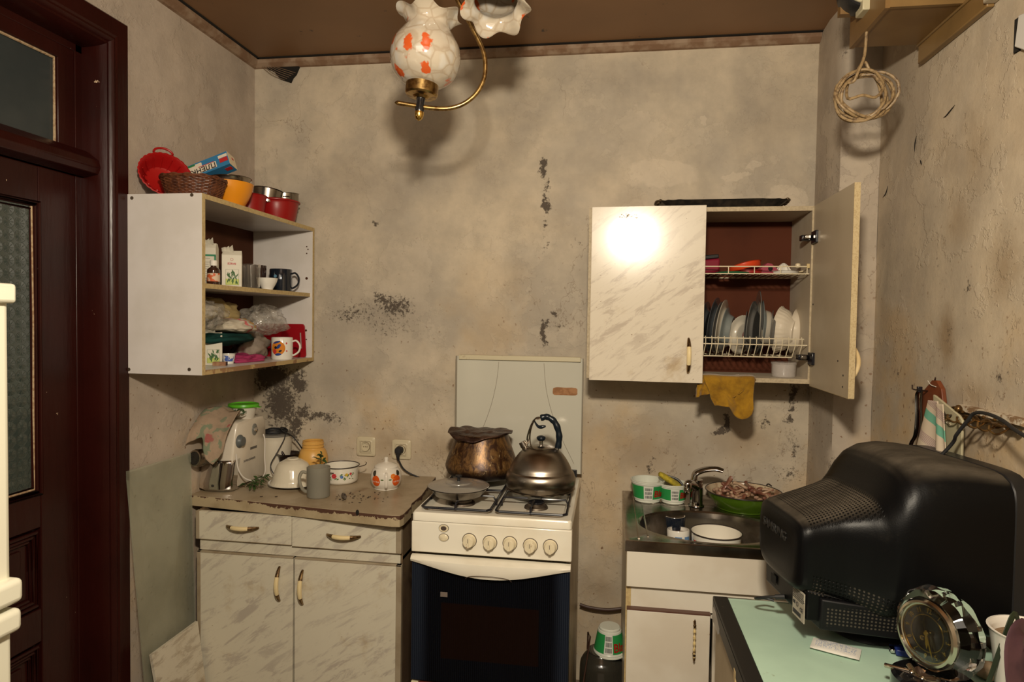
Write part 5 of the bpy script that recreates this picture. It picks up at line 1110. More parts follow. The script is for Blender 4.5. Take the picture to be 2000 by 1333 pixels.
plate(1580, .086, PB_, 'plain cream bowl on edge at the right end of the rack', yaw=-26, lean=-6, bowl=True, name='bowl', n=64, y=-.125)
# upper rack contents
ZR = 1.7125
t = thing('plastic_box', 'dark red plastic box with black lid on the upper wire shelf by the closed door', 'box', (1.925, -.17, ZR), (0, math.radians(-6), .1))
m = MB(); m.loft([[(x*.92, y*.92, .0) for x, y in ((-.07, -.06), (.07, -.06), (.07, .06), (-.07, .06))], [(x, y, .052) for x, y in ((-.07, -.06), (.07, -.06), (.07, .06), (-.07, .06))]]); m.build('box', mt('wine_red_plastic', (.18, .008, .025), .3), t, world=False, bevel=.008, seg=3)
MB().box(-.068, .066, -.056, .06, .053, .068).build('lid', BLACK, t, world=False, bevel=.003)
obj_lathe('container_lid', 'orange red plastic container lid tilted on the upper wire shelf', 'dish', mt('orange_red_plastic', (.55, .05, .01), .35), shell([(0, 0), (.052, 0), (.058, .006), (.060, .020), (.064, .022)], .002), (2.095, -.17, ZR+.016), (math.radians(-8), math.radians(-14), 0))  # this and the next two are lids of plastic containers
obj_lathe('container_lid', 'red plastic container lid under the orange lid on the upper wire shelf', 'dish', RED, shell([(0, 0), (.054, 0), (.060, .006), (.061, .018)], .002), (2.105, -.165, ZR))
obj_lathe('container_lid', 'flat dark green plastic disc lying on the upper wire shelf', 'dish', mt('dark_green_plastic', (.008, .08, .03), .4), [(0, 0), (.060, 0), (.062, .003), (.060, .007), (0, .007)], (2.040, -.205, ZR))
t = thing('grater', 'dull pink plastic holder leaning on the upper wire shelf left of the juicer', 'kitchen tool', (2.170, -.185, ZR), (0, 0, .2))
m = MB(); m.loft([[(-.045, -.02, 0), (.040, -.02, 0), (.040, .02, 0), (-.045, .02, 0)], [(-.035, -.018, .018), (.040, -.018, .012), (.040, .018, .012), (-.035, .018, .018)], [(-.004, -.012, .043), (.012, -.012, .041), (.012, .012, .041), (-.004, .012, .043)]]); m.mi = 1; m.lathe([(0, 0), (.009, 0), (.009, .002), (0, .002)], 16, TR((.004, -.0185, .022), (pi/2, 0, 0)))
m.build('body', [mt('dull_pink_plastic', (.30, .05, .08), .4), BLK], t, world=False, bevel=.003)
t = thing('citrus_juicer', 'white ribbed citrus juicer at the right end of the upper wire shelf', 'juicer', (2.232, -.17, ZR))
MB().lathe(shell([(0, 0), (.045, 0), (.052, .006), (.056, .014)], .002), 44).build('dish', PORC, t, world=False)
def ribs(r, z, a, j): return (r*(1-.13*abs(math.sin(a*5))), z)
MB().lathe([(.030, .004), (.028, .018), (.018, .034), (.006, .044), (0, .046)], 60, wave=ribs).build('cone', PORC, t, world=False)
m = MB(); m.tube([(.050, -.01, .010), (.066, -.02, .013)], .004, 8); m.lathe(smooth_prof([(0, -.010), (.008, -.006), (.0095, .0), (.008, .007), (0, .010)], 3), 18, TR((.040, -.040, .032))); m.build('handle', mt('ivory_plastic', (.66, .55, .36), .3), t, world=False)
# clear tub on the cabinet floor
t = thing('clear_tub', 'clear plastic tub on the cabinet bottom beside the open door', 'tub', (2.235, -.20, rz0+.0165))
CL = mt('clear_plastic', (.75, .70, .65), .15, trans=.35, alpha=.42)
MB().lathe(shell([(0, 0), (.040, 0), (.042, .003), (.043, .048)], .0015), 40).build('cup', CL, t, world=False); MB().lathe([(0, .048), (.045, .048), (.045, .055), (.0, .055)], 40).build('lid', CL, t, world=False)
# yellow cloth hanging from the cabinet edge
CLO = NT('ochre_felt'); c = CLO.mix(CLO.ramp(CLO.noise(14, 5, .7), .35, .7), (.31, .165, .014), (.20, .10, .010)); CLO.set(Base_Color=c, Roughness=.95, Specular_IOR_Level=.1, Sheen_Weight=.2); CLO.bump(CLO.noise(260), .5, .002); CLO = CLO.mat
def ycloth(xa, xb, xc, xd, drop, ya, seed, ztop):
    def f(u, v):
        if v < .25: y = ya+.075*(1-v/.25); z = ztop+.002*math.sin(u*9); x = xa+(xb-xa)*u
        elif v < .32: w_ = (v-.25)/.07; y = ya-.010*math.sin(w_*pi/2); z = ztop-.012*w_; x = xa+(xb-xa)*u
        else:
            w_ = (v-.32)/.68; y = ya-.010-.012*w_-.010*math.sin(u*11+w_*3+seed)*w_; z = ztop-.012-drop(u)*w_; x = (xa+(xb-xa)*u)*(1-w_)+(xc+(xd-xc)*u)*w_
        return (x+.004*mn.noise(Vector((u*4, v*4, seed))), y-.012*mn.noise(Vector((u*5, v*4, seed)))-.004*mn.noise(Vector((u*16, v*14, seed))), z)
    return f
t = thing('yellow_cloth', 'ochre yellow cleaning cloth hanging over the bottom edge of the plate cabinet', 'cloth', (2.0, -.30, rz0))
yc = ry-.004
MB().grid(ycloth(1.936, 2.112, 1.972, 2.104, lambda u: .095+.045*max(0, math.sin((u-.35)*4.2)), yc-.002, 1.3, rz0+.020), 36, 36).build('front_fold', CLO, t, smooth=180, solid=.003)
MB().grid(ycloth(1.916, 1.962, 1.905, 1.975, lambda u: .066-.02*u, yc+.008, 4.1, rz0+.0195), 16, 24).build('rear_fold', CLO, t, smooth=180, solid=.003)
MB().grid(ycloth(2.060, 2.118, 2.030, 2.055, lambda u: .070-.02*u, yc+.010, 6.1, rz0+.0195), 16, 24).build('rear_fold', CLO, t, smooth=180, solid=.003)
# serving tray on top of the cabinet
t = thing('serving_tray', 'dark metal serving tray with ornate ends on top of the plate cabinet', 'tray', (1.998, -.17, rz1+.001))
TRY = mt('tarnished_black_tray', (.022, .020, .018), .35, .5, col2=(.05, .04, .03), vs=40)
def try_ring(sx, sy, z, amp=0): return [(sx*(abs(math.cos(a))**.28)*(1 if math.cos(a) > 0 else -1), sy*(abs(math.sin(a))**.28)*(1 if math.sin(a) > 0 else -1), z+amp*math.sin(a*16)) for a in [2*pi*i/96 for i in range(96)]]
MB().loft([try_ring(.190, .088, 0), try_ring(.196, .092, .004), try_ring(.222, .105, .026, .001), try_ring(.230, .108, .029, .0015), try_ring(.222, .104, .030), try_ring(.192, .090, .008), try_ring(.186, .084, .003)]).build('tray', TRY, t, world=False)
for s_ in (-1, 1):
    m = MB()
    for i in range(9): a = -.9+1.8*i/8; m.lathe(smooth_prof([(0, -.006), (.006, -.003), (.006, .003), (0, .006)], 2), 8, TR((s_*(.212+.024*math.cos(a)), .075*math.sin(a), .031+.004*math.cos(i*2.1))))
    m.tube(spl([(s_*.20, -.07, .028), (s_*.236, -.045, .036), (s_*.243, 0, .034), (s_*.236, .045, .036), (s_*.20, .07, .028)], 6), .004, 7); m.build('handle', mt('old_brass_ornament', (.10, .07, .04), .4, .7), t, world=False)

# ================================================================ on and in the sink
ZK = KZ-.0035
FC = mt('faucet_chrome', (.45, .43, .41), .10, 1)
t = thing('mixer_tap', 'chrome single lever mixer tap behind the sink basin', 'tap', (1.935, -.165, ZK))
MB().lathe(smooth_prof([(0, 0), (.029, 0), (.029, .006), (.0245, .010), (.0235, .060), (.0235, .088)], 3)+[(.0215, .090), (.0215, .093), (.0235, .095), (.0235, .102), (0, .104)], 36).build('body', FC, t, world=False)
m = MB(); dirn = Vector((-.42, -.90, 0)).normalized()
def al(s_, z): return dirn*s_+Vector((0, 0, z))
m.tube(spl([al(-.02, .098), al(-.004, .122), al(.0, .128)], 4), [.021, .0225, .0235, .023, .021, .019, .017, .014, .010][:9], 20)
m2 = MB(); lv = Vector((.93, -.25, 0)).normalized()
pts = spl([Vector((-.010, 0, .100)), Vector((-.004, 0, .125)), lv*.03+Vector((0, 0, .143)), lv*.07+Vector((0, 0, .150)), lv*.098+Vector((0, 0, .145))], 6)
m2.tube(pts, [.0235-.0004*i for i in range(8)]+[.0195-.0003*i for i in range(8)]+[.0165-.0004*i for i in range(len(pts)-16)], 16, flat=.55); m2.build('lever', FC, t, world=False)
m3 = MB(); m3.tube(spl([al(.005, .070), al(.05, .092), al(.092, .104), al(.106, .100)], 6), [.0175-.0002*i for i in range(19)], 18); sp_ = m3.build('spout', FC, t, world=False)
MB(Matrix.Translation(al(.106, .075))).lathe([(0, 0), (.0135, 0), (.0145, .004), (.0145, .030), (.012, .036), (0, .036)], 26).build('aerator', CHROME, sp_, world=False)
TUBW = mt('tub_white_plastic', (.60, .62, .54), .3); TG = mt('tub_green_print', (.02, .24, .06), .35); BAR = mt('barcode_ink', (.03, .03, .03), .5); TLB = mt('tub_label_white', (.62, .62, .56), .4); TRD = mt('tub_red_print', (.55, .03, .02), .35)
def tub(label, loc, r0, r1, h, amid, flip=False, name='plastic_tub'):
    t = thing(name, label, 'tub', loc, (pi, 0, 0) if flip else (0, 0, 0))
    m = MB(); m.lathe([(0, 0), (r0*.9, 0), (r0, .004), (r0, .010), (r0+.003, .012), (r1, h-.012), (r1+.002, h-.010), (r1+.002, h-.006), (r1+.004, h-.004), (r1+.004, h), (r1-.001, h), (r1-.002, h-.012), (r0-.001, .012), (r0*.9, .003), (0, .003)], 56); m.build('tub', TUBW, t, world=False)
    R_ = lambda z: r0+.003+(r1-r0-.003)*(z-.012)/(h-.024)+.0006; zz0, zz1 = .018, h-.016
    def patch(name, mat, a0, a1, z0, z1, off=0, nn=12, kind=None, lst=None):
        m = MB()
        for (a0, a1, z0, z1) in (lst or [(a0, a1, z0, z1)]):
            m.loft([[((R_(z)+off)*math.cos(a0+(a1-a0)*i/nn), (R_(z)+off)*math.sin(a0+(a1-a0)*i/nn), z) for i in range(nn+1)] for z in (z0, z1)], cap=False, closed=False)
        return m.build(name, mat, t, world=False)
    s_ = -1 if flip else 1; am = amid
    patch('green_print', TG, am-2.6, am+2.2, zz0, zz1, nn=40)
    patch('label', TLB, am-.32, am+.28, zz0-.004, zz1, .0004)
    bars = []; rd = random.Random(3)
    for row in range(3):
        z0 = zz0+.004+row*(zz1-zz0-.006)/3; a = am-.24
        while a < am+.20: w_ = rd.uniform(.010, .03); bars.append((a, a+w_, z0, z0+(zz1-zz0)/3-.006)); a += w_+rd.uniform(.008, .02)
    o = patch('barcode', BAR, 0, 0, 0, 0, .0008, 2, lst=bars)
    # red lettering wrapped beside the label
    cu = text('Bla', h*.42, TRD, None, (0, 0, 0), (1, 0, 0), (0, 1, 0), bold=.0012)
    me = cu.data; a_s = am+.36*s_ if not flip else am-.36
    for v in me.vertices:
        x, y = v.co.x, v.co.y; z = (zz0+.010+y) if not flip else (zz1-.008-y); aa = a_s+(x/r1 if not flip else -x/r1); Rr = R_(z)+.0012
        v.co = (Rr*math.cos(aa), Rr*math.sin(aa), z)
    cu.parent = t; WM[cu.name] = WM[t.name]; return t
tub('green labelled plastic tub standing empty at the left rear of the sink', (1.752, -.130, ZK), .050, .064, .086, -1.55)
tub('green labelled plastic tub with yellow sponge beside the mixer tap', (1.850, -.135, ZK), .044, .056, .078, -1.50)
t = thing('sponge', 'yellow green scouring sponge sticking out of the tub beside the tap', 'sponge', (1.838, -.135, ZK+.085), (0, math.radians(32), .1))
SPG = mt('yellow_sponge', (.46, .36, .03), .95, col2=(.30, .25, .03), vs=60, bump=.8, bs=200)
m = MB(); m.loft([[(x, .020*math.cos(a)*s_, .012*math.sin(a)*s_) for a in [2*pi*i/20 for i in range(20)]] for x, s_ in ((-.052, .5), (-.048, .8), (-.03, 1), (.03, 1.05), (.045, .8), (.048, .3))]); m.build('foam', SPG, t, world=False)
o = MB().tube(spl([(1.80, -.105, ZK+.10), (1.85, -.11, ZK+.085), (1.875, -.12, ZK+.055), (1.878, -.12, ZK+.03)], 4), [.003, .0035, .004, .0045, .005, .005, .005, .005, .004, .004, .004, .004, .004], 8).build('spoon_handle', BLACK); o.location.x = .018; tag(o, 'black handle of a utensil standing in the tub behind the sponge', 'utensil')
# green pan of bones
pc = at(1449, 957, Z=ZK+.062)
t = thing('bone_pan', 'green enamel pan heaped with bones on the right rear of the sink', 'pan', (pc.x, -.158, ZK))
PR = .140
k = NT('green_enamel'); k.set(Base_Color=k.mix(k.noise(3), (.075, .15, .008), (.045, .10, .006)), Roughness=.2, Coat_Weight=.4)
MB().lathe(smooth_prof([(0, 0), (.088, 0), (.10, .006), (.125, .036), (.136, .058), (PR, .064)], 5)+[(PR-.001, .066)], 64).build('pan', k.mat, t, world=False)
MB().lathe([(PR-.001, .066)]+smooth_prof([(.136, .064), (.132, .055), (.118, .030), (.09, .010), (0, .008)], 5), 64).build('lining', mt('stained_cream_lining', (.50, .40, .27), .25, col2=(.24, .13, .07), vs=16), t, world=False)
m = MB(); m.tube([(PR*math.cos(2*pi*i/60), PR*math.sin(2*pi*i/60), .0655) for i in range(60)], .0024, 7, True); m.build('rim', RIMB, t, world=False)
m = MB(); m.tube(spl([(.10, .09, .06), (.115, .11, .07), (.125, .095, .066)], 4), .003, 7); m.build('handle', RIMB, t, world=False)
BN = [mt('boiled_bone', (.36, .22, .13), .45, col2=(.20, .10, .06), vs=40, bump=.5, coat=.2), mt('browned_meat', (.14, .045, .027), .4, col2=(.26, .13, .08), vs=30, bump=.6, coat=.3), mt('pale_gristle', (.42, .29, .19), .4, col2=(.26, .13, .09), vs=35, bump=.4)]
rd = random.Random(21); protos = []
for kx in range(5):
    m = MB(); rg = []; nn = 12
    for i in range(nn):
        u = i/(nn-1); r = (.0050+.0036*(abs(u-.5)*2)**2.4)*(.35 if i in (0, nn-1) else 1)*rd.uniform(.85, 1.2)
        c_ = Vector(((u-.5)*.066, .006*math.sin(u*3+kx), .003*math.sin(u*5+kx)))
        rg.append([c_+Vector((0, r*math.cos(a)*(1.5 if kx % 2 else 1.1)*(1+.25*mn.noise(Vector((u*6, a, kx)))), r*math.sin(a)*(1+.25*mn.noise(Vector((u*6, a, kx+5)))))) for a in [2*pi*j/10 for j in range(10)]])
    m.loft(rg); protos.append(m)
GRPB = 'meat bones heaped in the green pan'
for i in range(46):
    kx = i % 5; a, rr_ = rd.uniform(0, 2*pi), PR*.72*math.sqrt(rd.random()); hx = (i/46)*.026
    o = protos[kx].build('meat_bone', BN[rd.randrange(3)], smooth=60); s_ = rd.uniform(.7, 1.15)
    zz = ZK+.040+hx*(1-(rr_/PR)**2)*1.2+rd.uniform(0, .012)
    o.matrix_world = TR((pc.x+rr_*math.cos(a), -.158+rr_*math.sin(a), zz), (rd.uniform(-.35, .35), rd.uniform(-.35, .35), rd.uniform(0, 6.3)), s_)
    tag(o, 'boiled brown bone or meat scrap in the heap in the green enamel pan', 'bone', GRPB)
o = protos[1].build('meat_bone', BN[1], smooth=60); o.matrix_world = TR((pc.x-.062, -.165, ZK+.088), (.2, -1.2, .3), 1.1); tag(o, 'dark red bone standing upright at the left of the heap in the green pan', 'bone', GRPB)
# crockery in the basin (basin floor z about .67)
ZF = KZ-.151
def fit(px, py, z): p = at(px, py, Z=z); return p
p = fit(1318, 1018, ZF+.112); t = mug('mug', 'black mug standing behind the white mug in the sink basin', (p.x+.0, p.y+.01, ZF+.036), 3.5, .040, .094, NAVY, None, .9, None, mt('cream_inside', (.58, .50, .40), .2)); 
p = fit(1324, 1035, ZF+.100); t = mug('mug', 'white mug with pale blue panels at the front of the sink basin', (p.x+.004, p.y+.002, ZF+.012), 1.9, .0405, .088, PORC, None, .96)
t.rotation_euler = (math.radians(0), math.radians(4), 1.9); WM[t.name] = TR(t.location, t.rotation_euler)
LB = mt('pale_blue_print', (.12, .24, .44), .3)
for a0 in (-3.55, -2.45-.25):
    m = MB(); m.loft([[(.0413*math.cos(a0+(-.3+.6*i/8)), .0413*math.sin(a0+(-.3+.6*i/8)), z) for i in range(9)] for z in (.018, .068)], cap=False, closed=False); m.build('blue_panel', LB, t, world=False)
m = MB(); m.lathe([(0, .074), (.0375, .074)], 32); m.build('coffee_dregs', mt('coffee_brown', (.16, .09, .05), .5), t, world=False)
p = fit(1399, 1040, ZF+.125)
t = thing('enamel_pot', 'wide white enamel pot with dark rim in the sink basin', 'pot', (p.x, p.y, ZF+.040))
MB().lathe([(0, 0), (.072, 0), (.079, .005), (.082, .016), (.083, .082), (.086, .086), (.081, .083), (.080, .016), (.074, .006), (0, .005)], 60).build('body', [ENAMEL], t, world=False)
m = MB(); m.tube([(.0865*math.cos(2*pi*i/60), .0865*math.sin(2*pi*i/60), .0862) for i in range(60)], .0022, 7, True); m.build('rim', RIMB, t, world=False)
flower_patches(t, .0833, .050, -1.05, 7)
flower_patches(t, .0833, .050, -2.6, 8)
# ================================================================ kitchen table, foreground right
TZ = .760; tl_ = at(1392, 1165, Z=TZ)
TX0, TX1, TY1, TY0 = tl_.x, RW-.012, tl_.y, -1.95
t = thing('kitchen_table', 'small table with mint green top and black edge in the right foreground', 'table', ((TX0+TX1)/2, (TY0+TY1)/2, 0))
k = NT('mint_laminate'); c = k.mix(k.ramp(k.noise(3, 5, .6), .35, .65), (.45, .63, .50), (.38, .54, .43)); c = k.mix(k.ramp(k.noise(20, 6, .7), .64, .76), c, (.20, .22, .12)); k.set(Base_Color=c, Roughness=.3); MINT = k.mat
a = at(1420, 1165, Z=TZ); wl = a.x-TX0
MB().box(TX0+wl, TX1-.004, TY0, TY1-.014, TZ-.004, TZ+.0012).build('mint_top', MINT, t, smooth=0)
BKE = mt('black_edge_frame', (.012, .011, .010), .45, dirt=((.09, .07, .05), 50, .66, .74))
m = MB(); m.box(TX0, TX1, TY0, TY1, TZ-.048, TZ-.0005); m.box(TX0, TX0+wl, TY0, TY1, TZ-.010, TZ+.0016); m.build('frame', BKE, t, bevel=.003, seg=3)
MB().box(TX0+wl-.004, TX1, TY1-.014, TY1-.009, TZ-.001, TZ+.0035).build('metal_strip', CHROME, t, smooth=0)
MB().box(TX0+.010, TX0+.026, TY0+.02, TY1-.006, .04, TZ-.048).build('side_board', mt('cream_side_board', (.44, .35, .22), .5, col2=(.38, .29, .17), vs=4), t, smooth=0)
MB().box(TX0+.026, TX1-.01, TY1-.024, TY1-.006, .04, TZ-.048).build('back_board', mt('cream_side_board', (.44, .35, .22), .5), t, smooth=0)
MB().box(TX0+.009, TX0+.0115, TY0+.02, TY1-.004, TZ-.052, TZ-.047).build('yellow_piping', mt('pale_piping', (.58, .44, .22), .5), t, smooth=0)
MB().box(TX1-.03, TX1-.012, TY0+.02, TY1-.006, .04, TZ-.048).build('side_board', mt('cream_side_board', (.44, .35, .22), .5), t, smooth=0)
m = MB(); y = TY1-.12; m.add([(TX0-.003, y, TZ-.052), (TX0-.003, y+.10, TZ-.052), (TX0+.004, y+.10, TZ-.004), (TX0+.004, y, TZ-.030)], [(0, 1, 2, 3)]); m.build('metal_flap', mt('grey_flap', (.40, .38, .35), .35, .6), t, smooth=0, solid=.003)
MB().box(TX0-.001, TX0+.012, -1.22, -1.20, TZ-.060, TZ-.030).build('catch', mt('pale_piping', (.58, .44, .22), .5), t, bevel=.002)

# ================================================================ CRT monitor seen from behind
mx, my, mrot = 2.028, -1.050, math.radians(9)
t = thing('crt_monitor', 'large dusty black computer monitor seen from behind on the mint table', 'monitor', (mx, my, TZ+.001), (0, 0, mrot))
k = NT('dusty_black_plastic'); geo = k.n.new('ShaderNodeNewGeometry'); nz = k.sep(geo.outputs['Normal'])[2]
dust = k.math('MULTIPLY', k.ramp(nz, .55, .97), k.ramp(k.noise(9, 6, .65, k.map(sc=(.6, 1.4, 1))), .30, .70, .35, 1))
base = k.mix(k.ramp(k.noise(14, 5, .7), .6, .75), (.0028, .0028, .0032), (.007, .0065, .006))
c = k.mix(k.math('MULTIPLY', dust, .8), base, (.115, .095, .070))
# ventilation holes: square grid of dark dots on the rear top and on the near side, some there painted pale as light showing through
s_ = k.sep()
def dots(u, v, step, r):
    a = k.math('SUBTRACT', k.math('FRACT', k.math('DIVIDE', u, step)), .5); b = k.math('SUBTRACT', k.math('FRACT', k.math('DIVIDE', v, step)), .5)
    return k.ramp(k.math('SQRT', k.math('ADD', k.math('MULTIPLY', a, a), k.math('MULTIPLY', b, b))), r+.08, r-.08)
top_m = k.math('MULTIPLY', k.math('MULTIPLY', k.ramp(nz, .45, .6), k.ramp(s_[0], .012, .016)), k.ramp(s_[0], .165, .160))
dt = k.math('MULTIPLY', dots(s_[0], s_[1], .0075, .30), top_m)
c = k.mix(dt, c, (.002, .002, .002))
sd = k.math('MULTIPLY', k.math('LESS_THAN', s_[1], -.10), k.math('MULTIPLY', k.ramp(nz, .45, .3), k.math('MULTIPLY', k.ramp(s_[0], .02, .024), k.ramp(s_[0], .30, .296))))
zz = k.math('ADD', s_[2], k.math('MULTIPLY', s_[0], .22))
sd = k.math('MULTIPLY', sd, k.math('MULTIPLY', k.ramp(zz, .144, .146), k.ramp(zz, .198, .196)))
ds = k.math('MULTIPLY', dots(s_[0], zz, .0085, .26), sd)
c = k.mix(ds, c, k.mix(k.ramp(k.noise(12, 2), .45, .55), (.001, .001, .001), (.05, .043, .034)))
k.set(Base_Color=c, Roughness=k.ramp(dust, 0, 1, .36, .8), Specular_IOR_Level=.14); k.bump(k.math('ADD', k.math('MULTIPLY', k.math('ADD', dt, ds), -1), k.math('MULTIPLY', k.noise(300, 3), .12)), .5, .003); MON = k.mat
def sec(s_, hl, hr, z0, z1, p=5, hump=0, n=72):
    """cross section at depth s_: near side -hr .. far side +hl"""
    out = []; cy, ry2 = (hl-hr)/2, (hl+hr)/2; cz, rz = (z0+z1)/2, (z1-z0)/2
    for i in range(n):
        a = 2*pi*i/n; c_, q = math.cos(a), math.sin(a); e = 1/((abs(c_)**p+abs(q)**p)**(1/p))
        y, z = cy+ry2*e*c_, cz+rz*e*q
        out.append((s_, y, z))
    return out
keys = [ # s, hl, hr, z0, z1, p
 (-.012, .070, .070, .185, .240, 3), (-.010, .112, .112, .150, .292, 4.5), (-.003, .126, .126, .138, .306, 5), (.010, .131, .132, .134, .313, 5), (.045, .134, .136, .126, .324, 5), (.09, .140, .146, .112, .338, 5),
 (.130, .150, .166, .098, .352, 4.6), (.160, .160, .186, .088, .366, 4.2), (.178, .167, .199, .082, .395, 3.6), (.195, .173, .206, .078, .432, 3.2), (.215, .178, .210, .074, .452, 3.4), (.245, .183, .213, .070, .463, 3.8),
 (.29, .190, .214, .066, .465, 4.4), (.34, .198, .216, .064, .459, 5), (.39, .204, .218, .062, .450, 6), (.415, .206, .220, .062, .444, 7)]
rings = []
for a_, b_ in zip(keys, keys[1:]):
    for j in range(3):
        u = j/3; rings.append(sec(*[x+(y-x)*u for x, y in zip(a_, b_)]))
rings.append(sec(*keys[-1]))
MB().loft(rings).build('rear_housing', MON, t, world=False, smooth=50)
m = MB(); m.loft([sec(.4155, .205, .219, .063, .443, 8), sec(.418, .207, .221, .061, .445, 8), sec(.452, .207, .221, .061, .445, 8), sec(.455, .200, .214, .068, .438, 8)]); m.build('front_bezel', BLACK, t, world=False)
MB().box(.4552, .4562, -.195, .18, .085, .42).build('screen', mt('dark_screen', (.01, .012, .012), .1), t, world=False, smooth=0)
# lower body under the rear housing with connector panel and vent box
m = MB(); m.loft([[(.012+.0*j, y, z) for y, z in ((-.122, .150), (-.118, .076), (.118, .076), (.122, .150))] for j in (0,)]+[[(.30, y, z) for y, z in ((-.165, .10), (-.150, .052), (.14, .052), (.15, .10))]]); lb = m.build('lower_body', MON, t, world=False, bevel=.005)
k = NT('vent_box_black'); s_ = k.sep(); q = k.math('FRACT', k.math('DIVIDE', s_[0], .0085)); q2 = k.math('FRACT', k.math('DIVIDE', k.math('ADD', s_[2], k.math('MULTIPLY', s_[0], .05)), .0085)); a = k.math('SUBTRACT', q, .5); b = k.math('SUBTRACT', q2, .5)
dd_ = k.ramp(k.math('SQRT', k.math('ADD', k.math('MULTIPLY', a, a), k.math('MULTIPLY', b, b))), .34, .20); mk = k.math('MULTIPLY', k.math('MULTIPLY', k.ramp(s_[0], .050, .054), k.ramp(s_[0], .235, .23)), k.math('MULTIPLY', k.ramp(s_[2], .070, .072), k.ramp(s_[2], .118, .115)))
k.set(Base_Color=k.mix(k.math('MULTIPLY', dd_, mk), (.004, .004, .005), (.06, .052, .04)), Roughness=.5, Specular_IOR_Level=.25)  # pale dots paint the light seen through the vent holes
m = MB(); m.loft([[(.040, y, z) for y, z in ((-.136, .134), (-.130, .060), (-.05, .060), (-.05, .134))], [(.250, y, z) for y, z in ((-.176, .118), (-.166, .050), (-.05, .050), (-.05, .118))]]); m.build('vent_box', k.mat, t, world=False, bevel=.004)
lbm = mt('silver_sticker', (.42, .38, .31), .45, col2=(.33, .29, .23), vs=30)
st = MB().box(.0075, .0095, -.119, -.058, .068, .138).build('rating_sticker', lbm, lb, world=False, smooth=0)
M_ = WM[t.name]; R3 = M_.to_3x3(); X_ = R3 @ Vector((0, -1, 0)); Zv = Vector((0, 0, 1)); SI = mt('sticker_ink', (.03, .03, .03), .6)
m = MB(); rd = random.Random(8)
for i in range(6):
    z = .132-.004*i; y0 = -.060; 
    while y0 > -.112: w_ = rd.uniform(.003, .009); m.box(.0068, .0074, y0-w_, y0, z, z+.0016); y0 -= w_+.0015
y0 = -.062
while y0 > -.102: w_ = rd.uniform(.0006, .0016); m.box(.0068, .0074, y0-w_, y0, .074, .084); y0 -= w_+rd.uniform(.0006, .0013)
m.build('small_print', SI, lb, world=False, smooth=0)['kind'] = 'stuff'
text('CE', .013, SI, lb, M_ @ Vector((.0068, -.098, .091)), X_, Zv); text('GS', .010, SI, lb, M_ @ Vector((.0068, -.062, .098)), X_, Zv, bold=.0004)
m = MB(); m.tube([(.0066, -.085+.005*math.cos(a), .101+.005*math.sin(a)) for a in [2*pi*i/20 for i in range(20)]], .0006, 4, True); m.build('approval_mark', SI, lb, world=False)
MB().box(.0078, .0092, .045, .075, .092, .116).build('power_inlet', BLK, lb, world=False, bevel=.002)
text('SAMSUNG', .031, mt('embossed_dusty', (.020, .019, .018), .35), t, M_ @ Vector((-.0122, .085, .242)), X_, Zv, name='embossed_lettering', ext=.0012, bold=.0003)
MB().lathe([(0, 0), (.085, 0), (.09, .004), (.08, .020), (.06, .032), (.055, .052), (0, .052)], 48, TR((.22, .0, .0))).build('swivel_foot', BLACK, t, world=False)
m = MB(); m.tube(spl([(.012, .005, .080), (-.015, .018, .074), (-.035, .045, .060), (-.03, .075, .045), (.0, .088, .040), (.02, .080, .038)], 6), .0036, 8); m.tube([(.014, .0, .082), (-.006, .010, .077)], .0065, 10); m.build('power_lead', RUBBER, t, world=False)

# ================================================================ small things on the table
p = at(1632, 1270, Z=TZ+.004)
t = thing('salt_sachet', 'small white paper sachet with blue print lying on the mint table', 'sachet', (p.x, p.y, TZ+.0014), (0, 0, math.radians(-24)))
def pil(u, v, s_=1):
    x, y = -.052+.104*u, -.030+.060*v; e = (math.sin(pi*u)*math.sin(pi*v))**.45
    return (x, y, .006+s_*.0055*e+.0007*mn.noise(Vector((x*60, y*60, s_))))
m = MB(); m.grid(lambda u, v: pil(u, v), 26, 20); m.grid(lambda u, v: pil(u, v, -1), 26, 20)
k = NT('printed_paper'); s_ = k.sep(); tx = k.n.new('ShaderNodeTexBrick'); 
f_ = k.math('MULTIPLY', k.math('GREATER_THAN', k.math('SINE', k.math('MULTIPLY', s_[1], 900)), -.1), k.ramp(k.noise(420, 2, .5, k.map(sc=(1, .25, 1))), .48, .52)); f_ = k.math('MULTIPLY', f_, k.math('MULTIPLY', k.ramp(k.math('ABSOLUTE', s_[0]), .044, .042), k.ramp(k.math('ABSOLUTE', k.math('ADD', s_[1], -.002)), .021, .020)))
k.set(Base_Color=k.mix(k.math('MULTIPLY', f_, .75), (.66, .64, .58), (.12, .20, .42)), Roughness=.7); m.build('packet', k.mat, t, world=False, smooth=80)
p = at(1750, 1270, Z=TZ+.012)
t = thing('monitor_plug', 'blue video plug lying on the table left of the clock', 'plug', (p.x+.01, p.y, TZ+.0014), (0, 0, math.radians(-12)))
BLP_ = mt('blue_plug_plastic', (.015, .03, .16), .35)
MB().box(-.012, .030, -.016, .016, .002, .017).build('shell', BLP_, t, world=False, bevel=.003); MB().box(-.022, -.012, -.011, .011, .005, .014).build('connector', CHROME, t, world=False, bevel=.002)
m = MB(); 
m.tube([(-.022, -.0, .0095), (-.024, 0, .0095)], .003, 8); m.tube(spl([(.03, 0, .009), (.06, .004, .008), (.10, .03, .006), (.14, .05, .005)], 5), .0035, 8); m.build('cable', RUBBER, t, world=False)
MB().tube([(-.02, .019, .009), (.034, .019, .009)], .0028, 8).build('thumbscrew', BLP_, t, world=False)
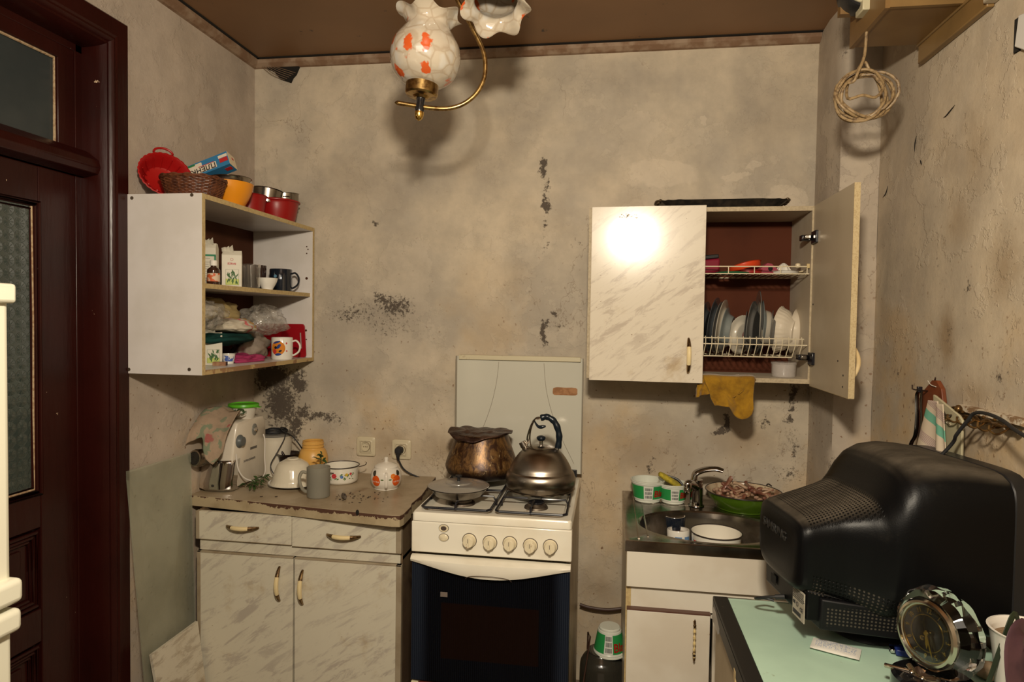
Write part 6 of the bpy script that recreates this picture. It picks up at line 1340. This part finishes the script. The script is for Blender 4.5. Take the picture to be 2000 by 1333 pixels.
# crystal clock
cc = at(1812, 1238, Y=-1.335); t = thing('crystal_clock', 'cut crystal table clock with black dial and gilt numerals in the right foreground', 'clock', (cc.x, cc.y, TZ+.0014))
fn = Vector((-.90, -.43, .06)).normalized(); fx = Vector((0, 0, 1)).cross(fn).normalized(); fy = fn.cross(fx)   # fx points right as seen by the viewer of the dial
CM = Matrix(((fx.x, fy.x, fn.x, cc.x), (fx.y, fy.y, fn.y, cc.y), (fx.z, fy.z, fn.z, cc.z), (0, 0, 0, 1)))
RC = .094; k = NT('cut_crystal'); k.set(Base_Color=(.96, .94, .92), Roughness=.0, Transmission_Weight=1, IOR=1.5); CRY = k.mat
def cut(r, z, a, j): w_ = abs(((a*10/(2*pi)+(.5 if j % 2 else 0)) % 1)-.5)*2; return (r*(1-(.05 if j < 6 else .02)*w_), z)
MB(CM).lathe([(.060, .004), (.072, .002), (.086, -.010), (.094, -.026), (.090, -.044), (.076, -.060), (.05, -.068), (0, -.070), (0, -.02), (.058, -.01)], 56, wave=cut).build('crystal_body', CRY, t, smooth=8)
GILT = mt('gilt', (.62, .42, .10), .28, 1); SLV = mt('silvered_ring', (.55, .50, .42), .15, 1)
MB(CM).lathe([(.056, -.004), (.0665, -.004), (.0675, .004), (.064, .010), (.0595, .011), (.0585, .005), (.056, .004)], 64).build('bezel', SLV, t)
dl_ = MB(CM).lathe([(0, -.002), (.0572, -.002), (.0572, .001), (0, .001)], 56).build('dial', mt('black_dial', (.008, .007, .006), .2), t)
m = MB(CM); 
for r in (.0355, .0545): m.lathe([(r, .001), (r+.0009, .001), (r+.0009, .0022), (r, .0022)], 64)
m.lathe([(.0545, .0012), (.0572, .0012), (.0572, .0026), (.0545, .0026)], 64); m.build('gilt_ring', GILT, dl_)
for n_ in range(1, 13):
    a = pi/2-n_*pi/6; ra = .0455; o_ = CM @ Vector((ra*math.cos(a), ra*math.sin(a), .0014)); rx_ = Vector((math.cos(a-pi/2), math.sin(a-pi/2), 0)); ry2 = Vector((math.cos(a), math.sin(a), 0)); R_ = CM.to_3x3()
    o_ = o_-(R_ @ ry2)*.0048
    text(str(n_), .0145, GILT, dl_, o_, R_ @ rx_, R_ @ ry2, 'numeral', align='CENTER', sx=.8, bold=-.0001)
text('C', .013, GILT, dl_, CM @ Vector((-.016, -.018, .0014)), CM.to_3x3() @ Vector((1, 0, 0)), CM.to_3x3() @ Vector((0, 1, 0)), 'dial_emblem')
def hand(m, ang, L, w_): t_ = TR((0, 0, 0), (0, 0, ang)); m.prism([(-.006, -w_), (L*.7, -w_*1.2), (L, 0), (L*.7, w_*1.2), (-.006, w_)], .004, .005, t_)
m = MB(CM); hand(m, -1.18, .050, .0011); m.build('minute_hand', GILT, dl_); m = MB(CM); hand(m, -1.42, .030, .0022); m.build('hour_hand', GILT, dl_); MB(CM).cyl(.004, .003, .0065, 16).build('hand_boss', GILT, dl_)
MB(CM).lathe([(0, .0075), (.0585, .0070), (.0585, .0078), (0, .0083)], 48).build('cover_glass', mt('cover_glass', (1, 1, 1), .02, trans=1, alpha=.15), t)
zb = cc.z-TZ-.0014
hb_ = max(zb-.088, .012)
MB().lathe([(0, 0), (.076, 0), (.079, .005), (.077, hb_-.005), (.070, hb_), (0, hb_)], 56, TR((cc.x+.015, cc.y, TZ+.0014))).build('base', mt('black_glass_base', (.006, .006, .007), .08, coat=.5), t)
m = MB(); bz = cc.z-RC*.92; m.tube(spl([CM @ Vector((-.022, -.088, .012)), CM @ Vector((-.05, -.092, .030)), CM @ Vector((-.062, -.094, .035))], 5), .0048, 12); m.tube(spl([CM @ Vector((-.03, -.080, .008)), CM @ Vector((0, -.090, .014)), CM @ Vector((.035, -.080, .006))], 5), .006, 12)
for s_ in (-.012, .012): m.lathe(smooth_prof([(0, -.005), (.0055, 0), (0, .005)], 3), 14, TR(CM @ Vector((s_, -.083, .020))))
m.build('silver_mount', SLV, t)
# plant pot at the right edge
pp = at(2018, 1300, Y=-1.37); t = thing('flower_pot', 'white ceramic flower pot with a drooping purple leaf at the right edge', 'flower pot', (min(pp.x, 2.425), -1.37, TZ+.0014)); t.scale = (1.45, 1.45, 1.5)
MB().lathe(shell(smooth_prof([(0, 0), (.034, 0), (.038, .01), (.044, .07), (.050, .110), (.053, .118)], 4), .003), 40).build('pot', PORC, t, world=False)
MB().lathe([(0, .100), (.046, .104)], 24).build('soil', mt('dry_soil', (.20, .13, .07), .95, bump=1, bs=200), t, world=False)
PLF = mt('purple_leaf', (.085, .035, .045), .5, col2=(.05, .02, .03), vs=20); GLF = mt('dull_green_leaf', (.02, .03, .014), .5)
def strap(P_, w_, sx=(0, 0, 1)):
    Q = spl(P_, 6); n = len(Q); L_ = []; Rr = []
    rg = []
    for i, q in enumerate(Q):
        h = w_*math.sin(pi*min(.12+.86*i/(n-1), 1))**.7; d = (Q[min(i+1, n-1)]-Q[max(i-1, 0)]).normalized(); s_ = d.cross(Vector((.3, -.9, .2))).normalized(); nn = d.cross(s_)
        rg.append([q-s_*h, q-s_*h*.5+nn*.25*h, q+nn*.0*h, q+s_*h*.5+nn*.25*h, q+s_*h])
    m = MB(); m.loft(rg, cap=False, closed=False); return m
strap([(-.015, -.015, .108), (-.035, -.040, .130), (-.046, -.050, .110), (-.046, -.054, .06), (-.042, -.056, .006)], .022).build('purple_leaf', PLF, t, world=False, solid=.001, smooth=180)
strap([(-.01, .01, .106), (-.025, .0, .14), (-.045, -.01, .10), (-.06, -.005, .04), (-.078, -.0, .006)], .0042).build('green_leaf', GLF, t, world=False, solid=.001, smooth=180)
p = at(1930, 1312, Z=TZ+.02)
o = lump('potato', 'small brown potato lying beside the flower pot', 'potato', mt('potato_skin', (.25, .18, .11), .85, col2=(.17, .12, .07), vs=40), (p.x, p.y, TZ+.022), (.027, .021, .0195), 2.2, .10, sub=3)

# ================================================================ bottle, hose and oven rack between cooker and sink
p = at(1197, 1262, Y=-.30)
t = thing('glass_jar', 'large dark glass jar standing on the floor between cooker and sink cabinet', 'jar', (1.585, -.300, 0))
k = NT('murky_green_glass'); s_ = k.sep(); k.set(Base_Color=k.mix(k.ramp(s_[2], .10, .19), (.035, .05, .02), (.028, .026, .020)), Roughness=.12, Coat_Weight=.5)
MB().lathe(smooth_prof([(0, 0), (.072, 0), (.080, .01), (.0815, .04), (.0815, .215), (.074, .255), (.052, .283), (.048, .290), (0, .292)], 5), 48).build('glass', k.mat, t, world=False)
tub('green labelled plastic tub turned upside down on the large glass jar', (1.613, -.300, .385), .040, .0575, .100, 1.65, flip=True)
o = MB().tube(spl([(1.49, -.045, .345), (1.53, -.05, .338), (1.60, -.05, .334), (1.66, -.045, .342), (1.70, -.04, .35)], 6), .0065, 10).build('gas_hose', mt('brown_rubber', (.055, .028, .020), .5)); tag(o, 'brown rubber hose running along the back wall between cooker and sink cabinet', 'hose')
t = thing('oven_rack', 'rusty wire oven rack standing on edge beside the cooker', 'oven rack', (1.51, -.3, 0)); RST = mt('rusty_wire', (.055, .025, .015), .6, .4)
m = MB(); A_, B_, C2, D2 = at(1143, 1195, Y=-.34), at(1147, 1225, Y=-.30), (1.492, -.60, .002), (1.545, -.25, .002)
fr_ = [(1.541, -.30, .336), (1.540, -.22, .30), (1.532, -.18, .006), (1.495, -.60, .006)]
m.tube([(1.541, -.30, .336)]+[(1.530, -.19, .30), (1.525, -.18, .006), (1.497, -.60, .006), (1.500, -.58, .10)], .0035, 7, True); m.build('frame', RST, t)
m = MB()
for i in range(1, 9):
    u = i/9; a = Vector((1.541, -.30, .336)).lerp(Vector((1.500, -.58, .10)), u); b = Vector((1.525, -.18, .006)).lerp(Vector((1.497, -.60, .006)), u); m.tube([a, b], .0018, 6)
m.build('cross_wire', RST, t)

# ================================================================ hooks and hanging things on the right wall
HX = RW
def rw(px, py, off=.0): return at(px, py, X=HX-off)
WD = mt('reddish_brown_board', (.17, .045, .015), .45, col2=(.12, .03, .01), vs=14)
t = thing('wooden_board', 'reddish brown wooden board with pointed top hanging on the right wall', 'cutting board', tuple(rw(1812, 800, .03)))
q = [(1820, 743), (1829, 744), (1838, 760), (1841, 785), (1836, 900), (1790, 900), (1795, 800), (1801, 766)]
pts = [rw(x, y, .022) for x, y in q]
m = MB(); m.loft([[Vector(p_) for p_ in pts], [Vector(p_)+Vector((.012, 0, 0)) for p_ in pts]]); m.build('board', WD, t, bevel=.002)
m = MB(); m.tube(spl([rw(1812, 744, .024), rw(1818, 752, .026), rw(1828, 756, .025)], 5), .0012, 6); m.build('string', mt('white_string', (.6, .56, .48), .8), t)
MB().tube([rw(1826, 741, .0), rw(1826, 743, .02), rw(1827, 738, .026)], .002, 7).build('wall_nail', DKB, t)
t = thing('steel_tongs', 'pair of steel tongs hanging from the wire hook on the right wall', 'tongs', tuple(rw(1793, 770, .04)))
SD = mt('dark_steel', (.20, .19, .18), .22, 1)
def strip(P_, w_, name='arm'):
    m = MB(); m.tube(spl(P_, 6), w_, 8, flat=.35); m.build(name, SD, t)
strip([rw(1796, 762, .05), rw(1791, 775, .05), rw(1791, 820, .05), rw(1788, 850, .05), rw(1780, 866, .05), rw(1776, 885, .05)], .006); strip([rw(1800, 762, .045), rw(1799, 790, .045), rw(1799, 830, .045), rw(1794, 862, .045), rw(1791, 890, .045)], .006)
MB().box(-.006, .006, -.005, .005, -.008, .008, TR(tuple(rw(1796, 761, .048)))).build('joint', BLACKENAMEL, t, bevel=.001)
m = MB(); m.tube([rw(1782, 752, .060), rw(1782, 760, .060), rw(1788, 762, .052), rw(1800, 763, .045), rw(1817, 765, .012), rw(1818, 765, 0)], .0022, 7); o = m.build('wall_hook', DKB); tag(o, 'bent black wire hook holding the tongs', 'hook')
t = thing('cutting_board', 'pale plastic cutting board hanging slanted from a hook on the right wall', 'cutting board', tuple(rw(1850, 830, .05)))
q = [(1822, 771), (1826, 773), (1873, 812), (1879, 822), (1877, 905), (1826, 905)]; pts = [rw(x, y, .04) for x, y in q]
m = MB(); m.loft([[Vector(p_) for p_ in pts], [Vector(p_)+Vector((.007, .002, 0)) for p_ in pts]]); m.build('board', mt('olive_white_plastic', (.42, .38, .25), .45), t, bevel=.002)
m = MB(); m.tube([rw(1840, 816, .0415), rw(1856, 831, .0415)], .0035, 8); m.build('grip_slot', mt('pale_slot', (.60, .54, .40), .6), t)
m = MB(); m.tube(spl([rw(1843, 805, .046), rw(1847, 811, .052), rw(1856, 812, .046), rw(1860, 810, .03)], 5), .0025, 7); o = m.build('wall_hook', DKB); tag(o, 'small dark hook in front of the pale cutting board', 'hook')
k = NT('striped_tea_towel'); s_ = k.sep(); zq = k.math('ADD', k.math('ADD', s_[2], .030), k.math('MULTIPLY', s_[1], -.35)); st1 = k.math('MULTIPLY', k.ramp(zq, .024, .026), k.ramp(zq, .052, .050))
gr_ = k.math('MULTIPLY', k.math('GREATER_THAN', k.math('SINE', k.math('MULTIPLY', zq, 1500)), .1), k.math('MAXIMUM', k.math('MULTIPLY', k.ramp(zq, .066, .068), k.ramp(zq, .092, .090)), k.math('MULTIPLY', k.ramp(zq, -.042, -.040), k.ramp(zq, -.012, -.014))))
c = k.mix(st1, (.55, .46, .35), (.14, .36, .26)); c = k.mix(k.math('MULTIPLY', gr_, .8), c, (.22, .12, .17)); br = k.math('MULTIPLY', k.ramp(zq, -.092, -.090), k.ramp(zq, -.068, -.070)); c = k.mix(k.math('MULTIPLY', br, .5), c, (.30, .17, .13)); k.set(Base_Color=c, Roughness=.95, Specular_IOR_Level=.1)
tc_ = rw(1825, 830, .065); t = thing('tea_towel', 'cream tea towel with green and mauve stripes hanging in front of the cutting board', 'towel', tuple(tc_))
TT = k.mat
def tow(c0, c1, c2, c3, amp):
    c0, c1, c2, c3 = [Vector(c) for c in (c0, c1, c2, c3)]
    def f(u, v):
        a = c0.lerp(c1, u); b = c3.lerp(c2, u); p_ = a.lerp(b, v); p_.x -= amp*math.sin(u*7)*v; return tuple(p_)
    return f
MB().grid(tow(rw(1813, 782, .062), rw(1832, 784, .062), rw(1842, 900, .062), rw(1788, 880, .070), .006), 20, 24).build('back_panel', TT, t, smooth=180, solid=.002)
MB().grid(tow(rw(1829, 789, .072), rw(1842, 790, .072), rw(1850, 896, .072), rw(1828, 896, .076), .004), 14, 24).build('front_panel', TT, t, smooth=180, solid=.002)
# hook rail and cable
t = thing('hook_rail', 'ornate brass hook rail with peeling white backboard on the right wall', 'hook rail', tuple(rw(1930, 815, .0)))
a, b = rw(1880, 797, .0), rw(2010, 828, .0)
OB = mt('old_brass', (.22, .13, .05), .32, .9, col2=(.08, .045, .02), vs=60)
m = MB(); m.loft([[(HX-d, p_.y, p_.z+h) for d, h in ((.0, .010), (.014, .008), (.016, -.006), (.0, -.012))] for p_ in (a, b)]); m.build('backboard', mt('peeling_board', (.52, .45, .34), .8, dirt=((.20, .12, .06), 26, .45, .55)), t, smooth=0)
m = MB(); n_ = 14
pl = [Vector(a).lerp(Vector(b), i/n_)+Vector((-.020, 0, -.016+.003*math.sin(i*1.7))) for i in range(n_+1)]; m.tube(spl(pl, 3), [.007+.003*math.sin(i*.9) for i in range(n_*3+1)], 10, flat=.8); m.build('ornate_bar', OB, t)
m = MB(); m.lathe(smooth_prof([(0, -.010), (.008, -.004), (.009, .003), (.005, .010), (0, .012)], 3), 14, TR(tuple(rw(1872, 800, .03)))); m.tube(spl([rw(1858, 797, .03), rw(1864, 796, .03), rw(1872, 800, .028)], 4), .003, 7); m.build('finial', OB, t)
for i in range(6):
    p_ = Vector(a).lerp(Vector(b), (i+.35)/6); y0, z0 = p_.y, p_.z-.018
    MB().tube(spl([(HX-.020, y0, z0+.006), (HX-.034, y0-.004, z0-.004), (HX-.052, y0-.006, z0-.012), (HX-.066, y0-.004, z0-.004), (HX-.066, y0-.002, z0+.008)], 5), .0026, 8).build('hook', OB, t)
    MB().lathe(smooth_prof([(0, -.005), (.005, 0), (0, .005)], 3), 12, TR((HX-.030, y0, z0+.014))).build('knob', OB, t)
o = MB().tube(spl([(2.33, -.93, TZ+.30), rw(1850, 878, .09), rw(1868, 850, .085), rw(1890, 822, .075), rw(1903, 808, .07), rw(1925, 808, .07), rw(1955, 820, .075), rw(1990, 845, .09), rw(2050, 880, .10)], 8), .0042, 10).build('black_cable', RUBBER); tag(o, 'thick black cable looped over the brass hook rail behind the monitor', 'cable')
# small switch box at the upper right edge
t = thing('wall_box', 'white box on the right wall at the upper right edge of the photo', 'wall box', tuple(rw(1990, 70, 0))); q = [rw(1991, 92, .0), rw(2060, 115, .0), rw(2060, 5, .0), rw(1999, 30, .0)]
m = MB(); m.loft([[Vector((HX-.001, p_.y, p_.z)) for p_ in q], [Vector((HX-.012, p_.y-.002, p_.z)) for p_ in q]]); m.build('cover', mt('box_white', (.62, .60, .56), .4), t, bevel=.002)
MB().box(HX-.006, HX, q[0].y-.006, q[0].y+.012, q[0].z-.01, q[3].z).build('dark_back', BLK, t, smooth=0)

# ================================================================ boxed shelf, meter and coiled flex at the ceiling
WB2 = mt('varnished_board', (.21, .12, .042), .4, col2=(.17, .092, .03), vs=5); WB3 = mt('varnished_light_board', (.22, .13, .045), .4, col2=(.17, .10, .035), vs=5)
bx0, by0, by1, bz = 2.315, -.858, -.592, 2.38
t = thing('wooden_shelf', 'brown boxed wooden shelf fixed high in the corner under the ceiling', 'shelf', (2.42, -.72, bz))
MB().box(bx0, HX-.002, by0+.012, by1, bz, bz+.014).build('bottom_board', WB2, t, smooth=0)
MB().box(bx0, HX-.002, by0-.0, by0+.012, bz-.002, CH-.10).build('front_board', WB3, t, smooth=0)
MB().box(bx0-.012, bx0, by0, by1, bz-.004, CH-.10).build('side_board', WB2, t, smooth=0)
m = MB(); m.box(HX-.020, HX-.001, by0-.10, by1+.004, bz-.058, bz-.001); m.box(HX-.026, HX-.018, by0-.10, by1+.004, bz-.006, bz+.002); m.build('wall_batten', WB3, t, bevel=.003)
o = struct(MB().box(HX-.030, HX, -1.16, by0-.10, bz-.052, CH).build('wall_pilaster', WR, bevel=.004))
mc = at(1682, 6, Y=-.70)
t = thing('electric_meter', 'cream cased meter with black rim hanging at the ceiling above the coiled flex', 'meter', (mc.x, -.70, mc.z))
tt = TR((mc.x, -.70, mc.z+.035), (pi/2, 0, 0)); m = MB(); m.lathe([(0, -.035), (.058, -.035), (.060, -.02), (.060, .02), (.056, .03), (0, .03)], 40, tt); m.build('case', BLACK, t)
m = MB(); m.lathe([(0, .02), (.050, .02), (.048, .034), (.040, .040), (0, .042)], 40, tt); m.build('cover', mt('dirty_cream_case', (.50, .45, .30), .35), t)
MB().box(mc.x-.012, mc.x+.026, -.748, -.690, mc.z-.040, mc.z-.010).build('terminal_cover', mt('dirty_cream_case', (.50, .45, .30), .35), t, bevel=.003)
MB().box(mc.x-.05, mc.x+.055, -.68, -.655, mc.z-.02, CH-.0).build('mounting_board', WB2, t, smooth=0)
k = NT('grimy_flex'); k.set(Base_Color=k.mix(k.ramp(k.noise(70, 5, .7), .42, .68), (.30, .205, .10), (.09, .05, .024)), Roughness=.5)
rd = random.Random(3); cz = at(1686, 182, Y=-.70); cr = .0345*1.0; pts = []
top = at(1690, 38, Y=-.70)
pts += [(top.x, -.715, mc.z-.03), tuple(at(1692, 70, Y=-.71)), tuple(at(1688, 110, Y=-.715)), tuple(at(1676, 140, Y=-.725)), tuple(at(1666, 160, Y=-.722))]
s0 = FPX/(Vector((cz.x, -.7, cz.z))-Vector(CAM)).length
nt = 7; N_ = nt*14
for i in range(N_):
    a = 2.6+2*pi*i/14; ti = i/N_; Rr = (40+5*math.sin(i*.37)+4*math.cos(i*.83))/s0; ecc = .93; off = 5*math.sin(ti*9)/s0
    pts.append((cz.x+Rr*math.cos(a)+off*.6, -.70-.012*math.sin(a*2+ti*6)-.008*math.cos(ti*22), cz.z-.004+Rr*ecc*math.sin(a)+off-.004))
pts += [tuple(at(1655, 192, Y=-.735)), tuple(at(1685, 186, Y=-.742)), tuple(at(1710, 190, Y=-.735)), tuple(at(1724, 170, Y=-.72)), tuple(at(1700, 140, Y=-.70)), tuple(at(1690, 122, Y=-.70)), tuple(at(1680, 128, Y=-.705)), tuple(at(1672, 150, Y=-.70))]
o = MB().tube(spl(pts, 4), .0042, 8).build('coiled_flex', k.mat); tag(o, 'grimy beige electric flex coiled and hanging in the upper right corner', 'cable')

# ================================================================ chandelier
t = thing('chandelier', 'brass chandelier with mottled white and orange glass shades hanging from the ceiling', 'chandelier', (1.08, -.95, CH))
k = NT('mottled_shade_glass'); ed = k.voro(23, 'DISTANCE_TO_EDGE', k.vm('ADD', k.co, k.vm('MULTIPLY', k.noise(18, 3, .5, out=1), (.02, .02, .02)))); 
c = k.mix(k.ramp(ed, .0, .09), (.46, .375, .275), (.55, .475, .37)); c = k.mix(k.math('MULTIPLY', k.ramp(k.noise(11, 2), .48, .60), k.ramp(ed, .04, .2)), c, (.60, .56, .49))
sp_ = k.voro(11, v=k.vm('ADD', k.map((.4, .21, .3), sc=(1.3, 1.3, .8)), k.vm('MULTIPLY', k.noise(30, 3, .6, out=1), (.05, .05, .05)))); c = k.mix(k.ramp(sp_, .27, .21), c, (.62, .10, .02))
k.set(Base_Color=c, Roughness=.06, Coat_Weight=.6, Transmission_Weight=.12, Specular_IOR_Level=.6); SHG = k.mat
def wv(n_, amp): 
    def f(r, z, a, j):
        g = max(0, (z-.105)/.026); g = min(g, 1)
        return (r*(1+.10*g*math.cos(n_*a)), z+amp*g*math.sin(n_*a+.6))
    return f
outer = smooth_prof([(.030, .0), (.040, .005), (.057, .022), (.0655, .050), (.0625, .078), (.050, .100), (.0415, .114), (.0425, .124), (.051, .134), (.059, .139)], 6)
def shade(parent, M_, seedrot):
    pr = [(r, z*.94) for r, z in outer]+[(r-.0025, z*.94) for r, z in outer[::-1]]
    mm = MB(M_ @ Matrix.Rotation(seedrot, 4, 'Z')); mm.lathe(pr, 84, wave=wv(6, .0055)); return mm.build('glass_shade', SHG, parent, smooth=60)
fwd = _F.copy()
LS = 1.95/1.23
def lp(px, py, D=1.95): return Vector(CAM)+D*(_F+(px-1000)/FPX*_R+(666.5-py)/FPX*_U)
ba = lp(825, 166); tp = lp(841, 20); ax = (tp-ba).normalized(); bxv = ax.cross(fwd).normalized(); byv = ax.cross(bxv)
M_ = Matrix(((bxv.x, byv.x, ax.x, ba.x), (bxv.y, byv.y, ax.y, ba.y), (bxv.z, byv.z, ax.z, ba.z), (0, 0, 0, 1))) @ Matrix.Scale(LS, 4)
shade(t, M_, .4)
MB(M_).lathe([(0, -.026), (.012, -.026), (.016, -.022), (.028, -.021), (.0305, -.018), (.0305, .004), (.028, .006), (.0, .004)], 44).build('shade_cup', BRASS, t)
m = MB(M_); m.lathe([(.0085, -.026), (.0075, -.036), (.009, -.048), (.008, -.052), (0, -.052), (0, -.026)], 24); m.build('black_stem', mt('black_lacquer', (.008, .008, .009), .15, coat=.5), t)
m = MB(M_); m.lathe(smooth_prof([(.0085, -.051), (.0085, -.056), (.006, -.064), (.0, -.068)], 4), 24); m.build('finial', mt('bright_gilt', (.70, .45, .12), .2, 1), t)
arm = [lp(x, y) for x, y in ((776, 201), (800, 205), (840, 211), (875, 212), (905, 203), (930, 183), (945, 155), (948, 125), (943, 98), (930, 70), (910, 32), (893, 0), (880, -25), (858, -60))]
hub = lp(850, -120, 1.98); arm += [arm[-1].lerp(hub, .5)+Vector((0, 0, .03)), hub]
m = MB(); m.tube(spl(arm, 8), .0068, 12); m.lathe(smooth_prof([(0, -.007), (.0085, 0), (0, .007)], 3), 14, TR(tuple(arm[0]))); m.build('arm', BRASS, t)
# second shade tips toward the camera
t2 = lp(968, 24, 1.88); b2 = t2+Vector((-.015, .085, .19)); ax = (t2-b2).normalized(); bxv = ax.cross(fwd).normalized(); byv = ax.cross(bxv); b2 = t2-ax*.137*LS
M2 = Matrix(((bxv.x, byv.x, ax.x, b2.x), (bxv.y, byv.y, ax.y, b2.y), (bxv.z, byv.z, ax.z, b2.z), (0, 0, 0, 1))) @ Matrix.Scale(LS, 4)
shade(t, M2, 1.1)
MB(M2).lathe([(0, -.026), (.012, -.026), (.028, -.021), (.0305, -.018), (.0305, .004), (0, .004)], 36).build('shade_cup', BRASS, t)
m = MB(); m.tube(spl([M2 @ Vector((0, 0, -.02)), M2 @ Vector((0, 0, -.06)), hub+Vector((.06, .0, .05)), hub], 6), .0068, 12); m.build('arm', BRASS, t)
MB().lathe([(0, hub.z-.04), (.012, hub.z-.035), (.022, hub.z-.01), (.022, hub.z+.02), (.008, hub.z+.04), (.006, hub.z+.05), (.006, CH-.05), (.03, CH-.045), (.05, CH-.002), (0, CH-.002)], 32, TR((hub.x, hub.y, 0))).build('stem', BRASS, t)
